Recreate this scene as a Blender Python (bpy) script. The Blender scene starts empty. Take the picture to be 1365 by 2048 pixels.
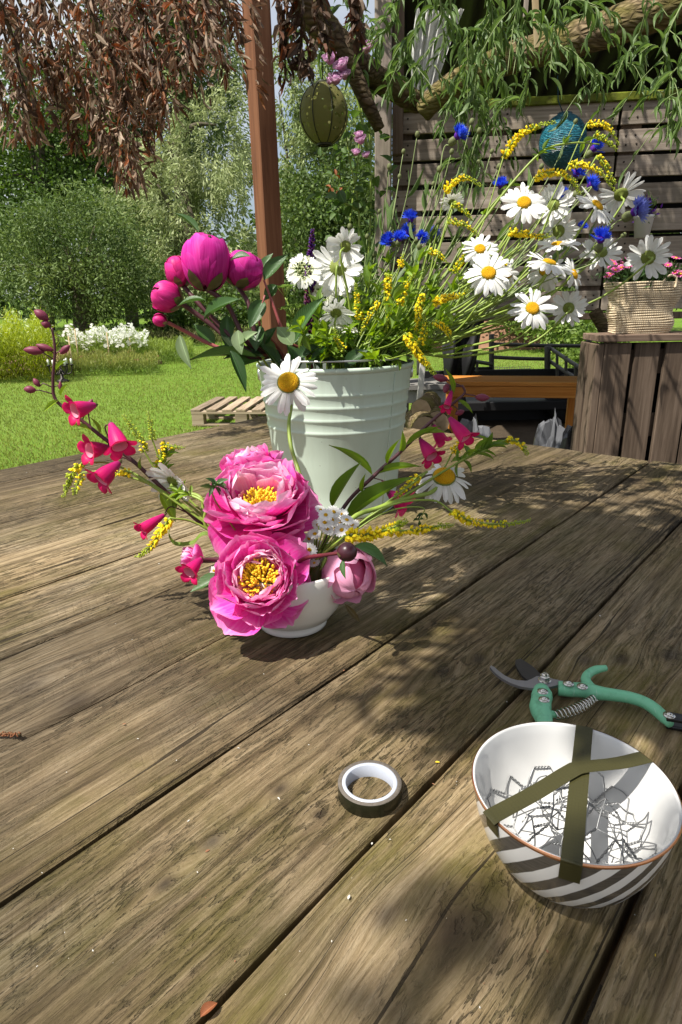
import bpy, math, random
import numpy as np
from mathutils import Vector, Matrix
rng = random.Random(11)
nr = np.random.default_rng(11)
sc = bpy.context.scene
COL = sc.collection
# ------------------------------------------------------------------ camera
FPX, PITCH, ROLL = 1280.0, math.radians(18.555), math.radians(1.066)
EYE = Vector((0, 0, 1.20))
TZ = 0.80
_F = Vector((0, math.cos(PITCH), -math.sin(PITCH)))
_R0 = Vector((1, 0, 0)); _U0 = Vector((0, math.sin(PITCH), math.cos(PITCH)))
CR = _R0 * math.cos(ROLL) - _U0 * math.sin(ROLL)
CU = _U0 * math.cos(ROLL) + _R0 * math.sin(ROLL)
cam = bpy.data.cameras.new('camera'); camo = bpy.data.objects.new('camera', cam); COL.objects.link(camo)
M = Matrix.Identity(4)
for i in range(3):
    M[i][0] = CR[i]; M[i][1] = CU[i]; M[i][2] = -_F[i]; M[i][3] = EYE[i]
camo.matrix_world = M
cam.sensor_fit = 'HORIZONTAL'; cam.sensor_width = 36; cam.lens = 36 * FPX / 1365
cam.clip_start = 0.02; cam.clip_end = 600
sc.camera = camo
# ------------------------------------------------------------------ light
SUNV = Vector((-0.47, -0.30, 1.0)).normalized()
w = bpy.data.worlds.new('World'); sc.world = w; w.use_nodes = True
nt = w.node_tree; bg = nt.nodes['Background']
sky = nt.nodes.new('ShaderNodeTexSky'); sky.sky_type = 'NISHITA'; sky.sun_disc = False
sky.sun_elevation = math.asin(SUNV.z); sky.sun_rotation = math.atan2(SUNV.x, SUNV.y) % (2 * math.pi)
sky.dust_density = 2.5; sky.air_density = 1.0
tcw = nt.nodes.new('ShaderNodeTexCoord'); cln = nt.nodes.new('ShaderNodeTexNoise'); cln.inputs['Scale'].default_value = 2.2; cln.inputs['Detail'].default_value = 6
clr = nt.nodes.new('ShaderNodeValToRGB'); clr.color_ramp.elements[0].position = .36; clr.color_ramp.elements[1].position = .56
clm = nt.nodes.new('ShaderNodeMix'); clm.data_type = 'RGBA'; clm.inputs[7].default_value = (5.6, 5.9, 6.3, 1)
nt.links.new(tcw.outputs['Generated'], cln.inputs['Vector']); nt.links.new(cln.outputs['Fac'], clr.inputs[0]); nt.links.new(clr.outputs[0], clm.inputs[0])
nt.links.new(sky.outputs[0], clm.inputs[6]); nt.links.new(clm.outputs[2], bg.inputs[0]); bg.inputs[1].default_value = 0.085
sun = bpy.data.lights.new('sun', 'SUN'); sun.energy = 5.0; sun.angle = math.radians(0.55); sun.color = (1, 0.95, 0.86)
suno = bpy.data.objects.new('sun', sun); COL.objects.link(suno)
suno.rotation_euler = SUNV.to_track_quat('Z', 'Y').to_euler()
sc.view_settings.view_transform = 'Standard'; sc.view_settings.look = 'None'
sc.view_settings.exposure = 0.70; sc.view_settings.gamma = 1
sc.cycles.max_bounces = 8; sc.cycles.transparent_max_bounces = 12; sc.cycles.caustics_reflective = False
# ------------------------------------------------------------------ measuring helpers
def ray(px, py):
    return _F + CR * ((px - 682.5) / FPX) + CU * ((1024 - py) / FPX)
def atY(px, py, Y):
    d = ray(px, py); return EYE + d * (Y / d.y)
def atZ(px, py, z=TZ):
    d = ray(px, py); return EYE + d * ((z - EYE.z) / d.z)
def dep(P): return (Vector(P) - EYE).dot(_F)
def pm(px, P): return px * dep(P) / FPX            # size in metres of px pixels at P
def cdir(x, y, z):                                 # direction right / up / towards the camera
    return (CR * x + CU * y - _F * z).normalized()
# ------------------------------------------------------------------ mesh helpers
def mesh(name, v, f, mat=None, smooth=True, uv=None, col=None, mi=None):
    v = np.asarray(v, dtype=np.float32).reshape(-1, 3)
    me = bpy.data.meshes.new(name)
    if isinstance(f, np.ndarray):
        k = f.shape[1]; lv = f.astype(np.int32).ravel(); ls = np.arange(0, len(lv), k, dtype=np.int32)
    else:
        cnt = np.array([len(q) for q in f], dtype=np.int32)
        lv = np.array([i for q in f for i in q], dtype=np.int32); ls = np.concatenate([[0], np.cumsum(cnt)[:-1]]).astype(np.int32)
    me.vertices.add(len(v)); me.vertices.foreach_set('co', v.ravel())
    me.loops.add(len(lv)); me.loops.foreach_set('vertex_index', lv)
    me.polygons.add(len(ls)); me.polygons.foreach_set('loop_start', ls)
    if mi is not None: me.polygons.foreach_set('material_index', np.asarray(mi, dtype=np.int32))
    me.update(calc_edges=True); me.validate()
    me.polygons.foreach_set('use_smooth', np.full(len(me.polygons), bool(smooth)))
    if uv is not None:
        l = me.uv_layers.new(name='UVMap'); u = np.asarray(uv, dtype=np.float32)
        l.data.foreach_set('uv', u[lv].ravel())
    if col is not None:
        a = me.color_attributes.new('Col', 'FLOAT_COLOR', 'POINT'); c = np.ones((len(v), 4), np.float32); c[:, :3] = col
        a.data.foreach_set('color', c.ravel())
    if mat is not None:
        for m in (mat if isinstance(mat, (list, tuple)) else [mat]): me.materials.append(m)
    return me
WM = {}
def obj(name, me, parent=None, Mw=None, **props):
    o = bpy.data.objects.new(name, me); COL.objects.link(o)
    Mw = Mw.copy() if Mw is not None else Matrix.Identity(4)
    WM[o.name] = Mw
    if parent is not None:
        o.parent = parent; o.matrix_basis = WM[parent.name].inverted() @ Mw
    else: o.matrix_basis = Mw
    for k, x in props.items(): o[k] = x
    return o
def thing(name, label, cat, loc=(0, 0, 0), group=None, rz=0):
    o = obj(name, None, None, Matrix.Translation(Vector(loc)) @ Matrix.Rotation(rz, 4, 'Z'))
    o.empty_display_size = 0.05
    o['label'] = label; o['category'] = cat
    if group: o['group'] = group
    return o
def frame(P, z, x=None, s=1.0):
    """matrix with local Z along z"""
    z = Vector(z).normalized(); a = Vector(x) if x is not None else (Vector((0, 0, 1)) if abs(z.z) < .95 else Vector((1, 0, 0)))
    y = z.cross(a); 
    if y.length < 1e-6: y = z.cross(Vector((0.3, 1, 0.2)))
    y.normalize(); xx = y.cross(z)
    m = Matrix.Identity(4)
    for i in range(3): m[i][0] = xx[i] * s; m[i][1] = y[i] * s; m[i][2] = z[i] * s; m[i][3] = P[i]
    return m
def frameY(P, y, up, s=1.0):
    """local Y along y, local Z near up"""
    y = Vector(y).normalized(); x = y.cross(Vector(up))
    if x.length < 1e-6: x = y.cross(Vector((.2, .3, .9)))
    x.normalize(); z = x.cross(y); m = Matrix.Identity(4)
    for i in range(3): m[i][0] = x[i] * s; m[i][1] = y[i] * s; m[i][2] = z[i] * s; m[i][3] = P[i]
    return m
class MB:
    def __init__(s): s.v = []; s.f = []; s.uv = []; s.mi = []; s.c = []
    def add(s, vf, Mx=None, mi=0, col=None):
        v, f = vf[0], vf[1]; o = len(s.v); uv = vf[2] if len(vf) > 2 else [(0, 0)] * len(v)
        for p in v:
            p = Vector(p); s.v.append(tuple(Mx @ p) if Mx is not None else tuple(p))
        s.uv.extend(uv); s.c.extend([col or (1, 1, 1)] * len(v))
        s.f.extend([tuple(i + o for i in q) for q in f]); s.mi.extend([mi] * len(f)); return s
    def mesh(s, name, mat, smooth=True):
        return mesh(name, s.v, s.f, mat, smooth, s.uv, s.c, s.mi)
def smoothpath(pts, n=6):
    pts = [Vector(p) for p in pts]
    if len(pts) < 3:
        return [pts[0].lerp(pts[-1], i / (n)) for i in range(n + 1)]
    out = []; P = [pts[0] * 2 - pts[1]] + pts + [pts[-1] * 2 - pts[-2]]
    for i in range(1, len(P) - 2):
        a, b, c, d = P[i - 1], P[i], P[i + 1], P[i + 2]
        for k in range(n):
            t = k / n
            out.append(0.5 * ((2 * b) + (c - a) * t + (2 * a - 5 * b + 4 * c - d) * t * t + (3 * b - a - 3 * c + d) * t ** 3))
    out.append(pts[-1]); return out
def tube(path, r, n=6, cap=True, flat=None):
    path = [Vector(p) for p in path]; L = len(path)
    rr = r if isinstance(r, (list, tuple)) else [r, r]
    v = []; f = []; uv = []; up = None; s = 0
    for i, p in enumerate(path):
        t = (path[min(i + 1, L - 1)] - path[max(i - 1, 0)]).normalized()
        if up is None:
            up = Vector((0, 0, 1)) if abs(t.z) < .9 else Vector((1, 0, 0))
        a = t.cross(up); a.normalize(); b = a.cross(t); up = b
        q = i / (L - 1) * (len(rr) - 1); k = min(int(q), len(rr) - 2); rad = rr[k] + (rr[k + 1] - rr[k]) * (q - k)
        if i: s += (p - path[i - 1]).length
        for j in range(n):
            g = 2 * math.pi * j / n
            v.append(p + a * (math.cos(g) * rad) + b * (math.sin(g) * rad * (flat or 1))); uv.append((j / n, s))
    for i in range(L - 1):
        for j in range(n):
            f.append((i * n + j, i * n + (j + 1) % n, (i + 1) * n + (j + 1) % n, (i + 1) * n + j))
    if cap: f.append(tuple(reversed(range(n)))); f.append(tuple(range((L - 1) * n, L * n)))
    return v, f, uv
def lathe(prof, n=32, cap0=True, cap1=False, sy=1.0):
    v = []; f = []; uv = []
    for i, (r, z) in enumerate(prof):
        for j in range(n):
            g = 2 * math.pi * j / n; v.append((r * math.cos(g), r * sy * math.sin(g), z)); uv.append((j / n, i / (len(prof) - 1)))
    for i in range(len(prof) - 1):
        for j in range(n):
            f.append((i * n + j, i * n + (j + 1) % n, (i + 1) * n + (j + 1) % n, (i + 1) * n + j))
    if cap0: f.append(tuple(reversed(range(n))))
    if cap1: f.append(tuple(range((len(prof) - 1) * n, len(prof) * n)))
    return v, f, uv
def box(sx, sy, sz, b=0.0, c=(0, 0, 0)):
    """chamfered box centred at c"""
    hx, hy, hz = sx / 2, sy / 2, sz / 2
    if b <= 0:
        v = [(x, y, z) for x in (-hx, hx) for y in (-hy, hy) for z in (-hz, hz)]
        f = [(0, 1, 3, 2), (4, 6, 7, 5), (0, 4, 5, 1), (2, 3, 7, 6), (0, 2, 6, 4), (1, 5, 7, 3)]
    else:
        v = []; idx = {}
        for x in (-1, 1):
            for y in (-1, 1):
                for z in (-1, 1):
                    for ax in range(3):
                        p = [x * hx, y * hy, z * hz]
                        for k in range(3):
                            if k != ax: p[k] -= (x, y, z)[k] * b
                        idx[(x, y, z, ax)] = len(v); v.append(tuple(p))
        f = []
        for ax in range(3):
            o = [k for k in range(3) if k != ax]
            for s in (-1, 1):
                q = []
                for (a, c2) in ((-1, -1), (1, -1), (1, 1), (-1, 1)):
                    k = [0, 0, 0]; k[ax] = s; k[o[0]] = a; k[o[1]] = c2; q.append(idx[(*k, ax)])
                f.append(tuple(q))
            # edges parallel to ax
            for a in (-1, 1):
                for c2 in (-1, 1):
                    q = []
                    for s, aa in ((-1, o[0]), (1, o[0]), (1, o[1]), (-1, o[1])):
                        k = [0, 0, 0]; k[ax] = s; k[o[0]] = a; k[o[1]] = c2; q.append(idx[(*k, aa)])
                    f.append(tuple(q))
        for x in (-1, 1):
            for y in (-1, 1):
                for z in (-1, 1): f.append(tuple(idx[(x, y, z, a)] for a in range(3)))
        vv = [Vector(p) for p in v]; g = []
        for q in f:
            n = (vv[q[1]] - vv[q[0]]).cross(vv[q[2]] - vv[q[0]]); m = sum((vv[i] for i in q), Vector()) / len(q)
            g.append(q if n.dot(m) > 0 else tuple(reversed(q)))
        f = g
    return [(p[0] + c[0], p[1] + c[1], p[2] + c[2]) for p in v], f
def prism(pts, z0, z1):
    """outline (list of xy world points) extruded"""
    n = len(pts); a = sum(pts[i][0] * pts[(i + 1) % n][1] - pts[(i + 1) % n][0] * pts[i][1] for i in range(n))
    if a < 0: pts = list(reversed(pts))
    v = [(p[0], p[1], z0) for p in pts] + [(p[0], p[1], z1) for p in pts]
    f = [tuple(reversed(range(n))), tuple(range(n, 2 * n))] + [(i, (i + 1) % n, n + (i + 1) % n, n + i) for i in range(n)]
    return v, f
def bez(a, b, c, d, n=12):
    a, b, c, d = map(Vector, (a, b, c, d)); o = []
    for i in range(n + 1):
        t = i / n; o.append(a * (1 - t) ** 3 + b * 3 * t * (1 - t) ** 2 + c * 3 * t * t * (1 - t) + d * t ** 3)
    return o
# ------------------------------------------------------------------ material helpers
class NT:
    def __init__(s, name):
        s.m = bpy.data.materials.new(name); s.m.use_nodes = True; s.t = s.m.node_tree; s.t.nodes.clear()
        s.out = s.t.nodes.new('ShaderNodeOutputMaterial'); s.b = s.n('ShaderNodeBsdfPrincipled'); s.l(s.b.outputs[0], s.out.inputs[0])
    def n(s, ty, **k):
        x = s.t.nodes.new(ty)
        for a, b in k.items(): setattr(x, a, b)
        return x
    def l(s, a, b): s.t.links.new(a, b)
    def put(s, sock, val):
        if isinstance(val, bpy.types.NodeSocket): s.l(val, sock)
        elif isinstance(val, (tuple, list)) and len(val) == 3 and sock.type == 'RGBA': sock.default_value = (*val, 1)
        else: sock.default_value = val
    def co(s, kind='Object'): return s.n('ShaderNodeTexCoord').outputs[kind]
    def pos(s): return s.n('ShaderNodeNewGeometry').outputs['Position']
    def map(s, vec, scale=(1, 1, 1), loc=(0, 0, 0), rot=(0, 0, 0)):
        m = s.n('ShaderNodeMapping'); s.l(vec, m.inputs[0]); m.inputs['Scale'].default_value = scale
        s.put(m.inputs['Location'], loc); m.inputs['Rotation'].default_value = rot; return m.outputs[0]
    def noise(s, vec, scale=5, detail=4, rough=.55, dist=0):
        x = s.n('ShaderNodeTexNoise'); s.l(vec, x.inputs['Vector'])
        for a, b in (('Scale', scale), ('Detail', detail), ('Roughness', rough), ('Distortion', dist)): x.inputs[a].default_value = b
        return x.outputs['Fac']
    def voro(s, vec, scale, feature='F1', out='Distance', rand=1.0):
        x = s.n('ShaderNodeTexVoronoi', feature=feature); s.l(vec, x.inputs['Vector']); x.inputs['Scale'].default_value = scale
        x.inputs['Randomness'].default_value = rand; return x.outputs[out]
    def wave(s, vec, scale, dist=0, detail=2, dscale=1, dir='X', prof='SIN'):
        x = s.n('ShaderNodeTexWave', bands_direction=dir, wave_profile=prof); s.l(vec, x.inputs['Vector'])
        for a, b in (('Scale', scale), ('Distortion', dist), ('Detail', detail), ('Detail Scale', dscale)): x.inputs[a].default_value = b
        return x.outputs['Fac']
    def math(s, op, a, b=0.0, clamp=False):
        x = s.n('ShaderNodeMath', operation=op, use_clamp=clamp); s.put(x.inputs[0], a); s.put(x.inputs[1], b); return x.outputs[0]
    def ramp(s, fac, stops, interp='LINEAR'):
        x = s.n('ShaderNodeValToRGB'); s.l(fac, x.inputs[0]); cr = x.color_ramp; cr.interpolation = interp
        while len(cr.elements) < len(stops): cr.elements.new(0.5)
        for e, (p, c) in zip(cr.elements, stops):
            e.position = p; e.color = (*c, 1) if isinstance(c, (tuple, list)) else (c, c, c, 1)
        return x.outputs[0]
    def mix(s, fac, a, b, mode='MIX'):
        x = s.n('ShaderNodeMix', data_type='RGBA', blend_type=mode); s.put(x.inputs[0], fac); s.put(x.inputs[6], a); s.put(x.inputs[7], b); return x.outputs[2]
    def attr(s, name='Col'): return s.n('ShaderNodeAttribute', attribute_name=name).outputs['Color']
    def rnd(s): return s.n('ShaderNodeObjectInfo').outputs['Random']
    def hsv(s, col, h=.5, sat=1., v=1.):
        x = s.n('ShaderNodeHueSaturation'); s.put(x.inputs['Color'], col); s.put(x.inputs['Hue'], h); s.put(x.inputs['Saturation'], sat); s.put(x.inputs['Value'], v); return x.outputs[0]
    def bump(s, h, strength=.3, dist=.002):
        x = s.n('ShaderNodeBump'); s.l(h, x.inputs['Height']); x.inputs['Strength'].default_value = strength; x.inputs['Distance'].default_value = dist
        s.l(x.outputs[0], s.b.inputs['Normal']); return x.outputs[0]
    def fin(s, col=None, rough=.6, spec=.3, metal=0, trans=0.0, tcol=None):
        if col is not None: s.put(s.b.inputs['Base Color'], col)
        s.put(s.b.inputs['Roughness'], rough); s.b.inputs['Specular IOR Level'].default_value = spec; s.b.inputs['Metallic'].default_value = metal
        if trans:
            tr = s.n('ShaderNodeBsdfTranslucent'); s.put(tr.inputs[0], tcol if tcol is not None else col)
            mx = s.n('ShaderNodeMixShader'); mx.inputs[0].default_value = trans
            s.l(s.b.outputs[0], mx.inputs[1]); s.l(tr.outputs[0], mx.inputs[2]); s.l(mx.outputs[0], s.out.inputs[0])
        return s.m
def plain(name, c, rough=.5, spec=.4, metal=0, var=.12, scale=30, bumpk=0.0, trans=0):
    n = NT(name); x = n.noise(n.co(), scale, 4)
    col = n.mix(x, tuple(k * (1 - var) for k in c), tuple(min(1, k * (1 + var)) for k in c))
    if bumpk: n.bump(x, bumpk, .002)
    return n.fin(col, rough, spec, metal, trans)
def leafmat(name, base, tip=None, rough=.5, trans=.35, spec=.35, vein=True, var=.25):
    """leaf colour from object random, UV vein and a fine noise"""
    n = NT(name); r = n.rnd(); uv = n.co('UV')
    c = n.mix(r, tuple(k * (1 - var) for k in base), tuple(k * (1 + var) for k in (tip or base)))
    x = n.noise(n.co(), 60, 3); c = n.mix(n.math('MULTIPLY', x, .35), c, tuple(k * 1.6 for k in base))
    if vein:
        sx = n.n('ShaderNodeSeparateXYZ'); n.l(uv, sx.inputs[0])
        d = n.math('ABSOLUTE', n.math('SUBTRACT', sx.outputs[0], .5))
        m = n.math('LESS_THAN', d, .035)
        c = n.mix(n.math('MULTIPLY', m, .5), c, tuple(min(1, k * 2.2 + .03) for k in base))
        vv = n.math('ADD', n.math('MULTIPLY', d, 14), n.math('MULTIPLY', sx.outputs[1], -18))
        s2 = n.math('SINE', n.math('MULTIPLY', vv, 6.0)); n.bump(s2, .25, .001)
    tc = n.hsv(c, .49, 1.15, 1.6)
    return n.fin(c, rough, spec, 0, trans, tc)
def foliage(name, trans=.35, rough=.55, bright=1.0):
    n = NT(name); c = n.attr('Col'); c2 = n.hsv(c, .5, 1.0, bright)
    return n.fin(c2, rough, .25, 0, trans, n.hsv(c, .49, 1.1, bright * 1.5))
def petalmat(name, stops, rough=.55, trans=.3, streak=.25, veins=40, var=.1):
    n = NT(name); uv = n.co('UV'); sx = n.n('ShaderNodeSeparateXYZ'); n.l(uv, sx.inputs[0])
    nz = n.noise(n.map(uv, (6, 1.2, 1)), 3, 3)
    v = n.math('ADD', sx.outputs[1], n.math('MULTIPLY', n.math('SUBTRACT', nz, .5), .3))
    c = n.ramp(v, stops)
    g = n.noise(n.map(uv, (veins, .8, 1)), 1.0, 3)
    c = n.mix(n.math('MULTIPLY', n.math('SUBTRACT', g, .35, True), streak * 2.2, True), c, tuple(min(1, k * 1.5 + .03) for k in stops[-1][1]))
    c = n.hsv(c, .5, 1, n.math('ADD', 1 - var, n.math('MULTIPLY', n.rnd(), 2 * var)))
    n.bump(g, .3, .001)
    return n.fin(c, rough, .25, 0, trans, c)
def woodmat(name, dark, mid, light, green=None, scale=1.0, rough=.8, axis=0, gfac=.5, bumpk=.5, varv=.25):
    """timber with grain along the object's local axis"""
    n = NT(name); o = n.co(); r = n.rnd()
    off = n.n('ShaderNodeCombineXYZ'); n.l(n.math('MULTIPLY', r, 37.0), off.inputs[0]); n.l(n.math('MULTIPLY', r, 91.0), off.inputs[1]); n.l(n.math('MULTIPLY', r, 53.0), off.inputs[2])
    va = n.n('ShaderNodeVectorMath', operation='ADD'); n.l(o, va.inputs[0]); n.l(off.outputs[0], va.inputs[1]); p = va.outputs[0]
    S = [14, 14, 14]; S[axis] = 1.1; S2 = [70, 70, 70]; S2[axis] = 2.5
    warp = n.noise(n.map(p, tuple(k * scale * .35 for k in S)), 1, 3)
    g1 = n.noise(n.map(p, tuple(k * scale for k in S)), 1.6, 6, .65, .8)
    g2 = n.noise(n.map(p, tuple(k * scale for k in S2)), 1.4, 4, .6)
    h = n.math('ADD', n.math('MULTIPLY', g1, .6), n.math('MULTIPLY', g2, .4))
    c = n.ramp(h, [(.32, dark), (.5, mid), (.68, light)])
    if green:
        c = n.mix(n.math('MULTIPLY', n.ramp(n.noise(p, 5 * scale, 5, .6), [(.45, 0), (.65, 1)]), gfac), c, green)
    c = n.hsv(c, .5, 1, n.math('ADD', 1 - varv, n.math('MULTIPLY', r, 2 * varv)))
    n.bump(h, bumpk, .003)
    return n.fin(c, rough, .2)
# ------------------------------------------------------------------ materials
def table_material():
    n = NT('weathered_table_wood'); o = n.co(); r = n.rnd(); wp = n.pos()
    sep = n.n('ShaderNodeSeparateXYZ'); n.l(o, sep.inputs[0]); X, Y = sep.outputs[0], sep.outputs[1]
    wsep = n.n('ShaderNodeSeparateXYZ'); n.l(wp, wsep.inputs[0])
    a = math.radians(40.195); A = (math.sin(a), math.cos(a)); B = (-math.cos(a), math.sin(a))
    # knots at measured spots: grain bends round them
    wob = n.noise(n.map(o, (1.0, 3, 1)), 1.0, 2)
    v = n.math('ADD', Y, n.math('MULTIPLY', n.math('SUBTRACT', wob, .5), .022))
    kmask = None
    for (px, py, rad) in KNOTS:
        K = atZ(px, py); ka = K.x * A[0] + K.y * A[1]; kb = K.x * B[0] + K.y * B[1]
        da = n.math('SUBTRACT', n.math('ADD', n.math('MULTIPLY', wsep.outputs[0], A[0]), n.math('MULTIPLY', wsep.outputs[1], A[1])), ka)
        db = n.math('SUBTRACT', n.math('ADD', n.math('MULTIPLY', wsep.outputs[0], B[0]), n.math('MULTIPLY', wsep.outputs[1], B[1])), kb)
        q = n.math('ADD', n.math('POWER', n.math('MULTIPLY', da, 1 / (rad * 2.4)), 2), n.math('POWER', n.math('MULTIPLY', db, 1 / (rad * 1.0)), 2))
        e = n.math('POWER', 2.718, n.math('MULTIPLY', q, -1.0))
        v = n.math('SUBTRACT', v, n.math('MULTIPLY', n.math('MULTIPLY', db, .75), e))
        q2 = n.math('ADD', n.math('POWER', n.math('MULTIPLY', da, 1 / (rad * .75)), 2), n.math('POWER', n.math('MULTIPLY', db, 1 / (rad * .5)), 2))
        e2 = n.math('POWER', 2.718, n.math('MULTIPLY', q2, -1.0))
        kmask = e2 if kmask is None else n.math('MAXIMUM', kmask, e2)
    def vec(sx, sy, seed):
        c = n.n('ShaderNodeCombineXYZ'); n.l(n.math('ADD', n.math('MULTIPLY', X, sx), n.math('MULTIPLY', r, seed)), c.inputs[0]); n.l(n.math('MULTIPLY', v, sy), c.inputs[1])
        n.l(n.math('MULTIPLY', r, seed * .7), c.inputs[2]); return c.outputs[0]
    rings = n.noise(vec(.40, 30, 61.), 1.0, 2, .5, .15)
    rs = n.math('FRACT', n.math('MULTIPLY', rings, 5.0))           # growth-ring bands
    rs = n.math('MULTIPLY', n.math('ABSOLUTE', n.math('SUBTRACT', rs, .5)), 2.0)
    g1 = n.noise(vec(3.0, 75, 43.), 1.0, 6, .68, .15)
    g2 = n.noise(vec(16, 420, 29.), 1.0, 5, .68, .15)
    g3 = n.noise(vec(60, 1000, 11.), 1.0, 3, .6, 0)
    fleck = n.math('MULTIPLY', n.ramp(n.noise(vec(48, 300, 17.), 1.0, 4, .6, .5), [(.53, 0), (.60, 1)]), n.ramp(n.noise(vec(3, 14, 9.), 1.0, 4, .6), [(.40, .1), (.58, 1)]))
    h = n.math('ADD', n.math('ADD', n.math('MULTIPLY', g1, .36), n.math('MULTIPLY', g2, .40)), n.math('ADD', n.math('MULTIPLY', rs, .14), n.math('MULTIPLY', g3, .10)))
    c = n.ramp(h, [(.32, (.048, .032, .015)), (.43, (.128, .088, .043)), (.54, (.27, .195, .105)), (.68, (.45, .345, .21))])
    c = n.mix(n.math('MULTIPLY', fleck, .75), c, (.055, .042, .015))
    big = n.noise(n.map(wp, (1, 1, 1)), 4.2, 6, .65, .5)
    alg = n.math('MULTIPLY', n.ramp(big, [(.40, 0), (.60, 1)]), n.ramp(n.noise(vec(8, 40, 5.), 1.0, 5, .7), [(.36, 0), (.58, 1)]))
    c = n.mix(n.math('MULTIPLY', alg, .82), c, n.mix(g2, (.055, .048, .008), (.17, .14, .028)))
    big2 = n.noise(n.map(wp, (1, 1, 1), (5, 3, 1)), 1.6, 5, .6, .4)
    c = n.mix(n.math('MULTIPLY', n.ramp(big2, [(.45, 0), (.62, 1)]), .66), c, (.052, .038, .023))
    c = n.mix(n.math('MULTIPLY', kmask, .85), c, (.03, .02, .012))
    dirt = n.voro(wp, 70); spk = n.math('LESS_THAN', dirt, .022)
    c = n.mix(n.math('MULTIPLY', spk, n.math('GREATER_THAN', n.noise(wp, 11, 2), .5)), c, (.52, .45, .34))
    c = n.hsv(c, .5, .98, n.math('ADD', .76, n.math('MULTIPLY', r, .46)))
    worn = n.math('MULTIPLY', n.ramp(n.noise(n.map(wp, (1, 1, 1), (9, 4, 2)), 2.1, 5, .6, .6), [(.46, 0), (.66, 1)]), n.ramp(g2, [(.40, 0), (.58, 1)]))
    c = n.mix(n.math('MULTIPLY', worn, .36), c, (.46, .385, .275))
    crk = n.math('ABSOLUTE', n.math('SUBTRACT', n.noise(vec(.30, 26, 77.), 1.0, 2, .5, .05), .5)); crk = n.math('MULTIPLY', n.math('LESS_THAN', crk, .0035), n.math('GREATER_THAN', n.noise(vec(1.1, 9, 21.), 1.0, 2), .5))
    c = n.mix(n.math('MULTIPLY', crk, .85), c, (.02, .014, .007))
    # saw marks across the board, only in patches
    sw = n.wave(n.map(o, (1, 1, 1), rot=(0, 0, math.radians(24))), 30, 1.6, 3, 1.5)
    sw = n.math('MULTIPLY', n.math('POWER', sw, 14), n.ramp(n.noise(n.map(o, (1, 3.5, 1)), 3.5, 4), [(.52, 0), (.66, 1)]))
    c = n.mix(n.math('MULTIPLY', sw, .13), c, (.09, .068, .035))
    hh = n.math('SUBTRACT', n.math('ADD', n.math('ADD', n.math('ADD', n.math('MULTIPLY', g2, 1.0), n.math('MULTIPLY', g3, .5)), n.math('MULTIPLY', g1, .7)), n.math('MULTIPLY', rs, .4)), n.math('ADD', n.math('MULTIPLY', sw, .16), n.math('ADD', n.math('MULTIPLY', fleck, .8), n.math('MULTIPLY', crk, 2.0))))
    n.bump(hh, 1.0, .0026)
    return n.fin(c, n.math('ADD', .62, n.math('MULTIPLY', g1, .3)), .22)
KNOTS = [(900, 1858, .04), (770, 1832, .018), (886, 1345, .022), (958, 1320, .018), (1172, 1318, .02), (1245, 1318, .022), (330, 1770, .012), (60, 1372, .035), (150, 1400, .03), (560, 1580, .013), (1180, 940, .05), (1270, 962, .05), (445, 1080, .02), (1340, 1310, .02), (425, 1685, .014), (640, 1630, .011)]
M_TABLE = table_material()
M_PALLET = woodmat('weathered_grey_pallet_wood', (.12, .095, .075), (.27, .222, .18), (.40, .345, .29), (.16, .15, .08), 1.0, .85, 0, .25)
M_PALLETV = woodmat('brown_pallet_wood', (.045, .031, .022), (.115, .082, .058), (.21, .155, .115), None, 1.0, .85, 2)
M_POST = woodmat('brown_stained_timber', (.09, .034, .016), (.19, .080, .038), (.27, .125, .062), None, .8, .7, 2, varv=.05)
M_GREYPOST = woodmat('grey_weathered_post', (.13, .10, .085), (.26, .215, .18), (.36, .31, .26), (.13, .13, .07), 1., .85, 2, .3)
M_LAWNPAL = woodmat('bleached_pallet_wood', (.15, .11, .075), (.32, .25, .17), (.46, .38, .29), None, 1.0, .85, 0)
M_ORANGE = woodmat('orange_varnished_pine', (.33, .11, .018), (.52, .20, .04), (.64, .30, .075), None, .8, .4, 0, varv=.06)
M_GREYW = woodmat('silver_grey_board', (.12, .11, .10), (.22, .21, .195), (.33, .31, .29), None, 1., .85, 0)
M_STAKE = woodmat('bamboo_cane', (.25, .17, .09), (.42, .32, .18), (.5, .4, .25), None, 1, .6, 2)
def bark(name, dark, mid, light, moss):
    n = NT(name); uv = n.co(); p = n.co()
    v = n.voro(n.map(p, (10, 38, 38)), 1.4, 'DISTANCE_TO_EDGE'); nz = n.noise(n.map(p, (6, 22, 22)), 1.5, 5, .65, .6)
    h = n.math('ADD', n.math('MULTIPLY', n.math('MINIMUM', v, .35), 1.3), n.math('MULTIPLY', nz, .6))
    c = n.ramp(h, [(.2, dark), (.5, mid), (.8, light)]); c = n.mix(n.math('MULTIPLY', n.ramp(n.noise(p, 6, 4), [(.42, 0), (.6, 1)]), .7), c, moss)
    n.bump(h, .9, .012); return n.fin(c, .9, .15)
M_BARK = bark('willow_bark', (.045, .032, .018), (.16, .115, .065), (.30, .23, .14), (.14, .125, .03))
M_DBARK = bark('dark_branch_bark', (.03, .02, .013), (.085, .058, .035), (.15, .105, .065), (.09, .075, .025))
M_TRUNK = bark('garden_tree_bark', (.04, .032, .024), (.11, .09, .068), (.2, .17, .13), (.09, .09, .04))
M_FOL = foliage('tree_leaves', .24)
M_DRY = foliage('dry_leaf_brown', .22, .6)
M_GRASSB = foliage('grass_blades', .35, .5)
M_WILLOW = leafmat('willow_leaf', (.09, .16, .036), (.14, .21, .07), .40, .35, .5, var=.3)
M_ROSELEAF = leafmat('rose_leaf', (.05, .10, .022), (.075, .13, .03), .45, .3)
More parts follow.
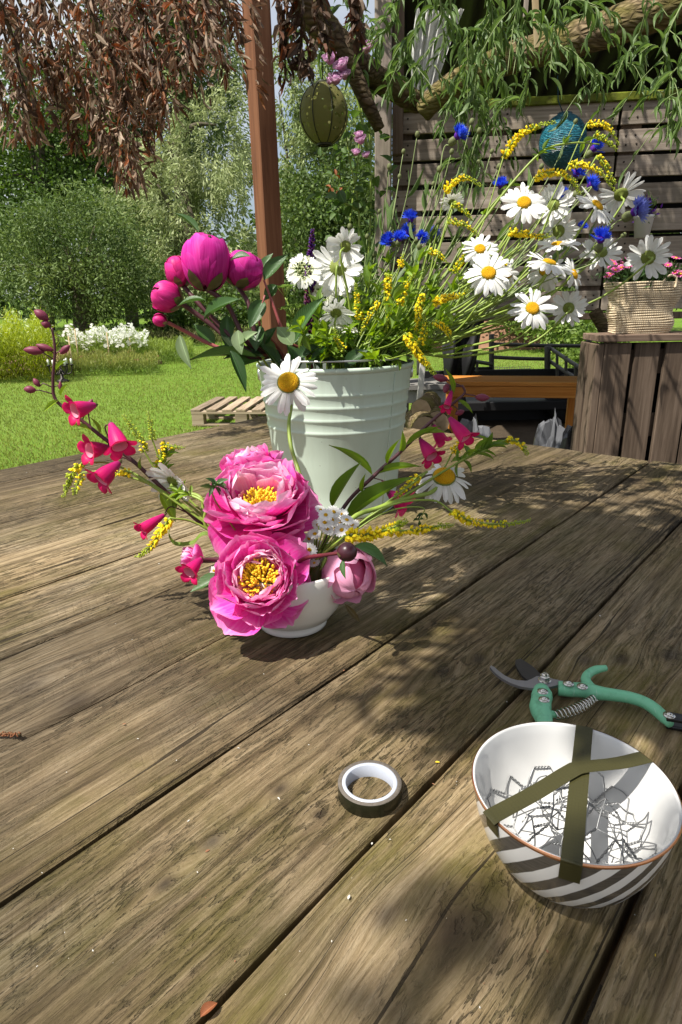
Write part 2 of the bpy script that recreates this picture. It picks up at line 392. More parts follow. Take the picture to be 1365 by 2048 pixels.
M_PLEAF = leafmat('peony_leaf', (.03, .078, .018), (.05, .11, .028), .38, .22, .5)
M_PALELEAF = leafmat('pale_leaf_underside', (.17, .24, .115), (.2, .27, .14), .55, .3)
M_SPRIG = leafmat('sprig_leaf', (.11, .20, .03), (.20, .30, .045), .45, .35, vein=False)
M_LIMELEAF = leafmat('lime_leaf', (.16, .26, .03), (.2, .3, .05), .45, .4)
M_STEM = plain('fresh_green_stem', (.24, .33, .055), .45, .4, 0, .25, 18, .0, .0)
M_GSTEM = plain('grey_green_stem', (.22, .28, .11), .55, .3, 0, .2, 18)
M_RSTEM = plain('dark_red_stem', (.12, .02, .025), .4, .4, 0, .35, 14)
M_PSTEM = plain('purple_stem', (.085, .028, .035), .45, .4, 0, .3, 14)
M_PINKSTEM = plain('pink_red_stem', (.30, .075, .075), .4, .4, 0, .25, 10)
M_WHITE = petalmat('white_daisy_petal', [(0, (.62, .66, .50)), (.18, (.80, .80, .77)), (1, (.84, .84, .83))], .6, .25, .10, 30, .03)
M_WHITE2 = petalmat('white_umbel_petal', [(0, (.62, .68, .45)), (.4, (.8, .81, .74)), (1, (.83, .83, .79))], .6, .3, .1, 20, .04)
def discmat(name, a, b):
    n = NT(name); v = n.voro(n.co(), 11); c = n.ramp(v, [(.1, a), (.6, b)]); n.bump(n.math('MULTIPLY', v, -1), .6, .05); return n.fin(c, .7, .2)
M_DISC = discmat('yellow_flower_disc', (.88, .58, .012), (.80, .40, .008))
M_DISCG = plain('green_calyx', (.17, .21, .035), .6, .3, 0, .35, 300, .3)
M_MAG = petalmat('magenta_peony_petal', [(0, (.88, .12, .48)), (.4, (.83, .018, .38)), (.76, (.87, .05, .45)), (1, (.95, .36, .66))], .5, .32, .3, 26, .12)
M_PINK = petalmat('pale_pink_peony_petal', [(0, (.86, .05, .40)), (.35, (.88, .12, .48)), (.75, (.92, .34, .62)), (1, (.95, .64, .80))], .5, .32, .35, 26, .08)
M_BUDMAG = petalmat('deep_magenta_bud_petal', [(0, (.27, .003, .085)), (.45, (.46, .004, .19)), (.85, (.54, .008, .25)), (1, (.66, .045, .38))], .6, .2, .4, 22, .2)
M_BUDRED = petalmat('crimson_bud_petal', [(0, (.25, .003, .045)), (.5, (.48, .006, .13)), (1, (.66, .03, .26))], .45, .15, .35, 30, .15)
M_SHELL = petalmat('soft_pink_peony_petal', [(0, (.70, .12, .28)), (.4, (.80, .29, .47)), (1, (.84, .40, .58))], .5, .25, .25, 24, .06)
M_DARKBUD = plain('dark_maroon_bud', (.055, .012, .02), .35, .5, 0, .4, 60)
M_SEPAL = leafmat('sepal_green_red', (.09, .10, .03), (.12, .08, .04), .5, .15, vein=False)
M_STAMEN = plain('golden_stamens', (.95, .62, .05), .6, .2, 0, .25, 500)
M_PEN = petalmat('cerise_bell_petal', [(0, (.46, .02, .19)), (.5, (.58, .010, .17)), (.8, (.62, .008, .13)), (1, (.50, .004, .07))], .45, .3, .3, 30, .1)
M_PENIN = petalmat('white_throat', [(0, (.8, .4, .5)), (1, (.7, .05, .15))], .5, .2, .5, 40)
M_CORN = petalmat('blue_cornflower_petal', [(0, (.06, .03, .42)), (.5, (.02, .05, .62)), (1, (.03, .09, .72))], .55, .3, .2, 12, .2)
M_CORNP = petalmat('pale_blue_cornflower_petal', [(0, (.1, .08, .45)), (1, (.22, .27, .7))], .55, .3, .2, 12, .1)
M_YEL = foliage('yellow_floret', .25, .5)
M_LUP = foliage('lupin_floret', .1, .6)
M_LILAC = petalmat('lilac_rose_petal', [(0, (.55, .25, .45)), (.6, (.66, .38, .58)), (1, (.74, .5, .68))], .55, .3, .15, 16, .08)
M_PINKDAISY = petalmat('pink_daisy_petal', [(0, (.5, .03, .1)), (.5, (.62, .06, .28)), (1, (.72, .3, .5))], .55, .2, .1, 10, .25)
M_GREENMASS = foliage('basket_greens', .25, .5)
# ------------------------------------------------------------------ generic plant pieces
def petal_grid(L, W, nu=5, nv=6, cup=.3, phi0=0., curl=0., ruf=0., rfreq=3., tip=.0, notch=0., seed=0, prof=None, base=.25):
    """petal growing along +Y, face up +Z"""
    R = random.Random(seed); ph = R.uniform(0, 6.28); v = []; f = []; uv = []
    prof = prof or (lambda t: (base + (1 - base) * math.sin(min(1, t / .62) * math.pi / 2)) * (1 if t < .72 else math.sqrt(max(0.0, 1 - ((t - .72) / .30) ** 2))))
    y = z = 0.0; ang = phi0; st = L / nv; rows = []
    for j in range(nv + 1):
        t = j / nv; rows.append((y, z, ang, t))
        ang = phi0 + curl * t; y += st * math.cos(ang); z += st * math.sin(ang)
    for (yy, zz, an, t) in rows:
        hw = W / 2 * prof(t)
        for i in range(nu + 1):
            s = i / nu * 2 - 1
            x = hw * s; h = cup * hw * s * s + ruf * L * math.sin(s * rfreq + ph + 2 * t) * t * t
            dl = -notch * L * (.5 + .5 * math.cos(s * math.pi * 2.5 + ph)) * max(0, t - .7) / .3 - tip * L * s * s * t * t
            v.append((x, yy + dl * math.cos(an) - h * math.sin(an), zz + dl * math.sin(an) + h * math.cos(an))); uv.append((i / nu, t))
    n = nu + 1
    for j in range(nv):
        for i in range(nu): f.append((j * n + i, j * n + i + 1, (j + 1) * n + i + 1, (j + 1) * n + i))
    return v, f, uv
_mc = {}
def cached(key, fn):
    if key not in _mc: _mc[key] = fn()
    return _mc[key]
def leafshape(mat, key, L=1., W=.3, fold=.35, droop=-.5, nv=7, pointy=1.0, seed=0):
    def mk():
        def prof(t): return max(.02, math.sin(math.pi * min(1, t ** .8)) ** pointy)
        v, f, uv = petal_grid(L, W, 4, nv, fold, .15, droop, .012, 4, 0, 0, seed, prof)
        return mesh('leaf', v, f, mat, True, uv)
    return cached(('leaf', mat.name, key), mk)
def stem_part(t, path, r, mat, n=6, name='stem'):
    b = WM[t.name].translation
    v, f, uv = tube([Vector(p) - b for p in path], r, n)
    return obj(name, mesh(name, v, f, mat, True, uv), t, Matrix.Translation(b))
def egg(r, h, n=10, m=7, p=1.0):
    pr = []
    for i in range(m + 1):
        a = math.pi * i / m; pr.append((max(1e-4, r * math.sin(a) ** p), -h * math.cos(a)))
    return lathe(pr, n, True, True)
# ---- daisy
def daisy_meshes():
    pet = []
    for k in range(6):
        def prof(t, k=k): return (.45 + .55 * min(1, t / .45)) * (1 if t < .8 else math.sqrt(max(.0, 1 - ((t - .8) / .215) ** 2)))
        v, f, uv = petal_grid(1, .265 + .03 * (k % 3), 4, 6, -.35, .25 - .03 * k, -.35 - .13 * k, .012, 5, 0, .035, k, prof)
        # grooves
        v = [(x, y, z + .012 * math.cos(u[0] * 4 * math.pi)) for (x, y, z), u in zip(v, uv)]
        pet.append(mesh('petal', v, f, M_WHITE, True, uv))
    pr = [(1, -.12), (1.0, .06), (.92, .22), (.74, .34), (.5, .40), (.25, .39), (.05, .35), (.001, .345)]
    disc = mesh('disc', *lathe(pr, 24, True, False)[:2], M_DISC)
    pr = [(.12, -.75), (.2, -.5), (.7, -.38), (1.08, -.2), (1.1, -.05), (.9, -.03), (.01, -.02)]
    cal = mesh('calyx', *lathe(pr, 18, True, False)[:2], M_DISCG)
    return pet, disc, cal
DPET, DDISC, DCAL = daisy_meshes()
def daisy(P, r, nrm, label, stem, group='white ox-eye daisies', n=21, droop=0., seed=0, discf=.28, stemr=.0024, missing=0, cat='flower'):
    R = random.Random(seed + 100); P = Vector(P); path = smoothpath(stem + [P - Vector(nrm) * r * .2], 6)
    t = thing('daisy', label, cat, path[0], group)
    stem_part(t, path, [stemr * 1.1, stemr, stemr * .9], M_STEM, 7)
    F = frame(P, nrm, (R.uniform(-1, 1), R.uniform(-1, 1), R.uniform(-1, 1)))
    dr = r * discf
    obj('disc', DDISC, t, F @ Matrix.Scale(dr, 4)); obj('calyx', DCAL, t, F @ Matrix.Scale(dr, 4))
    for k in range(n):
        if missing and k < missing: continue
        a = 2 * math.pi * (k + R.uniform(-.28, .28)) / n; L = (r - dr * .75) * R.uniform(.82, 1.06)
        m = F @ Matrix.Rotation(a, 4, 'Z') @ Matrix.Translation((0, dr * .78, -.02 * r * (k % 2) - .02 * r)) @ Matrix.Rotation(-droop + R.uniform(-.26, .18), 4, 'X') @ Matrix.Rotation(R.uniform(-.45, .45), 4, 'Y') @ Matrix.Rotation(R.uniform(-.10, .10), 4, 'Z')
        wd = R.uniform(.85, 1.12) * 21 / n
        obj('petal', DPET[R.randrange(6)], t, m @ Matrix.Diagonal((L * wd, L, L, 1)))
    return t
# ---- peony
def peony_petals(mat, n=6, cup=.42, ruf=.022, notch=.035, W=1.02, curl=.75, key=''):
    o = []
    for k in range(n):
        v, f, uv = petal_grid(1, W * (.92 + .06 * (k % 4)), 11, 10, cup, -.1, curl + .15 * (k % 3), ruf * (1 + .4 * (k % 2)), 4 + k % 3, .02, notch, 30 + k, None, .26)
        o.append(mesh('petal', v, f, mat, True, uv))
    return o
PM = peony_petals(M_MAG, 8, ruf=.024, notch=.036); PP = peony_petals(M_PINK, 8, ruf=.034, notch=.06, curl=.85)
def stamens(R, r, n=190):
    b = MB()
    for k in range(n):
        a = R.uniform(0, 6.28); q = math.sqrt(R.random()) * r; h = r * R.uniform(.5, 1.0) * (1.15 - .45 * (q / r))
        d = Vector((math.cos(a) * q * .9, math.sin(a) * q * .9, h)); base = Vector((math.cos(a) * q * .35, math.sin(a) * q * .35, 0))
        b.add(tube([base, d], r * .018, 3, False)); b.add(egg(r * .055, r * .12, 5, 4), frame(d, (d - base + Vector((R.uniform(-.4, .4), R.uniform(-.4, .4), 0)) * r)))
    return b.mesh('stamens', M_STAMEN)
def peony(P, R_, nrm, label, stem, layers, seed=1, stam=.3, smat=M_PSTEM, group='open peonies in the white bowl', x=None):
    R = random.Random(seed); P = Vector(P); path = smoothpath(stem + [P - Vector(nrm) * R_ * .1], 6)
    t = thing('peony', label, 'flower', path[0], group)
    stem_part(t, path, .0035, smat)
    F = frame(P, nrm, x or (.3, .2, .9))
    for (n, L, tilt, mats, r0, zz, jit) in layers:
        for k in range(n):
            a = 2 * math.pi * (k + R.uniform(-.25, .25)) / n + L * 7
            m = F @ Matrix.Rotation(a, 4, 'Z') @ Matrix.Translation((0, r0 * R_, zz * R_)) @ Matrix.Rotation(math.radians(tilt + R.uniform(-jit, jit)), 4, 'X') @ Matrix.Rotation(R.uniform(-.25, .25), 4, 'Y')
            s = L * R_ * R.uniform(.88, 1.1)
            mm = mats[R.randrange(len(mats))]
            obj('petal', mm, t, m @ Matrix.Diagonal((s * R.uniform(.9, 1.1), s, s, 1)))
    o = obj('stamens', stamens(R, stam * R_), t, F @ Matrix.Translation((0, 0, .04 * R_))); o['kind'] = 'stuff'
    o = obj('receptacle', mesh('receptacle', *egg(.18 * R_, .14 * R_)[:2], M_SEPAL), t, F @ Matrix.Translation((0, 0, -.1 * R_)))
    return t
# ---- closed bud from overlapping shell petals
def shells(mat, n=6, key='', open_=0.0, lo_=.50, hi_=.84):
    """petals lying on a bud: the first three close over the top, the others stop short with wavy rolled edges"""
    o = []
    for k in range(n):
        R = random.Random(k + 9); nu, nv = 12, 11; v = []; f = []; uv = []
        inner = k < 3; wid = R.uniform(1.7, 2.2); top = R.uniform(.92, 1.02) if inner else R.uniform(lo_, hi_); ph = R.uniform(0, 6)
        for j in range(nv + 1):
            t = j / nv
            for i in range(nu + 1):
                s = i / nu * 2 - 1
                lo = s * wid / 2 * (.55 + .45 * math.sin(math.pi * min(.70, t * .8 + .05)))
                lat = -math.pi / 2 + math.pi * (.04 + top * t * (1 - .20 * abs(s) ** 3.2 - .05 * math.exp(-(s * 5) ** 2)) + .022 * math.sin(6 * s + ph) * t * t)
                rr = 1 + .030 * math.sin(3.5 * s + ph) * t + (0 if inner else open_ * t * t + (.07 if open_ else .022) * max(0, t - .8) / .2 * (.5 + .5 * math.sin(4 * s + ph))) - .035 * s * s * (1 - t * .5) + .012 * math.cos(s * 9 + ph)
                c = max(0.0, math.cos(lat)); c = c ** (.74 if lat > 0 else .92)
                sg = 1 if lat < math.pi / 2 else -1
                v.append((rr * c * sg * math.sin(lo), rr * c * sg * math.cos(lo), rr * math.sin(lat) * (.94 if lat > 0 else 1))); uv.append((i / nu, t))
        q = nu + 1
        for j in range(nv):
            for i in range(nu): f.append((j * q + i, j * q + i + 1, (j + 1) * q + i + 1, (j + 1) * q + i))
        o.append(mesh('petal', v, f, mat, True, uv))
    return o
SH_MAG = shells(M_BUDMAG, 8, lo_=.42, hi_=.80); SH_RED = shells(M_BUDRED, 8, lo_=.42, hi_=.80); SH_PINK = shells(M_SHELL, open_=.10, lo_=.50, hi_=.70)
def budflower(P, rx, rz, axis, label, stem, sh, n=11, seed=0, sepals=4, smat=M_PSTEM, sr=.0042, group='closed magenta peonies in the bucket', leafm=None):
    R = random.Random(seed); P = Vector(P); ax = Vector(axis).normalized(); path = smoothpath(stem + [P - ax * rz * .9], 6)
    t = thing('peony', label, 'flower', path[0], group); stem_part(t, path, sr, smat)
    F = frame(P, ax, (R.uniform(-1, 1), R.uniform(-1, 1), .2))
    obj('bud_core', mesh('bud_core', *egg(rx * .70, rz * .74, 14, 9)[:2], sh[0].materials[0]), t, F)
    for k in range(n):
        inner = k < 3; a = k * 2.094 + R.uniform(-.3, .3) if inner else k * 2.4 + R.uniform(-.35, .35)
        s = (.90 + .018 * k) if inner else .935 + .085 * (k - 3) / max(1, n - 4)
        m = F @ Matrix.Rotation(a, 4, 'Z') @ Matrix.Rotation(R.uniform(-.05, .08) if inner else R.uniform(-.10, .14), 4, 'X') @ Matrix.Rotation(R.uniform(-.38, .38) * (0 if inner else 1), 4, 'Y') @ Matrix.Diagonal((rx * s, rx * s, rz * s * R.uniform(.93, 1.03), 1))
        obj('petal', sh[k if inner else 3 + R.randrange(len(sh) - 3)], t, m)
    def mk():
        vv, ff, uu = [], [], []
        for j in range(6):
            tt = j / 5; lat = -math.pi / 2 + .08 + 1.0 * tt
            for i in range(5):
                q = i / 4 * 2 - 1; lo = q * .62 * (1 - tt ** 2.4); r = 1 + .06 * tt * tt
                vv.append((r * math.cos(lat) * math.sin(lo), r * math.cos(lat) * math.cos(lo), r * math.sin(lat))); uu.append((i / 4, tt))
        for j in range(5):
            for i in range(4): ff.append((j * 5 + i, j * 5 + i + 1, j * 5 + i + 6, j * 5 + i + 5))
        return mesh('sepal', vv, ff, M_SEPAL, True, uu)
    for k in range(sepals):
        a = k * 2 * math.pi / sepals + R.uniform(-.3, .3)
        obj('sepal', cached('sepalmesh', mk), t, F @ Matrix.Rotation(a, 4, 'Z') @ Matrix.Diagonal((rx * 1.03, rx * 1.03, rz * 1.0, 1)) @ Matrix.Rotation(R.uniform(.0, .14), 4, 'X'))
    return t
# ---- penstemon bell
def bell_mesh():
    nu, nv = 50, 14; v = []; f = []; uv = []
    for j in range(nv + 1):
        t = j / nv
        for i in range(nu):
            a = 2 * math.pi * i / nu; lob = abs(math.cos(2.5 * a)) ** .55
            if t < .72: r = .17 + .36 * math.sin(t / .72 * math.pi / 2) ** 1.1; z = t / .72 * .72
            else:
                q = (t - .72) / .28; r = .53 + q * (.06 + .44 * lob) + .03 * math.sin(10 * a + 1) * q * q; z = .72 + q * (.04 + .30 * lob) - q * q * .20 * lob
            r *= 1 + .04 * math.cos(2 * a) * (1 if t < .72 else .5)
            v.append((r * math.cos(a), r * math.sin(a), z)); uv.append((i / nu, t))
    for j in range(nv):
        for i in range(nu): f.append((j * nu + i, j * nu + (i + 1) % nu, (j + 1) * nu + (i + 1) % nu, (j + 1) * nu + i))
    return mesh('bell', v, f, M_PEN, True, uv)
BELL = bell_mesh()
THROAT = mesh('throat', *lathe([(.47, .74), (.42, .5), (.2, .15)], 16, False, True)[:2], M_PENIN)
CALX = mesh('calyx', *lathe([(.02, -.12), (.13, -.05), (.2, .06), (.24, .2), (.26, .32)], 10, True, False)[:2], M_SEPAL)
def bell(t, B, Mo, r, jx=0):
    B = Vector(B); Mo = Vector(Mo); ax = (Mo - B); L = ax.length
    F = frame(B, ax, (.3, .5, .8 + jx)) @ Matrix.Diagonal((r, r, L * 1.08, 1))
    o = obj('bell_flower', BELL, t, F)
    obj('throat', THROAT, o, F); obj('calyx', CALX, o, F)
    return o
BUDM = mesh('bud', *lathe([(.05, -1), (.6, -.7), (1, -.1), (.85, .4), (.45, .8), (.05, 1)], 10, True, True)[:2], plain('penstemon_bud', (.17, .03, .06), .5, .3, 0, .4, 80))
def smallbud(t, P, d, r, L, mat=None):
    obj('bud', BUDM, t, frame(P, d) @ Matrix.Diagonal((r, r, L, 1)))
# ---- raceme of tiny yellow florets
def raceme(path, label, stem=None, w=.009, n=90, gfrac=.35, seed=0, group='yellow melilot sprays', allgreen=0.):
    R = random.Random(seed); path = smoothpath(path, 8); full = (smoothpath(stem + [path[0]], 5)[:-1] if stem else []) + path
    t = thing('yellow_spray', label, 'flower', full[0], group)
    stem_part(t, full, [.0016, .0011, .0007], M_STEM, 5)
    V, Fc, C = [], [], []
    for k in range(n):
        u = (k + R.random()) / n; q = u * (len(path) - 1); i = min(int(q), len(path) - 2); p = path[i].lerp(path[i + 1], q - i)
        tg = (path[i + 1] - path[i]).normalized()
        d = Vector((R.gauss(0, 1), R.gauss(0, 1), R.gauss(0, 1) - .4)); d = (d - tg * d.dot(tg)).normalized()
        taper = 1.05 - .75 * u ** 1.5; L = w * taper * R.uniform(.75, 1.2); ax = (d + tg * R.uniform(.15, .7) + Vector((0, 0, -.25))).normalized(); a2 = ax.cross(tg).normalized(); a3 = ax.cross(a2)
        wd = L * .30; o = len(V); b = p + d * .001
        V += [b, b + ax * L * .55 + a2 * wd, b + ax * L * .6 + a3 * wd, b + ax * L * .55 - a2 * wd, b + ax * L * .5 - a3 * wd, b + ax * L]
        Fc += [(o, o + 1, o + 2), (o, o + 2, o + 3), (o, o + 3, o + 4), (o, o + 4, o + 1), (o + 5, o + 2, o + 1), (o + 5, o + 3, o + 2), (o + 5, o + 4, o + 3), (o + 5, o + 1, o + 4)]
        g = (u > 1 - gfrac + R.uniform(-.12, .12)) or R.random() < allgreen
        c = (.42, .50, .04) if g else (.90, .76 + R.uniform(-.08, .06), .02)
        cb = (.22, .32, .03); C += [cb, c, c, c, c, c]
    b0 = WM[t.name].translation
    V = [x - b0 for x in V]
    o = obj('florets', mesh('florets', V, Fc, M_YEL, False, None, np.array(C)), t, Matrix.Translation(b0)); o['kind'] = 'stuff'
    return t
# ---- cornflower
def floret_mesh(mat):
    v = [(0, 0, 0)]; f = []; uv = [(0.5, 0)]; nl = 6
    ring = []
    for i in range(nl * 2 + 1):
        a = -1.05 + 2.1 * i / (nl * 2); tipv = i % 2; R = 1.0 if tipv else .62
        ring.append((math.sin(a) * R * .62, .25 + math.cos(a) * R * .75, .18 * math.sin(a * 2) * R + .12 * R)); 
    mid = [(math.sin(-1.05 + 2.1 * i / (nl * 2)) * .16, .42, -.02) for i in range(nl * 2 + 1)]
    v += mid + ring; k = nl * 2 + 1
    uv += [(i / k, .4) for i in range(k)] + [(i / k, 1) for i in range(k)]
    for i in range(k - 1): f += [(0, 1 + i + 1, 1 + i), (1 + i, 1 + i + 1, 1 + k + i + 1, 1 + k + i)]
    return mesh('floret', v, f, mat, True, uv)
FLOR = floret_mesh(M_CORN); FLORP = floret_mesh(M_CORNP)
CCAL = mesh('calyx', *lathe([(.12, -1), (.5, -.75), (.62, -.3), (.5, .15), (.4, .3)], 10, True, True)[:2], plain('cornflower_calyx', (.13, .15, .06), .6, .2, 0, .5, 200))
INN = mesh('inner_florets', *egg(.42, .5, 8, 5)[:2], plain('purple_centre', (.10, .015, .30), .6, .2, 0, .5, 400, .6))
def cornflower(P, r, nrm, label, stem, seed=0, pale=False, n=11):
    R = random.Random(seed); P = Vector(P); path = smoothpath(stem + [P - Vector(nrm) * r * .8], 6)
    t = thing('cornflower', label, 'flower', path[0], 'blue cornflowers in the bucket')
    stem_part(t, path, [.0016, .0013, .0011], M_GSTEM, 5)
    F = frame(P, nrm, (R.uniform(-1, 1), .3, .6))
    obj('calyx', CCAL, t, F @ Matrix.Translation((0, 0, -r * .35)) @ Matrix.Scale(r * .55, 4))
    obj('inner_florets', INN, t, F @ Matrix.Translation((0, 0, r * .1)) @ Matrix.Scale(r * .75, 4))
    for k in range(n):
        ring = k % 2; a = 2 * math.pi * k / n + R.uniform(-.25, .25)
        m = F @ Matrix.Rotation(a, 4, 'Z') @ Matrix.Rotation(math.radians((28 if ring else 58) + R.uniform(-14, 14)), 4, 'X') @ Matrix.Rotation(R.uniform(-.6, .6), 4, 'Y') @ Matrix.Scale(r * R.uniform(.92, 1.15), 4)
        obj('floret', FLORP if pale else FLOR, t, m)
    return t
# ---- leaves from base to tip
def leaf_between(t, B, T, wpx_m, mat, key='a', up=None, name='leaf', fold=.3, droop=-.35, pointy=1.0):
    B = Vector(B); T = Vector(T); L = (T - B).length * 1.04
    u = up or (cdir(rng.uniform(-.3, .3), .55, .7))
    me = leafshape(mat, key, 1., 1., fold, droop, 8, pointy)
    ax = (T - B).normalized()
    # the mesh bends by droop: aim so that the tip meets T
    m = frameY(B, ax, u) @ Matrix.Rotation(-(.15 + droop * .5) * .9, 4, 'X')
    return obj(name, me, t, m @ Matrix.Diagonal((wpx_m, L, L, 1)))
def pts(lst, Y):
    return [atY(p[0], p[1], p[2] if len(p) > 2 else Y) for p in lst]
# ================================================================== SETTING
def ground():
    n = NT('lawn_ground'); p = n.pos()
    a = n.noise(p, .35, 4); b = n.noise(p, 9, 5, .7); c2 = n.noise(p, 60, 3, .7)
    c = n.ramp(b, [(.3, (.055, .105, .012)), (.55, (.105, .19, .02)), (.75, (.16, .25, .035))])
    c = n.mix(n.math('MULTIPLY', n.ramp(a, [(.45, 0), (.7, 1)]), .5), c, (.17, .22, .05))
    c = n.mix(n.math('MULTIPLY', n.math('SUBTRACT', c2, .4, True), 1.4), c, (.20, .30, .05))
    # bare earth under shed and table, its dark colour standing in for shade
    sx = n.n('ShaderNodeSeparateXYZ'); n.l(p, sx.inputs[0])
    m = n.math('MULTIPLY', n.math('GREATER_THAN', n.math('ADD', sx.outputs[0], n.math('MULTIPLY', b, .6)), .75), n.math('LESS_THAN', n.math('ADD', sx.outputs[1], n.math('MULTIPLY', b, .8)), 7.4))
    m = n.math('MAXIMUM', m, n.math('LESS_THAN', n.math('ADD', sx.outputs[1], n.math('MULTIPLY', b, .5)), 2.3))
    c = n.mix(m, c, n.mix(b, (.035, .026, .018), (.10, .075, .05)))
    n.bump(n.math('ADD', b, c2), .6, .02); return n.fin(c, .9, .1)
nx, ny = 80, 90
V = []; 
for j in range(ny + 1):
    y = -15 + 215 * (j / ny) ** 1.6
    for i in range(nx + 1):
        x = -90 + 180 * i / nx; z = .04 * math.sin(x * .31 + 1) * math.sin(y * .23) if y > 7 else 0
        V.append((x, y, z + max(0, y - 24) * .012))
Fq = np.array([(j * (nx + 1) + i, j * (nx + 1) + i + 1, (j + 1) * (nx + 1) + i + 1, (j + 1) * (nx + 1) + i) for j in range(ny) for i in range(nx)])
g = obj('lawn', mesh('lawn', V, Fq, ground())); g['kind'] = 'structure'
# ---- leaf cloud
def leaves(C, L, W, out, colors, spread, droop=0., jitter=.5, flat=None):
    """one leaf (4-corner blade) per row of C; out = preferred direction"""
    n = len(C); D = out + nr.normal(size=(n, 3)) * jitter; D[:, 2] -= droop; D /= np.linalg.norm(D, axis=1)[:, None] + 1e-9
    N = nr.normal(size=(n, 3)); N[:, 2] += .7
    S = np.cross(D, N); S /= np.linalg.norm(S, axis=1)[:, None] + 1e-9
    Lr = (L * nr.uniform(.6, 1.3, n))[:, None]; Wr = (W * nr.uniform(.7, 1.3, n))[:, None]
    P = C + nr.normal(size=(n, 3)) * spread
    up = np.cross(S, D) * Wr * .5
    v = np.stack([P, P + D * Lr * .45 + S * Wr + up * .4, P + D * Lr, P + D * Lr * .45 - S * Wr + up * .4], 1).reshape(-1, 3)
    f = np.arange(n * 4).reshape(n, 4)
    return v, f, np.repeat(colors, 4, 0)
def crown(ells, clumps, per, L, W, c0, c1, droop=.5, clump_r=.3, strand=0., sparse=.0, shell=.5, lit=None):
    """ells: (centre, radii, weight)"""
    clumps = int(clumps * .42); per = int(per * 2.5); clump_r *= 1.12; L *= .82; W *= .88
    ws = np.array([e[2] for e in ells], float); ws /= ws.sum(); Cs = []; Os = []; Cl = []
    for e, wt in zip(ells, ws):
        k = max(3, int(clumps * wt)); d = nr.normal(size=(k, 3)); d /= np.linalg.norm(d, axis=1)[:, None]
        ph = nr.uniform(0, 6, 6); rad = shell + (1 - shell) * nr.random(k) ** .6
        lob = 1 + .16 * np.sin(5 * d[:, 0] + ph[0]) + .14 * np.sin(6 * d[:, 2] + ph[1]) + .12 * np.sin(7 * d[:, 1] + ph[2])
        c = np.array(e[0]) + d * np.array(e[1]) * (rad * lob)[:, None]
        keep = np.sin(c[:, 0] * 2.3 / e[1][0] * 1.5 + ph[3]) + np.sin(c[:, 2] * 3.1 / e[1][2] * 1.5 + ph[4]) + nr.normal(size=k) * .8 > -1.6 + sparse * 2
        c = c[keep]; d = d[keep]; Cs.append(c); Os.append(d)
        t = nr.random(len(c))[:, None]; Cl.append(np.array(c0) * (1 - t) + np.array(c1) * t)
    C = np.concatenate(Cs); O = np.concatenate(Os); K = np.concatenate(Cl)
    idx = np.repeat(np.arange(len(C)), per)
    off = nr.normal(size=(len(idx), 3)) * clump_r * np.array([1, 1, .75])
    if strand: off[:, 2] = nr.uniform(-1.0, .5, len(idx)) * strand; off[:, :2] *= .35
    P = C[idx] + off
    cols = K[idx] * nr.uniform(.75, 1.25, (len(idx), 1))
    return leaves(P, L, W, O[idx] * .5, cols, 0.02, droop)
def tree(name, label, cat, base, height_pts, ells, clumps, per, L, W, c0, c1, trunk_r=.15, group='trees beyond the lawn', limbs=5, **k):
    t = thing(name, label, cat, base, group); b = Vector(base)
    tr = smoothpath([b] + [Vector(p) for p in height_pts], 5); mb = MB().add(tube(tr, [trunk_r * 1.25, trunk_r, trunk_r * .6], 9))
    R = random.Random(len(label) + int(base[0] * 7))
    for i in range(limbs):
        e = ells[i % len(ells)]; s = tr[R.randrange(len(tr) // 3, len(tr))]
        q = Vector(e[0]) + Vector((R.uniform(-.6, .6) * e[1][0], R.uniform(-.6, .6) * e[1][1], R.uniform(-.2, .7) * e[1][2]))
        mb.add(tube(smoothpath([s, s.lerp(q, .5) + Vector((0, 0, .3)), q], 5), [trunk_r * .5, trunk_r * .3, trunk_r * .1], 6))
    I = Matrix.Translation(-b)
    mb.v = [tuple(I @ Vector(p)) for p in mb.v]
    obj('trunk', mb.mesh('trunk', M_TRUNK), t, Matrix.Translation(b))
    v, f, c = crown(ells, clumps, per, L, W, c0, c1, **k)
    obj('crown', mesh('crown', v - np.array(b), f, M_FOL, False, None, c), t, Matrix.Translation(b))
    return t
def ell(px, py, Y, rx, rz, ry=None, w=1.0):
    P = atY(px, py, Y); s = dep(P) / FPX
    return (tuple(P), (rx * s, (ry or rx) * s, rz * s), w)
def foot(px, Y): 
    P = atY(px, 600, Y); return (P.x, Y, max(0, Y - 24) * .012)
SILV = ((.21, .26, .10), (.38, .42, .21)); DARKG = ((.028, .055, .012), (.075, .135, .02)); MID = ((.07, .12, .025), (.15, .21, .055)); YG = ((.09, .16, .018), (.17, .25, .03))
fb = foot(160, 19)
tree('round_willow_tree', 'round bushy pollard willow behind the flower beds at the left edge of the lawn', 'tree', fb, [(fb[0] + .1, 19, 1.2), (fb[0], 19, 2.2)],
     [ell(150, 500, 19, 150, 100, w=1.2), ell(60, 545, 18.6, 110, 75), ell(235, 555, 18.6, 75, 75), ell(150, 450, 19, 100, 65, w=.8), ell(170, 580, 18.2, 120, 55, w=.8)], 900, 26, .17, .024, (.045, .085, .018), (.16, .22, .065), .3, clump_r=.24, droop=.1, shell=.62)
fb = foot(390, 24)
tree('tall_willow_tree', 'tall feathery grey-green willow behind the lawn, left of the brown timber post', 'tree', fb, [(fb[0], 24, 3), (fb[0] - .3, 24, 6)],
     [ell(385, 470, 24, 130, 150, w=1.5), ell(330, 560, 23.5, 90, 90), ell(425, 300, 24, 90, 140, w=1.2), ell(440, 570, 23, 95, 95), ell(340, 400, 24, 80, 90), ell(275, 480, 25, 80, 110), ell(300, 380, 25, 70, 90)], 1500, 26, .26, .03, *SILV, .3, clump_r=.3, strand=.5, droop=.5, shell=.45)
fb = foot(85, 29)
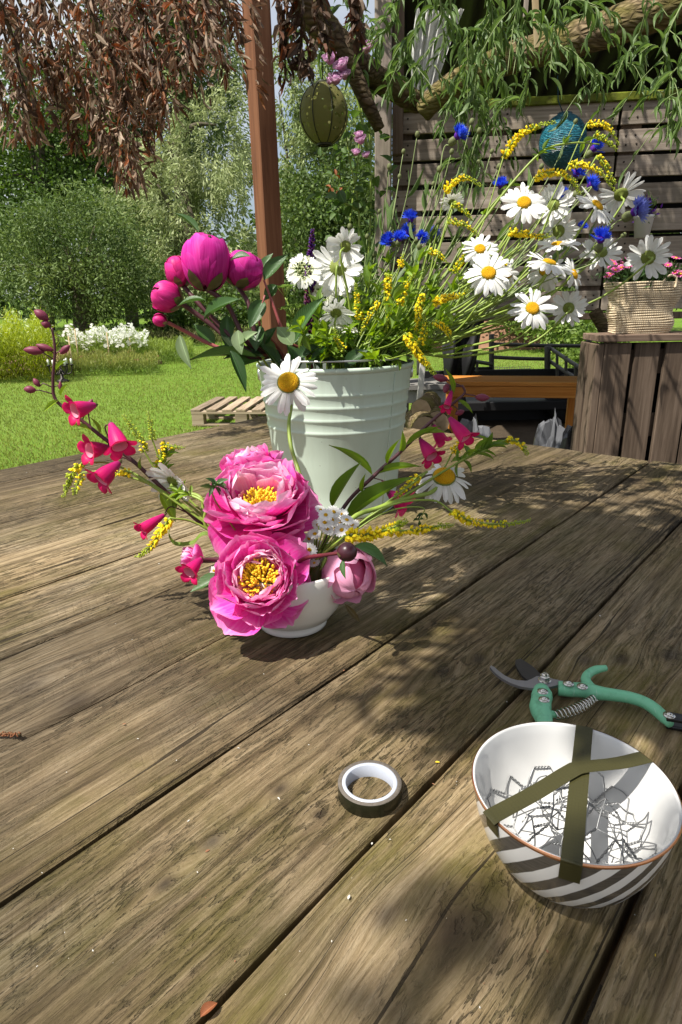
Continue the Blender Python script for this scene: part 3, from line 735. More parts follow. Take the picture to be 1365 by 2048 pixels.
P1 = atY(82, 330, 29)
tree('leafy_lime_tree', 'bright green leafy tree with a straight pale trunk behind the round pollard willow', 'tree', fb, [(P1.x, 29, P1.z), (P1.x - .2, 29, P1.z + 5)],
     [ell(40, 330, 29, 130, 110), ell(150, 300, 29, 90, 120), ell(60, 180, 29, 130, 110), ell(30, 430, 28.5, 90, 70), ell(140, 430, 29.5, 100, 60), ell(10, 300, 30, 110, 90), ell(-40, 380, 29, 90, 90)], 750, 26, .2, .07, DARKG[0], (.12, .20, .03), .26, clump_r=.4, sparse=.12, shell=.4)
fb = foot(260, 31)
P1 = atY(235, 410, 31); P2 = atY(165, 330, 31)
tree('leaning_ash_tree', 'dark leafy tree with a leaning trunk under the hanging dry leaves', 'tree', fb, [tuple(P1), tuple(P2), (P2.x - 1, 31, P2.z + 3)],
     [ell(210, 330, 31.5, 120, 130), ell(250, 180, 31, 130, 140), ell(300, 90, 31, 120, 120)], 620, 26, .24, .07, DARKG[0], DARKG[1], .24, clump_r=.45, sparse=.1, shell=.4)
fb = foot(400, 33)
tree('feathery_poplar_tree', 'very tall pale feathery tree rising behind the grey-green willow to the top of the photo', 'tree', fb, [(fb[0], 33, 5), (fb[0], 33, 12)],
     [ell(400, 120, 33, 100, 120), ell(360, 10, 33, 120, 110), ell(425, 260, 33, 80, 100)], 800, 26, .3, .04, (.11, .16, .05), (.24, .29, .12), .24, clump_r=.5, strand=.7, shell=.4, sparse=.05)
fb = foot(600, 17)
tree('loose_willow_tree', 'loose pale green willow with open branches right behind the brown timber post', 'tree', fb, [(fb[0], 17, 2), (fb[0] + .3, 17, 4)],
     [ell(600, 200, 17, 75, 110), ell(640, 330, 17, 85, 90), ell(590, 400, 17.2, 60, 70, w=.6), ell(700, 240, 16.5, 70, 120)], 700, 24, .17, .026, (.14, .20, .06), (.29, .34, .15), .14, clump_r=.24, strand=.32, shell=.35, sparse=.12)
fb = foot(650, 15)
tree('dark_hedge_tree', 'dense dark green bush beyond the lawn, between the brown post and the grey wall post', 'tree', fb, [(fb[0], 15, 1), (fb[0], 15, 2)],
     [ell(640, 480, 15, 95, 80), ell(720, 430, 15, 70, 90), ell(600, 570, 14.8, 80, 80), ell(700, 600, 14.8, 85, 75), ell(640, 400, 15.5, 80, 60)], 850, 26, .13, .032, (.04, .075, .015), (.13, .19, .045), .2, clump_r=.22, shell=.5)
fb = foot(350, 20)
tree('low_dark_shrub', 'low dark shrub at the far edge of the lawn beside the pollard willow', 'shrub', fb, [(fb[0], 20, .4), (fb[0], 20, .6)],
     [ell(345, 655, 20, 60, 35), ell(420, 640, 20.5, 60, 45), ell(500, 640, 20, 50, 45)], 330, 24, .13, .05, DARKG[0], (.09, .15, .025), .06, clump_r=.16, group=None, shell=.4, limbs=3)
fb = foot(1120, 14)
tree('weedy_bush', 'light green weedy bush beyond the trailer, seen under the pallet wall', 'shrub', fb, [(fb[0], 14, .5), (fb[0], 14, .9)],
     [ell(1110, 655, 14, 60, 32), ell(1190, 640, 13, 45, 60), ell(1040, 610, 15, 60, 30), ell(1200, 720, 9.5, 28, 55)], 420, 24, .12, .03, (.09, .15, .025), (.2, .28, .06), .05, clump_r=.16, group=None, limbs=3)
for k, (px, Y) in enumerate([(800, 20), (1000, 21), (1200, 20), (1420, 19), (1650, 18)]):
    fb = foot(px, Y)
    tree('boundary_tree', 'green leafy tree behind the shed, glimpsed through the gaps in the pallet wall', 'tree', fb, [(fb[0], Y, 2), (fb[0], Y, 4)],
         [((fb[0], Y, 3.6), (2.2, 1.6, 2.6), 1), ((fb[0] + .8, Y - .3, 1.8), (1.6, 1.2, 1.4), .6)], 330, 22, .2, .06, DARKG[0], MID[1], .2, clump_r=.35, group='trees glimpsed behind the shed', shell=.4)
# far wood behind everything
els = [((x, 44 + 3 * math.sin(x), (6.5 if x < -11 else 2.6) + 1.0 * math.sin(x * 1.7)), (5, 3, (7 if x < -11 else 3.6) + 1.0 * math.sin(x * .9)), 1) for x in range(-34, 40, 5)]
v, f, c = crown(els, 2300, 22, .55, .16, (.025, .05, .012), (.09, .14, .03), clump_r=.8, shell=.3)
o = obj('far_woodland', mesh('far_woodland', v, f, M_FOL, False, None, c)); o['kind'] = 'stuff'; o['label'] = 'dark far woodland closing the garden behind the willows'; o['category'] = 'woodland'
# ---- lawn grass blades
n = 210000
yy = 2.6 + 15 * nr.random(n) ** 1.35; xx = nr.uniform(-1, 1, n) * (.60 * yy + .5)
k = ~((xx > .95) & (yy < 7.0)); xx, yy = xx[k], yy[k]; n = len(xx)
C = np.stack([xx, yy, .04 * np.sin(xx * .31 + 1) * np.sin(yy * .23) * (yy > 7)], 1)
pat = .5 + .5 * np.sin(xx * 2.1 + np.sin(yy * 1.3)) * np.sin(yy * 1.7)
pat2 = .5 + .5 * np.sin(xx * .9 + 2 * np.sin(yy * .6)) * np.sin(yy * .8 + xx * .4)
cols = np.array([.175, .24, .045]) * (1 - pat[:, None] * .22) + pat2[:, None] * np.array([.06, .035, .02]) + nr.random((n, 1)) * np.array([.09, .085, .025])
v, f, c = leaves(C, .034, .0042 , np.tile([0, 0, 1.0], (n, 1)), cols, 0.0, 0, .38)
o = obj('lawn_grass', mesh('lawn_grass', v, f, M_GRASSB, False, None, c)); o['kind'] = 'stuff'; o['label'] = 'short sunlit lawn grass'; o['category'] = 'grass'
# ---- flower beds
def bed(px0, px1, y0, y1, name='flower_bed'):
    A_, B_, C_, D_ = [atZ(*q, .0) for q in ((px0, y0), (px1, y0 - 8), (px1 + 25, y1 - 30), (px0 + 60, y1))]
    pts_ = [A_, D_, C_, B_]; m = MB().add(prism([(p.x, p.y) for p in pts_], -.1, .055))
    o = obj(name, m.mesh(name, plain('bed_soil', (.22, .13, .085), .95, .1, 0, .5, 14, .8), False)); o['kind'] = 'structure'
bed(-120, 300, 712, 758)
def upright_mass(name, label, cat, px0, px1, ypx, Yr, h, n, cs, ct, top=None, topc=None, topn=0, topr=.02):
    """many thin upright stalks with leaflets and a flower layer on top"""
    V, Fq, C = [], [], []
    Y = nr.uniform(*Yr, n); px = nr.uniform(px0, px1, n)
    P = np.array([list(atY(a, 600, b)) for a, b in zip(px, Y)]); P[:, 2] = .02
    H = h * nr.uniform(.7, 1.08, n) * (1 + .12 * np.sin(px * .11))
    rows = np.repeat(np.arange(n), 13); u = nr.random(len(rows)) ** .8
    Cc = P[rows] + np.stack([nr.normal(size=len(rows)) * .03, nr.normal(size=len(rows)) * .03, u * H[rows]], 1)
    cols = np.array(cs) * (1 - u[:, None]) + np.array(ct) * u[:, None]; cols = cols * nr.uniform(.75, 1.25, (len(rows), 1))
    v, f, c = leaves(Cc, .085, .0065, np.tile([0, 0, .8], (len(rows), 1)), cols, .005, 0, .4)
    out = [(v, f, c)]
    if topn:
        q = nr.integers(0, n, topn); T = P[q] + np.stack([nr.normal(size=topn) * .05, nr.normal(size=topn) * .05, H[q] * nr.uniform(.82, 1.06, topn)], 1)
        vs, cs2 = [], []
        a = np.arange(6) * 1.047; tilt = nr.normal(size=(topn, 2)) * .4
        for j in range(6):
            dx, dy = np.cos(a[j]) * topr, np.sin(a[j]) * topr
            vs.append(T + np.stack([np.full(topn, dx), np.full(topn, dy) * .8, dx * tilt[:, 0] + dy * (tilt[:, 1] - .6)], 1))
        v2 = np.stack(vs, 1).reshape(-1, 3); f2 = np.arange(topn * 6).reshape(topn, 6)
        out2 = (v2, f2, np.tile(np.array(topc), (topn * 6, 1)) * nr.uniform(.85, 1.1, (topn * 6, 1)))
        fl = [tuple(r) for r in f] + [tuple(r + len(v)) for r in f2]
        me = mesh(name, np.concatenate([v, v2]), fl, M_GRASSB, False, None, np.concatenate([c, out2[2]]))
    else: me = mesh(name, v, f, M_GRASSB, False, None, c)
    o = obj(name, me); o['kind'] = 'stuff'; o['label'] = label; o['category'] = cat
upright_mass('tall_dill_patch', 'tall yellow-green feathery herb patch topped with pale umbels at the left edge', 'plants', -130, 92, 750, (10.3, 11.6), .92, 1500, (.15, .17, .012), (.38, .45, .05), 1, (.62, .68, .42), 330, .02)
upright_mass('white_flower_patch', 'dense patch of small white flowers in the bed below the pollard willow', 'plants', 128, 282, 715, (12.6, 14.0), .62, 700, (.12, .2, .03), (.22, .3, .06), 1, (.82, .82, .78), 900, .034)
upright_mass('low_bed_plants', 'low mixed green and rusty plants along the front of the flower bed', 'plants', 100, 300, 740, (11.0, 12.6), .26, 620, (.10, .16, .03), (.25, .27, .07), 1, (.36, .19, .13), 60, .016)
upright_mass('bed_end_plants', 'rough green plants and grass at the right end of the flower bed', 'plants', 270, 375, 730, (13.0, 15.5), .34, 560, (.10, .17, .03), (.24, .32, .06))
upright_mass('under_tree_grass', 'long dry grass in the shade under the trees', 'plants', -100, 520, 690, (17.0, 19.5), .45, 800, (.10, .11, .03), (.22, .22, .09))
stk = [(147, 745, 672, 11.2), (160, 735, 657, 12.2), (222, 735, 664, 12.4), (265, 728, 668, 12.8), (113, 735, 664, 11.4)]
for i, (px, yb, yt, Y) in enumerate(stk):
    b = atY(px, yb, Y); tp = atY(px + 1, yt, Y); L = tp.z
    t = thing('garden_cane', 'thin pale garden cane standing in the flower bed', 'garden cane', (b.x, Y, 0), 'garden canes in the flower bed')
    obj('cane', cached('cane', lambda: mesh('cane', *tube([(0, 0, 0), (0.004, 0, 1)], [.013, .011], 6)[:2], M_STAKE)), t, Matrix.Translation((b.x, Y, 0)) @ Matrix.Scale(L, 4, (0, 0, 1)))
    obj('cane_joint', cached('canej', lambda: mesh('cane_joint', *lathe([(.013, -.012), (.017, 0), (.013, .012)], 8, True, True)[:2], M_STAKE)), t, Matrix.Translation((b.x, Y, L * .55)))
# candelabra in the bed
b = atY(125, 760, 10.4); b.z = 0
t = thing('garden_candelabra', 'dark iron candelabra with white candles standing in the flower bed', 'candelabra', b)
M_IRON = plain('dark_iron', (.035, .03, .028), .5, .5, .6, .3, 40)
obj('candelabra_foot', mesh('candelabra_foot', *lathe([(.10, 0), (.09, .02), (.03, .05), (.02, .12)], 12, True, True)[:2], M_IRON), t, Matrix.Translation(b))
obj('candelabra_stem', mesh('candelabra_stem', *tube([(0, 0, .1), (0, 0, .3)], .014, 8)[:2], M_IRON), t, Matrix.Translation(b))
arm = mesh('candelabra_arm', *tube(smoothpath([(0, 0, .2), (.07, 0, .12), (.15, 0, .14), (.17, 0, .24)], 5), .011, 6)[:2], M_IRON)
cup = mesh('candle_cup', *lathe([(.008, 0), (.03, .015), (.032, .03)], 10, True, True)[:2], M_IRON)
can = mesh('candle', *lathe([(.016, 0), (.016, .085), (.004, .092)], 8, True, True)[:2], plain('white_candle', (.75, .75, .7), .5))
for k in range(6):
    m = Matrix.Translation(b) @ Matrix.Rotation(k * 1.047 + .3, 4, 'Z')
    a_ = obj('candelabra_arm', arm, t, m); obj('candle_cup', cup, a_, m @ Matrix.Translation((.17, 0, .235))); obj('candle', can, a_, m @ Matrix.Translation((.17, 0, .262)))
# ---- pallet lying on the lawn
pc = atZ(470, 850, 0.0)
fl = atZ(385, 855, 0.0)
th = math.radians(-6)
base = Vector((fl.x, fl.y, 0)); Rz = Matrix.Rotation(th, 4, 'Z')
t = thing('lawn_pallet', 'weathered wooden pallet lying on the lawn behind the table corner', 'pallet', base, None, th)
T0 = Matrix.Translation(base) @ Rz
slat = mesh('slat', *box(.85, .10, .022, .002), M_LAWNPAL, False)
sl2 = mesh('top_slat', *box(.098, .86, .022, .002), woodmat('bleached_pallet_wood_along', (.13, .095, .065), (.29, .22, .15), (.42, .34, .25), None, 1., .85, 1), False)
for k in range(7):
    obj('top_slat', sl2, t, T0 @ Matrix.Translation((.05 + k * .152, .43, .167 + .002 * (k % 2))) @ Matrix.Rotation(.015 * (k % 3 - 1), 4, 'Z'))
for k in range(3):
    obj('stringer', cached('strg', lambda: mesh('stringer', *box(1.0, .10, .022, .002), M_LAWNPAL, False)), t, T0 @ Matrix.Translation((.5, .05 + k * .38, .144)))
    obj('bottom_slat', cached('strg2', lambda: mesh('bottom_slat', *box(1.0, .10, .02, .002), M_LAWNPAL, False)), t, T0 @ Matrix.Translation((.5, .05 + k * .38, .022)))
    for j in range(3):
        obj('block', cached('blk', lambda: mesh('block', *box(.12, .098, .10, .003), M_LAWNPAL, False)), t, T0 @ Matrix.Translation((.062 + j * .438, .05 + k * .38, .0825)))
# ================================================================== TABLE
AZ = math.radians(40.195); A2 = Vector((math.sin(AZ), math.cos(AZ), 0)); B2 = Vector((-math.cos(AZ), math.sin(AZ), 0))
tb = Vector((0.1, .6, 0)); TR = Matrix.Identity(4)
for i in range(3): TR[i][0] = A2[i]; TR[i][1] = B2[i]
t = thing('plank_table', 'large weathered table of mossy wooden planks filling the foreground', 'table', tb)
end = max(atZ(1048, 887).dot(A2), 0); beg = -1.0
seams = [-.44, -.272, -.105, .0645, .2365, .4085, .577, .744, .910, 1.075, 1.246, 1.412, 1.545, 1.684]
gaps = {.4085: .0065, .0645: .0065, .2365: .004, .744: .005, .577: .0015}
for i in range(len(seams) - 1):
    g0 = gaps.get(seams[i], .003) / 2; g1 = gaps.get(seams[i + 1], .003) / 2
    y0, y1 = seams[i] + g0, seams[i + 1] - g1; Lg = end - beg + rng.uniform(-.006, .006)
    # plank with wavy, worn edges
    nu, nv = 60, 6; V = []; Fq = []; R = random.Random(i)
    w_ = y1 - y0; ph = [R.uniform(0, 6) for _ in range(6)]
    prof = [(-w_ / 2, -.038), (-w_ / 2, -.004), (-w_ / 2 + .003, -.0008), (-w_ / 4, 0), (w_ / 4, 0), (w_ / 2 - .003, -.0008), (w_ / 2, -.004), (w_ / 2, -.038)]
    for a in range(nu + 1):
        x = Lg * (a / nu - .5)
        wob = .0009 * math.sin(x * 9 + ph[0]) + .0006 * math.sin(x * 31 + ph[1]); wob2 = .0009 * math.sin(x * 8 + ph[2]) + .0006 * math.sin(x * 27 + ph[3])
        for q, (yy_, zz_) in enumerate(prof):
            V.append((x, yy_ + (wob if q < 3 else wob2 if q > 4 else 0), zz_ + (.0005 * math.sin(x * 5 + ph[4]) if 0 < q < 7 else 0)))
    m_ = len(prof)
    for a in range(nu):
        for q in range(m_):
            Fq.append((a * m_ + q, a * m_ + (q + 1) % m_, (a + 1) * m_ + (q + 1) % m_, (a + 1) * m_ + q))
    Fq.append(tuple(range(m_))); Fq.append(tuple(reversed(range(nu * m_, (nu + 1) * m_))))
    c_ = A2 * (beg + end) / 2 + B2 * ((y0 + y1) / 2); c_.z = TZ + R.uniform(-.0008, .0008)
    obj('plank', mesh('plank', V, [tuple(reversed(q)) for q in Fq], M_TABLE, False), t, Matrix.Translation(c_) @ TR)
wu = (seams[0] + seams[-1]) / 2
for k in (-.7, .45, 1.6):
    c_ = A2 * k + B2 * wu; c_.z = TZ - .0385 - .05
    obj('bearer', cached('bearer', lambda: mesh('bearer', *box(.07, seams[-1] - seams[0] - .12, .098, .003), M_GREYPOST, False)), t, Matrix.Translation(c_) @ TR)
    for e in (seams[0] + .2, seams[-1] - .2):
        c_ = A2 * (k + .075) + B2 * e; c_.z = (TZ - .04) / 2
        obj('leg', cached('tleg', lambda: mesh('leg', *box(.078, .09, TZ - .042, .004), M_GREYPOST, False)), t, Matrix.Translation(c_) @ TR)
# ================================================================== SHED, WALL, POSTS
WA = math.radians(7.0); WU = Vector((math.cos(WA), -math.sin(WA), 0)); WN = Vector((-math.sin(WA), -math.cos(WA), 0))   # along / towards the camera
W0 = atY(782, 605, 3.40); 
def wallpt(px, py, off=0.0):
    d = ray(px, py); o = W0 + WN * off; k = (o - EYE).dot(WN) / d.dot(WN); return EYE + d * k
WR = Matrix.Identity(4)
for i in range(3): WR[i][0] = WU[i]; WR[i][1] = -WN[i]; WR[i][2] = (0, 0, 1)[i]
t = thing('pallet_wall', 'garden screen of horizontal grey pallet boards with dark gaps between them', 'wall', (W0.x, W0.y, 0))
rowsL = [(225, 271), (279, 322), (331, 372), (383, 424), (435, 477), (487, 528), (538, 579), (588, 626)]
for i, (a, b_) in enumerate(rowsL):
    zt = wallpt(790, a).z; zb = wallpt(790, b_).z; h = zt - zb
    for (s0, s1) in ((0.0, 1.02), (1.025, 1.95)):
        L_ = s1 - s0; c_ = W0 + WU * ((s0 + s1) / 2) - WN * .008; c_.z = (zt + zb) / 2 + rng.uniform(-.003, .003)
        obj('slat', mesh('slat', *box(L_ - rng.uniform(.002, .012), .017, h * rng.uniform(.97, 1.03), .0015), M_PALLET, False), t, Matrix.Translation(c_) @ WR @ Matrix.Rotation(rng.uniform(-.004, .004), 4, 'Y'))
zlo = wallpt(790, 628).z; zhi = wallpt(790, 222).z
for s in (.05, .5, .97, 1.08, 1.5, 1.9):
    c_ = W0 + WU * s - WN * .062; c_.z = (zlo + zhi) / 2
    obj('batten', cached('batten', lambda: mesh('batten', *box(.09, .088, zhi - zlo, .002), M_PALLETV, False)), t, Matrix.Translation(c_) @ WR)
c_ = W0 + WU * 1.0 - WN * .05; c_.z = wallpt(1200, 196).z
n_ = NT('mossy_rail'); nz = n_.noise(n_.co(), 9, 5, .7); n_.bump(nz, .6, .01)
M_MOSSY = n_.fin(n_.ramp(nz, [(.35, (.06, .05, .025)), (.52, (.11, .13, .018)), (.7, (.20, .23, .03))]), .95, .1)
obj('top_rail', mesh('top_rail', *box(1.96, .13, .035, .004), M_MOSSY, False), t, Matrix.Translation(c_) @ WR)
c_ = W0 + WU * 1.0 - WN * .05; c_.z = wallpt(1100, 634).z
obj('bottom_rail', mesh('bottom_rail', *box(1.96, .10, .03, .003), M_PALLETV, False), t, Matrix.Translation(c_) @ WR)
nb = MB(); nail = lathe([(.0045, 0), (.004, .0015)], 7, False, True)
for i, (a, b_) in enumerate(rowsL):
    for s in (.03, .07, .48, .52, .95, .99, 1.06, 1.1, 1.48, 1.52):
        for q in (.28, .72):
            zt = wallpt(790, a + (b_ - a) * q).z; p_ = W0 + WU * (s + rng.uniform(-.006, .006)) + WN * .0012; p_.z = zt + rng.uniform(-.004, .004)
            nb.add(nail, frame(p_, WN))
o = obj('nails', nb.mesh('nails', plain('rusty_nail', (.035, .025, .02), .6, .4, .5)), t); o['kind'] = 'stuff'
# grey wall post
pb = wallpt(766, 700, .06); pb.z = 0
t = thing('wall_post', 'tall grey weathered post at the left end of the pallet wall', 'post', pb)
c_ = pb.copy(); c_.z = 1.55
obj('timber', mesh('timber', *box(.075, .085, 3.1, .004), M_GREYPOST, False), t, Matrix.Translation(c_) @ WR)
c_ = pb + WU * .045 - WN * .0; c_.z = 1.55 + .9
obj('cleat', mesh('cleat', *box(.05, .045, 1.25, .003), M_PALLETV, False), t, Matrix.Translation(c_ + WU * .02 - WN * .03) @ WR)
# open shed behind
M_SHADEBOARD = plain('shade_dark_board', (.012, .011, .010), .85, .2, 0, .4, 8)  # near-black colours here and on the roof sheet carry the interior's shade
M_TIN = plain('dark_corrugated_sheet', (.03, .03, .032), .6, .3, 0, .3, 6)
sb = W0 + WU * 1.0 - WN * 1.3; sb.z = 0
t = thing('open_shed', 'dark open shed with a corrugated roof behind the pallet wall', 'shed', sb)
zr0, zr1 = 2.62, 2.30
for k in range(4):
    V = []; Fq = []; nx_ = 40
    for i in range(nx_ + 1):
        x = -.05 + k * .74 + .76 * i / nx_
        for j, yy_ in enumerate((-.02, 2.6)):
            V.append(tuple(W0 + WU * x - WN * yy_ + Vector((0, 0, -W0.z + (zr0 if j == 0 else zr1) + .018 * math.sin(i * 1.05) + .004 * k))))
    Fq = [(i * 2, i * 2 + 2, i * 2 + 3, i * 2 + 1) for i in range(nx_)]
    V2 = [(a, b2, c2 + .006) for a, b2, c2 in V]; o_ = len(V)
    Fq += [tuple(reversed([q + o_ for q in f2])) for f2 in Fq]
    obj('roof_sheet', mesh('roof_sheet', V + V2, Fq, M_TIN), t)
for s in (0.02, 1.45, 2.8):
    c_ = W0 + WU * s - WN * 1.3; c_.z = 2.38
    obj('rafter', mesh('rafter', *box(.06, 2.5, .10, .003), M_SHADEBOARD, False), t, Matrix.Translation(c_) @ WR @ Matrix.Rotation(-.122, 4, 'X'))
for s, q in ((0.02, 2.5), (2.8, 2.5), (2.8, .1)):
    c_ = W0 + WU * s - WN * q; c_.z = 1.12
    obj('post', mesh('post', *box(.09, .09, 2.24, .004), M_SHADEBOARD, False), t, Matrix.Translation(c_) @ WR)
for k in range(6):
    c_ = W0 + WU * 1.45 - WN * 2.50; c_.z = 2.24 - k * .17
    obj('dark_backing', mesh('dark_backing', *box(2.9, .02, .165, .002), M_SHADEBOARD, False), t, Matrix.Translation(c_) @ WR)  # boards added at the back so the shed opening reads near black
for k in range(9):
    c_ = W0 + WU * 2.87 - WN * 1.3; c_.z = 2.15 - k * .20
    obj('side_board', mesh('side_board', *box(.02, 2.5, .195, .002), M_SHADEBOARD, False), t, Matrix.Translation(c_) @ WR)
# brown timber post with brace beam
pp = atY(553, 640, 2.55); pp.z = 0
t = thing('timber_post', 'tall brown stained square post of the pergola, left of the mint bucket', 'post', pp)
Pr = Matrix.Rotation(math.radians(38), 4, 'Z')
lean = atY(512, 0, 2.55) - pp; up_ = Vector((lean.x, 0, lean.z)).normalized()
fm = frame(pp, up_, (math.cos(math.radians(33)), math.sin(math.radians(33)), 0))
obj('timber', mesh('timber', *box(.072, .072, 2.35, .004), M_POST, False), t, fm @ Matrix.Translation((0, 0, 1.175)))
c_ = atY(500, -2, 2.55)
t = thing('pergola_beam', 'brown pergola beam resting on the brown post at the top edge', 'beam', c_)
obj('timber', mesh('timber', *box(2.6, .09, .12, .004), woodmat('brown_stained_beam', (.09, .03, .013), (.19, .07, .03), (.27, .11, .05), None, .8, .7, 0), False), t, Matrix.Translation(c_ + Vector((-1.27, .25, .17))) @ Matrix.Rotation(math.radians(-9), 4, 'Z'))
# dark branch braces
def log(name, label, path, radii, mat, n=12, cat='branch', extra=None, grp=None):
    path = smoothpath(path, 8); b = path[0]; t = thing(name, label, cat, b, grp)
    v, f, uv = tube([p - b for p in path], radii, n)
    v = [p + Vector((rng.gauss(0, 1), rng.gauss(0, 1), rng.gauss(0, 1))) * radii[0] * .035 for p in v]
    obj('limb', mesh('limb', v, f, mat, True, uv), t, Matrix.Translation(b))
    if extra:
        for (pth, rr) in extra:
            pth = smoothpath(pth, 7); v, f, uv = tube([p - b for p in pth], rr, 9); obj('side_branch', mesh('side_branch', v, f, mat, True, uv), t, Matrix.Translation(b))
    return t
log('forked_branch', 'dark forked branch slanting down from the pergola to the grey wall post', pts([(590, -70, 2.7), (640, 45, 2.75), (700, 110, 2.85), (760, 160, 3.0), (838, 208, 3.15)], 3), [.065, .058, .05, .048, .04], M_DBARK,
    extra=[(pts([(672, 75, 2.78), (705, 140, 2.8), (735, 205, 2.82), (760, 258, 2.85)], 2.8), [.04, .032, .028, .022])])
log('thick_log', 'thick mossy willow bough crossing the top right corner', pts([(845, 225, 3.1), (890, 180, 3.05), (1010, 120, 2.95), (1120, 88, 2.85), (1250, 45, 2.75), (1420, -20, 2.65)], 3), [.042, .047, .053, .058, .062, .068], M_BARK, 16)
# white curtain gathered
M_CLOTH = plain('white_curtain_cloth', (.74, .73, .70), .85, .1, 0, .05, 20, .1, .3)
V, Fq = [], []; cb = atY(845, 215, 3.25); nj, ni = 14, 36
ct = atY(862, 60, 3.25); hgt = (ct - cb).z * 1.25
for j in range(nj + 1):
    u = j / nj; wd = .026 + .075 * u ** .7
    for i in range(ni + 1):
        s = i / ni * 2 - 1
        V.append((s * wd + .05 * u * u + (ct.x - cb.x) * u * .6, .02 * math.sin(s * 17 + u * 2) * (0.35 + u * .65) + .012 * math.sin(s * 29), hgt * u))
Fq = [(j * (ni + 1) + i, j * (ni + 1) + i + 1, (j + 1) * (ni + 1) + i + 1, (j + 1) * (ni + 1) + i) for j in range(nj) for i in range(ni)]
t = thing('white_curtain', 'gathered white curtain tied back beside the grey wall post', 'curtain', cb)
obj('cloth', mesh('cloth', V, Fq, M_CLOTH), t, Matrix.Translation(cb))
obj('tieback', mesh('tieback', *lathe([(.027, -.012), (.031, 0), (.027, .012)], 14, True, True)[:2], M_CLOTH), t, Matrix.Translation(cb + Vector((0, 0, .012))))
# hanging slivers of wood at the top
for k, (x0, y0, x1, y1, Y, wd, lab) in enumerate([(1069, -30, 1076, 95, 2.4, .013, 'long pale split stick hanging over the thick bough'), (1054, -30, 1053, 33, 2.4, .009, 'short broken grey stick hanging beside the long pale stick')]):
    a_ = atY(x0, y0, Y); b_ = atY(x1, y1, Y); L_ = (a_ - b_).length
    t = thing('hanging_stick', lab, 'stick', b_)
    v, f = box(wd * 1.6, wd * .6, L_, .001)
    v = [(x * (1 - .7 * max(0, -z / L_ - .25) * (k == 0)) + .003 * math.sin(z * 30), y, z) for x, y, z in v]
    obj('split_wood', mesh('split_wood', v, f, M_STAKE if k == 0 else M_GREYPOST, False), t, frame((a_ + b_) / 2, a_ - b_, (1, 0, 0)))
    obj('string', mesh('string', *tube([a_, a_ + Vector((0.0, 0, .15))], .0012, 5)[:2], M_GSTEM), t)
# ---- lanterns
def lantern(name, label, P, r, rz, mat, ribmat, ribs, cord):
    t = thing(name, label, 'lantern', P)
    pr = [(max(.001, r * math.sin(math.pi * (.07 + .86 * i / 22))), -rz * math.cos(math.pi * (.07 + .86 * i / 22))) for i in range(23)]
    v, f, uv = lathe(pr, 40, False, False); T = Matrix.Translation(P)
    obj('shade', mesh('shade', v, f, mat, True, uv), t, T)
    rb = [(Vector((p[0] * 1.008, 0, p[1]))) for p in pr]; rm = mesh('rib', *tube(rb, .0022, 5)[:2], ribmat)
    for k in range(ribs): obj('rib', rm, t, T @ Matrix.Rotation(2 * math.pi * k / ribs + .35, 4, 'Z'))
    ringm = mesh('rim_ring', *lathe([(r * .30, -.006), (r * .32, 0), (r * .30, .006)], 24, False, False)[:2], ribmat)
    obj('rim_ring', ringm, t, T @ Matrix.Translation((0, 0, rz * .955))); obj('rim_ring', ringm, t, T @ Matrix.Translation((0, 0, -rz * .955)))
    obj('hanger', mesh('hanger', *tube(cord, .0022, 5)[:2], ribmat), t)
    return t
n_ = NT('green_lantern_cloth'); uv = n_.co('UV')
w1 = n_.wave(n_.map(uv, (1, 1, 1)), 60, 0, 0, 1, 'Y'); vv = n_.voro(n_.map(uv, (26, 15, 1)), 1.0)
c_ = n_.mix(n_.noise(n_.co(), 14, 4), (.21, .20, .055), (.32, .30, .10)); c_ = n_.mix(n_.math('MULTIPLY', w1, .4), c_, (.04, .045, .015))
n_.bump(w1, .5, .003); n_.fin(c_, .6, .3, 0, .35, (.34, .34, .10))
hole = n_.math('LESS_THAN', vv, n_.math('MULTIPLY', n_.ramp(n_.noise(uv, 4, 2), [(.3, .5), (.55, 1)]), .34))
tr_ = n_.n('ShaderNodeBsdfTransparent'); mx = n_.n('ShaderNodeMixShader'); prev = n_.out.inputs[0].links[0].from_socket
n_.l(hole, mx.inputs[0]); n_.l(prev, mx.inputs[1]); n_.l(tr_.outputs[0], mx.inputs[2]); n_.l(mx.outputs[0], n_.out.inputs[0]); M_GL = n_.m
P = atY(648, 228, 2.75); r = pm(49, P)
lantern('green_lantern', 'olive green round cloth lantern with pinholes hanging left of the wall post', P, r, r * 1.12, M_GL, plain('dark_olive_wire', (.03, .032, .012), .6), 8, [P + Vector((0, 0, r * 1.08)), atY(640, 40, 2.75)])
n_ = NT('blue_lantern_thread'); uv = n_.co('UV')
w1 = n_.wave(n_.map(uv, (1, 1, 1)), 14, 1.5, 2, 3, 'Y'); w2 = n_.noise(n_.map(uv, (34, 80, 1)), 1, 3, .7)
c_ = n_.ramp(w2, [(.32, (.002, .02, .04)), (.48, (.01, .12, .18)), (.6, (.03, .28, .36)), (.68, (.35, .62, .66))])  # palest stop is a glint painted into the thread colour
n_.bump(n_.math('ADD', w1, w2), .9, .004); n_.fin(c_, .35, .5, 0, .15, (.02, .2, .28)); M_BL = n_.m
P = atY(1126, 283, 2.95); r = pm(46, P)
lantern('blue_lantern', 'teal blue woven thread lantern hanging in front of the pallet wall', P, r, r * 1.08, M_BL, plain('dark_blue_wire', (.008, .05, .075), .5), 0, [P + Vector((0, 0, r * .95)), atY(1117, 200, 2.95), atY(1116, 150, 2.9)])
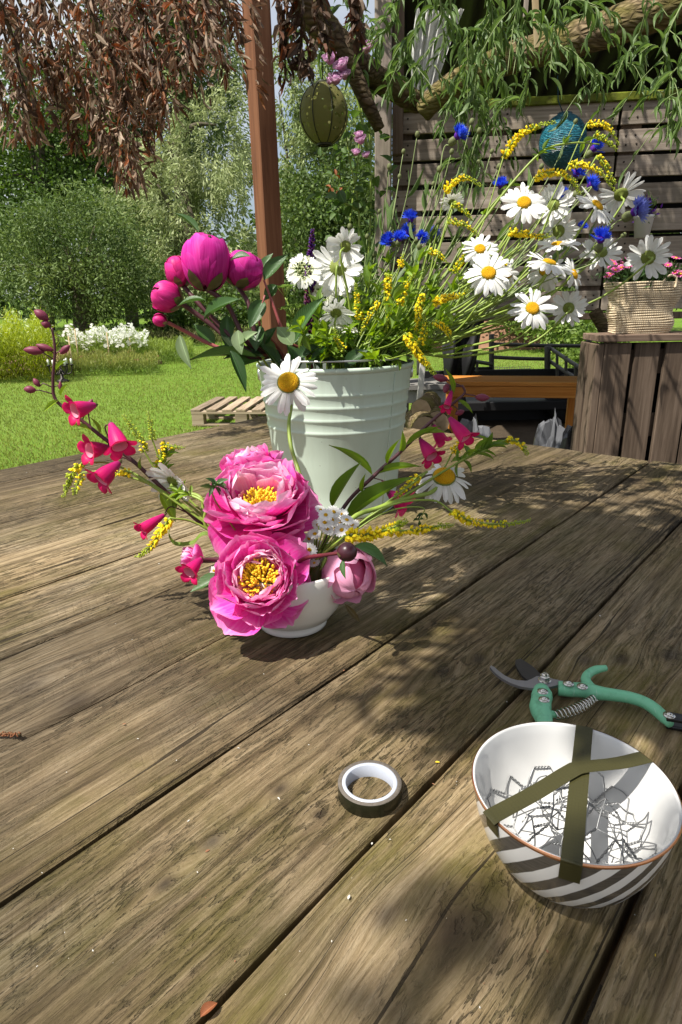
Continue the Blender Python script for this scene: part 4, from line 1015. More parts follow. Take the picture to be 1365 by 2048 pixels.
# ---- pot on the wall
P = wallpt(1284, 475, .055); r = pm(19, P)
t = thing('wall_pot', 'small white pot hanging on the pallet wall behind the blue cornflower', 'pot', P)
obj('pot', mesh('pot', *lathe([(r * .72, 0), (r * .98, .082), (r * 1.06, .084), (r * 1.06, .094), (r * .95, .094), (r * .85, .06)], 20, True, False)[:2], plain('white_glazed_pot', (.72, .71, .68), .35, .5)), t, Matrix.Translation(P))
obj('bracket', mesh('bracket', *box(.02, .03, .03, .002), M_IRON, False), t, Matrix.Translation(P - WN * r * 1.1 + Vector((0, 0, .085))) @ WR)
V = nr.normal(size=(260, 3)) * np.array([.022, .022, .02]) + np.array([0, 0, .11])
v, f, c = leaves(V, .035, .006, np.tile([0, 0, .5], (260, 1)), np.where(nr.random((260, 1)) < .35, np.array([[.12, .02, .3]]), np.array([[.1, .15, .05]])), .003)
o = obj('pot_plant', mesh('pot_plant', v, f, M_GREENMASS, False, None, c), t, Matrix.Translation(P)); o['kind'] = 'stuff'
# ---- slatted crate at the right with basket
CY = 2.42
cl = atY(1207, 670, CY); cr_ = atY(1460, 668, CY); zt = cl.z
t = thing('slatted_planter', 'upright brown crate of vertical slats standing at the right end behind the table', 'crate', (cl.x + .3, CY + .1, 0))
x = cl.x + .012
wds = [.098, .092, .10, .11, .1]; gap_ = [.016, .020, .008, .014, .014]
for k in range(5):
    wd = wds[k]
    obj('slat', mesh('slat', *box(wd, .018, zt - .03, .002), M_PALLETV, False), t, Matrix.Translation((x + wd / 2, CY + .009 + .003 * (k % 2), (zt - .03) / 2)) @ Matrix.Rotation(rng.uniform(-.004, .004), 4, 'Y'))
    x += wd + gap_[k]
for k in range(5): obj('dark_backing', cached('bkb', lambda: mesh('dark_backing', *box(.118, .018, zt - .04, .002), M_SHADEBOARD, False)), t, Matrix.Translation((cl.x + .08 + k * .12, CY + .156, (zt - .04) / 2)))  # dark panel added behind the slats to keep their gaps dark
for z_ in (zt - .1, zt - .34, .3):
    obj('crossbar', mesh('crossbar', *box(.62, .02, .09, .002), M_PALLETV, False), t, Matrix.Translation((cl.x + .32, CY + .034, z_)))
for x_, y_ in ((cl.x - .004, CY + .038), (cl.x - .004, CY + .128), (cl.x + .60, CY + .128)):
    obj('corner_post', mesh('corner_post', *box(.03, .075, zt - .032, .003), M_PALLETV, False), t, Matrix.Translation((x_, y_, (zt - .032) / 2)))
for k in range(2):
    obj('top_board', mesh('top_board', *box(.66, .085, .024, .002), woodmat('planter_top_board%d' % k, (.06, .04, .03), (.16, .11, .08), (.27, .2, .15), None, 1, .8, 0), False), t, Matrix.Translation((cl.x + .315, CY + .028 + k * .09, zt - .012)))
for k in range(5):
    obj('side_slat', cached('sdsl', lambda: mesh('side_slat', *box(.016, .014, .10, .002), M_PALLETV, False)), t, Matrix.Translation((cl.x - .004, CY + .083, .12 + k * .19)))
# basket
bc = atY(1277, 664, CY + .10); bc.z = zt
wT, wB, hB = pm(67, bc), pm(53, bc), pm(96, bc)
n_ = NT('woven_seagrass'); o_ = n_.co(); sx = n_.n('ShaderNodeSeparateXYZ'); n_.l(o_, sx.inputs[0])
ang = n_.math('ARCTAN2', sx.outputs[1], sx.outputs[0]); 
st = n_.math('SINE', n_.math('ADD', n_.math('MULTIPLY', sx.outputs[0], 900), n_.math('MULTIPLY', n_.noise(o_, 40, 2), 9)))
nz = n_.noise(o_, 60, 4); c_ = n_.mix(nz, (.52, .40, .25), (.78, .67, .49)); c_ = n_.mix(n_.math('MULTIPLY', n_.math('ADD', st, 1), .12), c_, (.25, .16, .08))
n_.bump(st, .5, .002); M_WEAVE = n_.fin(c_, .85, .2)
t = thing('woven_basket', 'pale woven straw basket with a loop handle on top of the slatted crate', 'basket', bc)
coils = 23
for k in range(coils):
    u = (k + .5) / coils; a_ = wB + (wT - wB) * u + .004 * math.sin(u * 9); b2 = a_ * .62; ch = hB / coils
    pr = []
    path = [Vector((a_ * math.copysign(abs(math.cos(q)) ** .6, math.cos(q)), b2 * math.copysign(abs(math.sin(q)) ** .6, math.sin(q)), .0015 * math.sin(q * 5 + k))) for q in [2 * math.pi * i / 44 for i in range(45)]]
    obj('coil', mesh('coil', *tube(path, ch * .56, 6, False)[:2], M_WEAVE), t, Matrix.Translation(bc + Vector((.006 * math.sin(k * .5), 0, hB * u))))
hp = [Vector((wT * .22, -wT * .61, hB * .88)), Vector((wT * .26, -wT * .64, hB * 1.0)), Vector((wT * .4, -wT * .62, hB * 1.10)), Vector((wT * .58, -wT * .6, hB * 1.08)), Vector((wT * .64, -wT * .6, hB * 1.0)), Vector((wT * .6, -wT * .63, hB * .87))]
obj('handle', mesh('handle', *tube(smoothpath(hp, 6), .0042, 8)[:2], M_WEAVE), t, Matrix.Translation(bc))
obj('basket_base', mesh('basket_base', *lathe([(wB * .95, .004), (wB * .97, .01)], 30, True, True, .62)[:2], M_WEAVE), t, Matrix.Translation(bc))
# flowers in the basket
fb_ = bc + Vector((0, 0, hB))
t = thing('basket_daisies', 'pink and purple small daisies growing in the straw basket', 'flowers', fb_)
n = 2600; q = nr.normal(size=(n, 3)) * np.array([wT * .42, wT * .26, .016]) + np.array([0, 0, .015])
v, f, c = leaves(q, .03, .0035, np.tile([0, 0, .6], (n, 1)), np.array([.045, .09, .025]) * nr.uniform(.5, 1.8, (n, 1)), .002)
o = obj('greens', mesh('greens', v, f, M_GREENMASS, False, None, c), t, Matrix.Translation(fb_)); o['kind'] = 'stuff'
o = obj('soil', mesh('soil', *lathe([(wT * .9, -.02), (wT * .9, -.012), (.001, -.005)], 24, True, False, .6)[:2], plain('basket_soil', (.04, .03, .02), .9)), t, Matrix.Translation(fb_))
b = MB()
for k in range(11):
    v, f, uv = petal_grid(1, .5, 2, 3, .2, .25, -.3, 0, 3, 0, 0, k); b.add((v, f, uv), Matrix.Rotation(k * 2 * math.pi / 11, 4, 'Z') @ Matrix.Translation((0, .2, 0)))
pdm = b.mesh('bloom', M_PINKDAISY); pdc = mesh('bloom_centre', *lathe([(.34, .0), (.36, .12), (.2, .24), (.001, .27)], 10, True, False)[:2], plain('orange_yellow_centre', (.75, .33, .02), .6))
bl = [(1229, 527), (1236, 521), (1246, 527), (1255, 521), (1266, 519), (1276, 523), (1223, 535), (1232, 540), (1244, 535), (1258, 532), (1221, 548), (1216, 553), (1250, 541), (1240, 530), (1263, 527), (1272, 515), (1353, 516), (1330, 525), (1337, 530), (1322, 522), (1345, 538), (1352, 545), (1340, 545), (1362, 548), (1285, 520), (1312, 527), (1226, 520), (1330, 541)]
for k, (px, py) in enumerate(bl):
    Pq = atY(px, py, CY + .10 + rng.uniform(-.07, .05)); r = pm(rng.uniform(6.5, 9), Pq)
    F_ = frame(Pq, cdir(rng.uniform(-.6, .6), .6, rng.uniform(.3, 1)))
    o = obj('bloom', pdm, t, F_ @ Matrix.Scale(r, 4)); obj('bloom_centre', pdc, o, F_ @ Matrix.Scale(r, 4))
    root = fb_ + Vector(((Pq.x - fb_.x) * .7, (Pq.y - fb_.y) * .7, 0)); obj('stalk', mesh('stalk', *tube([root, (root + Pq) / 2 + Vector((.004, 0, .004)), Pq], .001, 4)[:2], M_STEM), o)
# ---- benches, trailer, clutter under the wall
BY = 3.55
a_ = atY(905, 766, BY); b_ = atY(1192, 782, BY); zb = a_.z
bd = Vector((b_.x - a_.x, -.16, 0)); Lb = bd.length; bu = bd.normalized(); bn = Vector((bu.y, -bu.x, 0))
BR = Matrix.Identity(4)
for i in range(3): BR[i][0] = bu[i]; BR[i][1] = -bn[i]
t = thing('orange_bench', 'orange varnished pine bench under the pallet wall', 'bench', (a_.x + Lb / 2, BY, 0))
mid = Vector((a_.x, BY + .1, 0)) + bu * Lb / 2
for k in range(3):
    obj('seat_board', cached('seatb', lambda: mesh('seat_board', *box(Lb + .02, .10, .022, .002), M_ORANGE, False)), t, Matrix.Translation(mid + Vector((0, .005 + k * .105, zb - .011))) @ BR)
obj('apron', mesh('apron', *box(Lb - .02, .02, .062, .002), M_ORANGE, False), t, Matrix.Translation(mid + Vector((0, -.03, zb - .054))) @ BR)
for s in (-.46, .42):
    for q in (.0, .22):
        obj('leg', cached('oleg', lambda: mesh('leg', *box(.045, .045, zb - .09, .003), woodmat('orange_leg', (.33, .11, .018), (.52, .20, .04), (.64, .30, .075), None, .8, .4, 2), False)), t, Matrix.Translation(mid + bu * Lb * s + Vector((0, q, (zb - .09) / 2 + .003))) @ BR)
a_ = atY(826, 770, 3.3); b_ = atY(903, 776, 3.3)
t = thing('grey_bench', 'silver grey plank bench left of the orange bench', 'bench', (a_.x, 3.3, 0))
for k in range(2):
    obj('plank', mesh('plank', *box(.42, .13, .028, .003), M_GREYW, False), t, Matrix.Translation((a_.x - .02, 3.37 + k * .14, a_.z - .014)))
obj('apron', mesh('apron', *box(.40, .02, .07, .002), plain('pale_painted_board', (.42, .42, .40), .7), False), t, Matrix.Translation((a_.x - .02, 3.36, a_.z - .065)))
for s in (-.17, .17): obj('leg', mesh('leg', *box(.05, .18, a_.z - .03, .003), M_GREYW, False), t, Matrix.Translation((a_.x - .02 + s, 3.44, (a_.z - .03) / 2)))
M_WPOST = plain('peeling_white_paint', (.55, .53, .49), .8, .2, 0, .25, 40)
p_ = atY(834, 800, 3.25)
t = thing('white_stake', 'short peeling white stake beside the rim of the mint bucket', 'stake', (p_.x, 3.25, 0))
L_ = atY(836, 722, 3.25).z
obj('stake_board', mesh('stake_board', *box(.028, .028, L_, .003), M_WPOST, False), t, Matrix.Translation((p_.x, 3.25, L_ / 2)) @ Matrix.Rotation(.06, 4, 'Y'))
obj('stake_cap', mesh('stake_cap', *box(.034, .034, .012, .002), M_WPOST, False), t, Matrix.Translation((p_.x + .03 * L_, 3.25, L_ + .006)))
# firewood
t0 = atY(850, 838, 3.15)
M_CUT = plain('cut_log_end', (.33, .24, .15), .85, .1, 0, .3, 25, .4)
for k, (px, py, r, lab) in enumerate([(842, 850, .062, 'split log with a pale cut end lying lowest beside the bucket'), (870, 838, .058, 'round pale log end facing forward beside the bucket'), (852, 812, .05, 'rough topmost log on the pile beside the bucket'), (832, 870, .05, 'dark log at the bottom left of the pile beside the bucket'), (882, 872, .048, 'small log at the right foot of the pile')]):
    P = atY(px, py, 3.05 + .05 * k); t = thing('firewood_log', lab, 'log', P, None)
    v, f, uv = tube([(0, -.10, 0), (0.004, 0, .004), (0, .12, 0)], [r, r * 1.06, r], 12, False)
    v = [p + Vector((rng.gauss(0, .004), 0, rng.gauss(0, .004))) for p in v]
    T = Matrix.Translation(P) @ Matrix.Rotation(rng.uniform(-.5, .5), 4, 'Z')
    obj('log_bark', mesh('log_bark', v, f, M_BARK, True, uv), t, T)
    cap = [(r * .97 * math.cos(q * .5236) * (1 + .05 * math.sin(q * 2.3 + k)), -.101 - .002 * (q % 2), r * .97 * math.sin(q * .5236)) for q in range(12)] + [(0, -.106, 0)]
    obj('cut_end', mesh('cut_end', cap, [(q, (q + 1) % 12, 12) for q in range(12)], M_CUT, False), t, T)
base_z = t0.z
# stump heap that carries the logs
hb = Vector((t0.x, 3.2, 0)); t = thing('stump', 'broad rough stump under the small log pile', 'stump', hb)
v, f, uv = lathe([(.24, 0), (.2, .15), (.185, .42), (.19, base_z - .14), (.17, base_z - .11)], 18, True, True)
obj('stump_wood', mesh('stump_wood', [(a + rng.gauss(0, .006), b2 + rng.gauss(0, .006), c2) for a, b2, c2 in v], f, M_BARK, True, uv), t, Matrix.Translation(hb))
# plastic sacks
def sack(label, P, sx, sy, sz, mat, seed):
    R = random.Random(seed); V = []; n_, m_ = 26, 16
    for j in range(m_ + 1):
        la = -math.pi / 2 + math.pi * j / m_
        for i in range(n_):
            lo = 2 * math.pi * i / n_
            k = 1 + .13 * math.sin(3 * lo + seed + 2 * la) + .10 * math.sin(5 * lo - 4 * la + seed) + .06 * math.sin(11 * lo + 7 * la) + R.gauss(0, .016)
            V.append((sx * math.cos(la) * math.cos(lo) * k, sy * math.cos(la) * math.sin(lo) * k, max(-sz * .8, sz * math.sin(la) * k)))
    Fq = [(j * n_ + i, j * n_ + (i + 1) % n_, (j + 1) * n_ + (i + 1) % n_, (j + 1) * n_ + i) for j in range(m_) for i in range(n_)]
    t = thing('plastic_sack', label, 'sack', (P.x, P.y, P.z - sz * .8)); obj('sack_film', mesh('sack_film', V, Fq, mat, False), t, Matrix.Translation(P))
    obj('sack_neck', mesh('sack_neck', *lathe([(.03, -.01), (.014, .008), (.022, .026)], 9, True, True)[:2], mat), t, Matrix.Translation(P + Vector((sx * .3, 0, sz * .92))) @ Matrix.Rotation(.6, 4, 'Y'))
M_SACK = plain('grey_white_plastic', (.13, .133, .145), .25, .6, 0, .3, 12); M_BSACK = plain('black_plastic', (.012, .012, .014), .2, .6)
def sackat(label, px, py, Y, sx, sz, mat, seed):
    P = atY(px, py, Y); h = P.z + sz; sack(label, Vector((P.x, Y, h * .5)), sx, sx * .8, h * .56, mat, seed)
sackat('pale grey plastic sack under the right leg of the orange bench', 1105, 880, 2.95, .10, .03, M_SACK, 3)
sackat('black plastic sack between the pale sack and the slatted crate', 1160, 885, 2.85, .095, .03, M_BSACK, 5)
sackat('crumpled white plastic sack under the left end of the orange bench', 945, 878, 3.1, .12, .02, M_SACK, 8)
# trailer
M_RUST = plain('grey_weathered_metal', (.07, .068, .06), .55, .4, .4, .3, 20)
M_BLACKP = plain('black_trailer_panel', (.010, .010, .011), .6, .3)
tx = atY(1050, 760, 6.6)
t = thing('livestock_trailer', 'dark open trailer with metal side rails standing beyond the orange bench', 'trailer', (tx.x, 6.6, 0))
def rail(a, b, r=.018, name='rail'): obj(name, mesh(name, *tube(smoothpath([a, (Vector(a) + Vector(b)) / 2 + Vector((0, 0, -.004)), b], 3), r, 7)[:2], M_RUST), t)
def bx(name, a, b, Y, th_, mat=M_BLACKP):
    A_ = atY(*a, Y); B_ = atY(*b, Y); c = (A_ + B_) / 2
    obj(name, mesh(name, *box(abs(A_.x - B_.x), th_, abs(A_.z - B_.z), .006), mat, False), t, Matrix.Translation(c))
bx('front_panel', (838, 742), (1172, 782), 6.2, .03); bx('floor_bed', (838, 790), (1172, 800), 6.6, 1.1)
bx('shade_panel', (838, 802), (1172, 866), 6.35, .03); bx('low_panel', (900, 735), (985, 745), 6.25, .03)  # first panel is added to darken the open space below the trailer
for (x0, y0, x1, y1, Y0, Y1) in [(984, 688, 1178, 692, 6.3, 6.3), (984, 714, 1100, 718, 6.3, 6.3), (905, 713, 985, 728, 5.6, 6.3), (1100, 695, 1172, 742, 6.3, 5.4), (1100, 722, 1172, 768, 6.3, 5.4)]:
    rail(atY(x0, y0, Y0), atY(x1, y1, Y1))
for (x, y0, y1, Y, r) in [(984, 668, 745, 6.3, .026), (1096, 692, 780, 6.25, .03), (1178, 676, 760, 6.3, .022), (1115, 705, 775, 6.1, .014), (1133, 712, 775, 5.85, .014), (1152, 728, 778, 5.6, .014), (838, 700, 750, 6.2, .02), (935, 718, 745, 5.9, .014), (955, 722, 745, 6.0, .014)]:
    rail(atY(x, y0, Y), atY(x, y1, Y), r, 'upright')
for s in (880, 1140):
    p_ = atY(s, 830, 6.15); obj('wheel', mesh('wheel', *lathe([(.0, -.07), (.2, -.07), (.24, -.04), (.24, .04), (.2, .07), (.0, .07)], 22, False, False)[:2], M_BLACKP), t, Matrix.Translation((p_.x, 6.15, .245)) @ Matrix.Rotation(math.pi / 2, 4, 'X'))
wb = MB()
for k in range(16): wb.add(tube([atY(985 + k * 5, 733 - (k < 3) * 2, 6.9), atY(985 + k * 5, 748, 6.9)], .0022, 4))
for y in (735, 739, 743, 747): wb.add(tube([atY(985, y, 6.9), atY(1062, y - 2, 6.9)], .0022, 4))
o = obj('wire_panel', wb.mesh('wire_panel', M_RUST), t); o['kind'] = 'stuff'
# black tarpaulin hanging under the wall
V = []; ni, nj = 14, 16
for j in range(nj + 1):
    u = j / nj
    for i in range(ni + 1):
        s = i / ni; px = (882 + 8 * u) + (90 - 34 * u) * s; p_ = atY(px, 630 + 135 * u, 5.2); V.append((p_.x, 5.2 + .05 * math.sin(s * 12 + u * 3) + .03 * math.sin(u * 7), p_.z))
Fq = [(j * (ni + 1) + i, j * (ni + 1) + i + 1, (j + 1) * (ni + 1) + i + 1, (j + 1) * (ni + 1) + i) for j in range(nj) for i in range(ni)]
m_ = mesh('tarpaulin', V, Fq, M_BLACKP)
t = thing('black_tarpaulin', 'black tarpaulin hanging in folds under the pallet wall', 'tarpaulin', atY(925, 765, 5.2)); obj('tarpaulin_sheet', m_, t)
obj('tarpaulin_pole', mesh('tarpaulin_pole', *tube([atY(876, 629, 5.22), atY(978, 631, 5.22)], .012, 7)[:2], M_RUST), t)
# soil heap far behind
V = []; n_ = 22
hc = atY(1010, 690, 16)
for j in range(n_ + 1):
    for i in range(n_ + 1):
        a_ = (i / n_ * 2 - 1); b2 = (j / n_ * 2 - 1); h = max(0, 1 - a_ * a_ - b2 * b2); V.append((hc.x + a_ * 1.7, 16 + b2 * 1.1, .78 * h ** .7 + rng.gauss(0, .03) - .03))
Fq = [(j * (n_ + 1) + i, j * (n_ + 1) + i + 1, (j + 1) * (n_ + 1) + i + 1, (j + 1) * (n_ + 1) + i) for j in range(n_) for i in range(n_)]
o = obj('soil_heap', mesh('soil_heap', V, Fq, plain('red_brown_soil', (.24, .135, .085), .95, .1, 0, .5, 6, .8))); o['kind'] = 'structure'
# prop trunk leaning beside the basket
log('leaning_prop', 'brown leaning branch propped under the pallet wall beside the straw basket', [atY(1225, 690, 3.2), atY(1208, 655, 3.2), atY(1190, 622, 3.2)], [.028, .03, .03], M_DBARK)
# ================================================================== HANGING FOLIAGE
def twig_leaves(t, path, n, Lr, Wr, mat, R, droop=-.8, keys=4, out=.8, start=.08):
    path = smoothpath(path, 6)
    for k in range(n):
        u = start + (1 - start) * (k + R.random()) / n; q = u * (len(path) - 1); i = min(int(q), len(path) - 2); p = path[i].lerp(path[i + 1], q - i); tg = (path[i + 1] - path[i]).normalized()
        d = (tg * .7 + Vector((R.gauss(0, 1), R.gauss(0, 1), R.gauss(0, .6))) * out * .6 + Vector((0, 0, -.25))).normalized()
        L = R.uniform(*Lr); me = leafshape(mat, R.randrange(keys), 1., 1., .25, droop - .3 * R.random(), 6, 1.15, R.randrange(9))
        obj('leaf', me, t, frameY(p, d, (R.gauss(0, .6), R.gauss(0, .6) - .3, 1)) @ Matrix.Diagonal((L * R.uniform(.13, .19), L, L, 1)))
def willow(label, path, n, seed, Lr=(.036, .075), side=4, group='green willow twigs over the pallet wall'):
    R = random.Random(seed); P = smoothpath(path, 6); t = thing('willow_twig', label, 'branch', P[0], group)
    stem_part(t, P, [.0035, .002, .001], M_GSTEM, 5, 'twig'); twig_leaves(t, path, n, Lr, None, M_WILLOW, R)
    for s in range(side):
        i = R.randrange(len(P) // 5, len(P) - 2); b = P[i]; e = b + Vector((R.uniform(-.14, .14), R.uniform(-.12, .10), R.uniform(-.2, -.02)))
        pth = [b, b.lerp(e, .5) + Vector((0, 0, .02)), e]; stem_part(t, smoothpath(pth, 5), .001, M_GSTEM, 4, 'side_twig'); twig_leaves(t, pth, int(n * .32), Lr, None, M_WILLOW, R)
    return t
WT = [
 ([(780, -60, 2.5), (800, 10, 2.5), (770, 60, 2.55), (745, 110, 2.6)], 30), ([(840, -70, 2.4), (850, 30, 2.4), (800, 120, 2.45), (770, 190, 2.5)], 32),
 ([(900, -60, 2.35), (905, 40, 2.4), (930, 120, 2.45), (905, 190, 2.5)], 36), ([(960, -60, 2.2), (985, 20, 2.25), (950, 90, 2.3), (925, 160, 2.35)], 34),
 ([(1010, -60, 2.3), (1000, 30, 2.35), (1010, 90, 2.4), (985, 170, 2.45)], 30), ([(1080, -70, 2.2), (1110, 10, 2.2), (1108, 70, 2.3), (1100, 130, 2.35)], 24),
 ([(1150, -60, 2.3), (1180, 10, 2.3), (1200, 40, 2.35), (1240, 95, 2.4)], 22), ([(660, -60, 2.9), (700, 10, 2.9), (740, 40, 2.9), (760, 90, 2.95)], 26),
 ([(620, -60, 3.1), (590, 20, 3.1), (575, 70, 3.1)], 22), ([(870, 130, 2.75), (905, 190, 2.8), (925, 215, 2.85), (935, 245, 2.9)], 26),
 ([(930, 140, 2.8), (965, 200, 2.85), (960, 240, 2.9), (945, 300, 2.95)], 28), ([(980, 130, 2.8), (1010, 180, 2.85), (1000, 215, 2.9), (990, 255, 2.95)], 24),
 ([(900, 180, 2.9), (925, 280, 2.95), (940, 320, 3.0), (935, 380, 3.05)], 24), ([(1040, 100, 2.6), (1056, 150, 2.6), (1050, 195, 2.65), (1040, 215, 2.65)], 16),
 ([(1120, 90, 2.5), (1160, 120, 2.5), (1190, 145, 2.5), (1215, 150, 2.5)], 18), ([(1420, 60, 2.1), (1360, 130, 2.15), (1310, 180, 2.2), (1280, 205, 2.25)], 16),
 ([(1430, 150, 2.1), (1375, 190, 2.15), (1350, 230, 2.2), (1335, 255, 2.2)], 14), ([(1300, -60, 2.3), (1290, 30, 2.35), (1260, 110, 2.4), (1235, 130, 2.4)], 20),
 ([(1390, -40, 2.2), (1340, 60, 2.2), (1330, 110, 2.25), (1345, 160, 2.3)], 18), ([(730, -60, 2.7), (720, 20, 2.75), (690, 60, 2.8), (670, 110, 2.8)], 22),
 ([(870, -60, 2.15), (880, 0, 2.2), (905, 50, 2.2), (950, 60, 2.25)], 24), ([(1040, -60, 2.1), (1030, 0, 2.1), (1050, 40, 2.15), (1090, 55, 2.15)], 20)]
for k, (p_, n) in enumerate(WT):
    side = ('hanging over the dark shed opening' if p_[0][0] > 1040 else 'hanging beside the grey wall post' if p_[0][0] < 880 else 'hanging in front of the pallet wall and thick bough')
    willow('leafy green willow twig ' + side, pts(p_, 2.5), int(n * 1.15), 40 + k, group='willow twigs ' + side)
# dry brushwood hanging from the pergola at the top left
def dry_branch(label, path, n, seed, L=.05, W=.0085, spread=.028, dark=1.0, group='dry leafy branches hanging from the pergola', leafname='dry_leaves', vary=True, root=None):
    R = random.Random(seed); P = smoothpath(path, 6); b = P[0]; t = root or thing('dry_branch', label, 'branch', P[0], group)
    if root: v_, f_, u_ = tube([p - b for p in P], [.006, .004, .0015], 6); t = obj('branch', mesh('branch', v_, f_, M_DBARK), root, Matrix.Translation(b))
    else: stem_part(t, P, [.006, .004, .0015], M_DBARK, 6, 'twig')
    idx = nr.random(n) * (len(P) - 1.001); Pi = np.array([list(p) for p in P]); i0 = idx.astype(int); fr = (idx - i0)[:, None]
    C = Pi[i0] * (1 - fr) + Pi[i0 + 1] * fr
    sp = spread * (1 + .8 * (1 - idx / len(P)))
    # leaves gather on side twigs
    nt_ = max(6, n // 22); tw = nr.normal(size=(nt_, 3)) * np.array([1, 1, .35]) * (nr.uniform(.2, 2.2, (nt_, 1)) if vary else .8); ti = nr.integers(0, nt_, n)
    C = C + tw[ti] * sp[:, None] * .9 + nr.normal(size=(n, 3)) * .006
    pal = np.array([[.17, .10, .062], [.30, .21, .145], [.22, .075, .028], [.10, .062, .04], [.38, .29, .21], [.26, .11, .045]]) * dark
    cols = pal[nr.choice(6, n, p=[.30, .20, .10, .24, .09, .07])] * nr.uniform(.7, 1.2, (n, 1))
    V, Fq, CC = [], [], []
    D = nr.normal(size=(n, 3)) * .50 + tw[ti] * .25; D[:, 2] -= 1.0; D /= np.linalg.norm(D, axis=1)[:, None]
    S = np.cross(D, nr.normal(size=(n, 3))); S /= np.linalg.norm(S, axis=1)[:, None]; N = np.cross(S, D)
    Lr = (L * nr.uniform(.55, 1.3, n))[:, None]; Wr = (W * nr.uniform(.5, 1.25, n))[:, None]; cu = nr.normal(size=(n, 1)) * .25
    m1 = C + D * Lr * .35 + N * Lr * cu * .4; m2 = C + D * Lr * .7 + N * Lr * cu * .3
    v = np.stack([C, m1 + S * Wr + N * Wr * .7, m1, m1 - S * Wr + N * Wr * .7, m2 + S * Wr * .75 + N * Wr * .6, m2, m2 - S * Wr * .75 + N * Wr * .6, C + D * Lr - N * Lr * cu * .2], 1).reshape(-1, 3)
    o = np.arange(n)[:, None] * 8
    tri = np.array([[0, 1, 2], [0, 2, 3], [1, 4, 5], [1, 5, 2], [2, 5, 6], [2, 6, 3], [4, 7, 5], [5, 7, 6]])
    f = (o[:, :, None] + tri[None]).reshape(-1, 3)
    q = obj(leafname, mesh(leafname, v - np.array(b), f, M_DRY, False, None, np.repeat(cols, 8, 0)), t, Matrix.Translation(b)); q['kind'] = 'stuff'
    return t
DB = [
 ([(-30, -60), (20, 60), (40, 150), (55, 215), (45, 255)], 420), ([(10, -60), (60, 50), (95, 130), (110, 180)], 400), ([(70, -60), (100, 80), (140, 190), (160, 290)], 620), ([(60, -60), (130, 60), (190, 190), (240, 300), (268, 365)], 800),
 ([(110, -60), (165, 60), (215, 180), (255, 280), (270, 335)], 760), ([(150, -70), (195, 60), (240, 150), (250, 230)], 520), ([(190, -60), (240, 60), (285, 160), (310, 230)], 620), ([(230, -60), (265, 60), (300, 170), (295, 295)], 600),
 ([(250, -60), (290, 40), (320, 130), (332, 220)], 520), ([(300, -60), (320, 30), (350, 110), (378, 180)], 420), ([(330, -60), (360, 20), (375, 90), (380, 120)], 330), ([(350, -70), (370, 0), (395, 60), (415, 110)], 320),
 ([(390, -60), (415, 10), (440, 70), (455, 160)], 360), ([(420, -60), (440, 0), (455, 30), (460, 70)], 220), ([(10, 90), (30, 170), (50, 230), (48, 265)], 200), ([(-40, 20), (-10, 120), (0, 180), (5, 220)], 200),
 ([(-40, -50), (0, 20), (10, 70), (20, 130)], 300), ([(120, 100), (165, 200), (200, 270), (225, 320)], 430), ([(380, -60), (395, -10), (410, 20), (430, 45)], 200)]
for k, (p_, n) in enumerate(DB):
    Y = 1.75 + .25 * ((k * 7) % 5) / 4
    big = 'longest brown dry-leaved branch, reaching lowest over the round willow' if k == 3 else None
    tx_ = p_[-1][0]; wh = 'at the left edge of the photo' if tx_ < 75 else 'above the round willow' if tx_ < 280 else 'above the tall grey-green willow' if tx_ < 385 else 'beside the brown post'
    dry_branch(big or 'brown dry-leaved branch hanging ' + wh, pts(p_, Y), int(n * .47), k, .037, .0047, .018, 1.08, group=None if big else 'dry leafy branches hanging ' + wh)
for k, (p_, n) in enumerate([([(560, -50), (575, 30), (570, 90), (572, 150)], 90), ([(595, -50), (605, 40), (615, 90), (622, 150)], 110), ([(700, -60), (712, 0), (718, 30), (720, 65)], 80), ([(640, -60), (630, 0), (640, 50), (632, 110)], 70)]):
    dry_branch('dark withered branch tip hanging right of the brown post', pts(p_, 2.0), int(n * .7), 60 + k, .045, .0085, .008, .5, 'withered branch tips right of the brown post')
# overhead: the brushwood roof that shades the right and back of the table
ROOF = thing('brushwood_canopy', 'brushwood roof of dry leafy branches overhead, shading the right of the table', 'roof', (.3, .4, 2.1))
def over(tgt, h, k, n, L=.06, W=.013, spread=.06, half=.13):
    p = Vector(tgt) + SUNV * (h / SUNV.z); a = rng.uniform(0, 3.14); d = Vector((math.cos(a), math.sin(a), 0)) * half
    dry_branch('dry-leaved branch lying on the brushwood roof above the table', [p - d, p + Vector((0, 0, .03)), p + d], n, 300 + k, L, W, spread, .8, None, vary=False, root=ROOF)
OV = [(1120, 1125), (1265, 1135), (1345, 1125), (1250, 1195), (1160, 1260), (1350, 1200), (1080, 1090), (1150, 1085), (1230, 1090), (1320, 1080), (1100, 1170), (1190, 1160), (1290, 1170), (1370, 1160), (1130, 1240), (1220, 1240), (1310, 1230), (1400, 1230), (1090, 1310), (1190, 1310), (1290, 1300), (1380, 1310), (1060, 1370), (1240, 1370), (1340, 1370), (1450, 1100), (1480, 1200), (1500, 1320), (1560, 1150), (1600, 1250), (1520, 980)]
DAP = [(1330, 1940), (1300, 2040), (880, 1900), (1090, 1900), (1420, 1980), (1440, 1850), (1380, 1900), (960, 1450)]  # leaf clusters added high up to cast soft dapples at these spots
for k, (px, py) in enumerate(OV):
    nr_ = py > 1220
    over(atZ(px, py), 1.30 + .05 * (k % 4), k, 260, spread=.040 if nr_ else .085, half=.05 if nr_ else .12)
    over(atZ(px + 25, py + (-15 if nr_ else 12)), 1.55 + .05 * (k % 4), 100 + k, 200, spread=.040 if nr_ else .09, half=.05 if nr_ else .12)
for k, (px, py) in enumerate(DAP): over(atZ(px, py), 2.5 + .2 * (k % 4), 200 + k, 46, .040, .012, .018, .03)
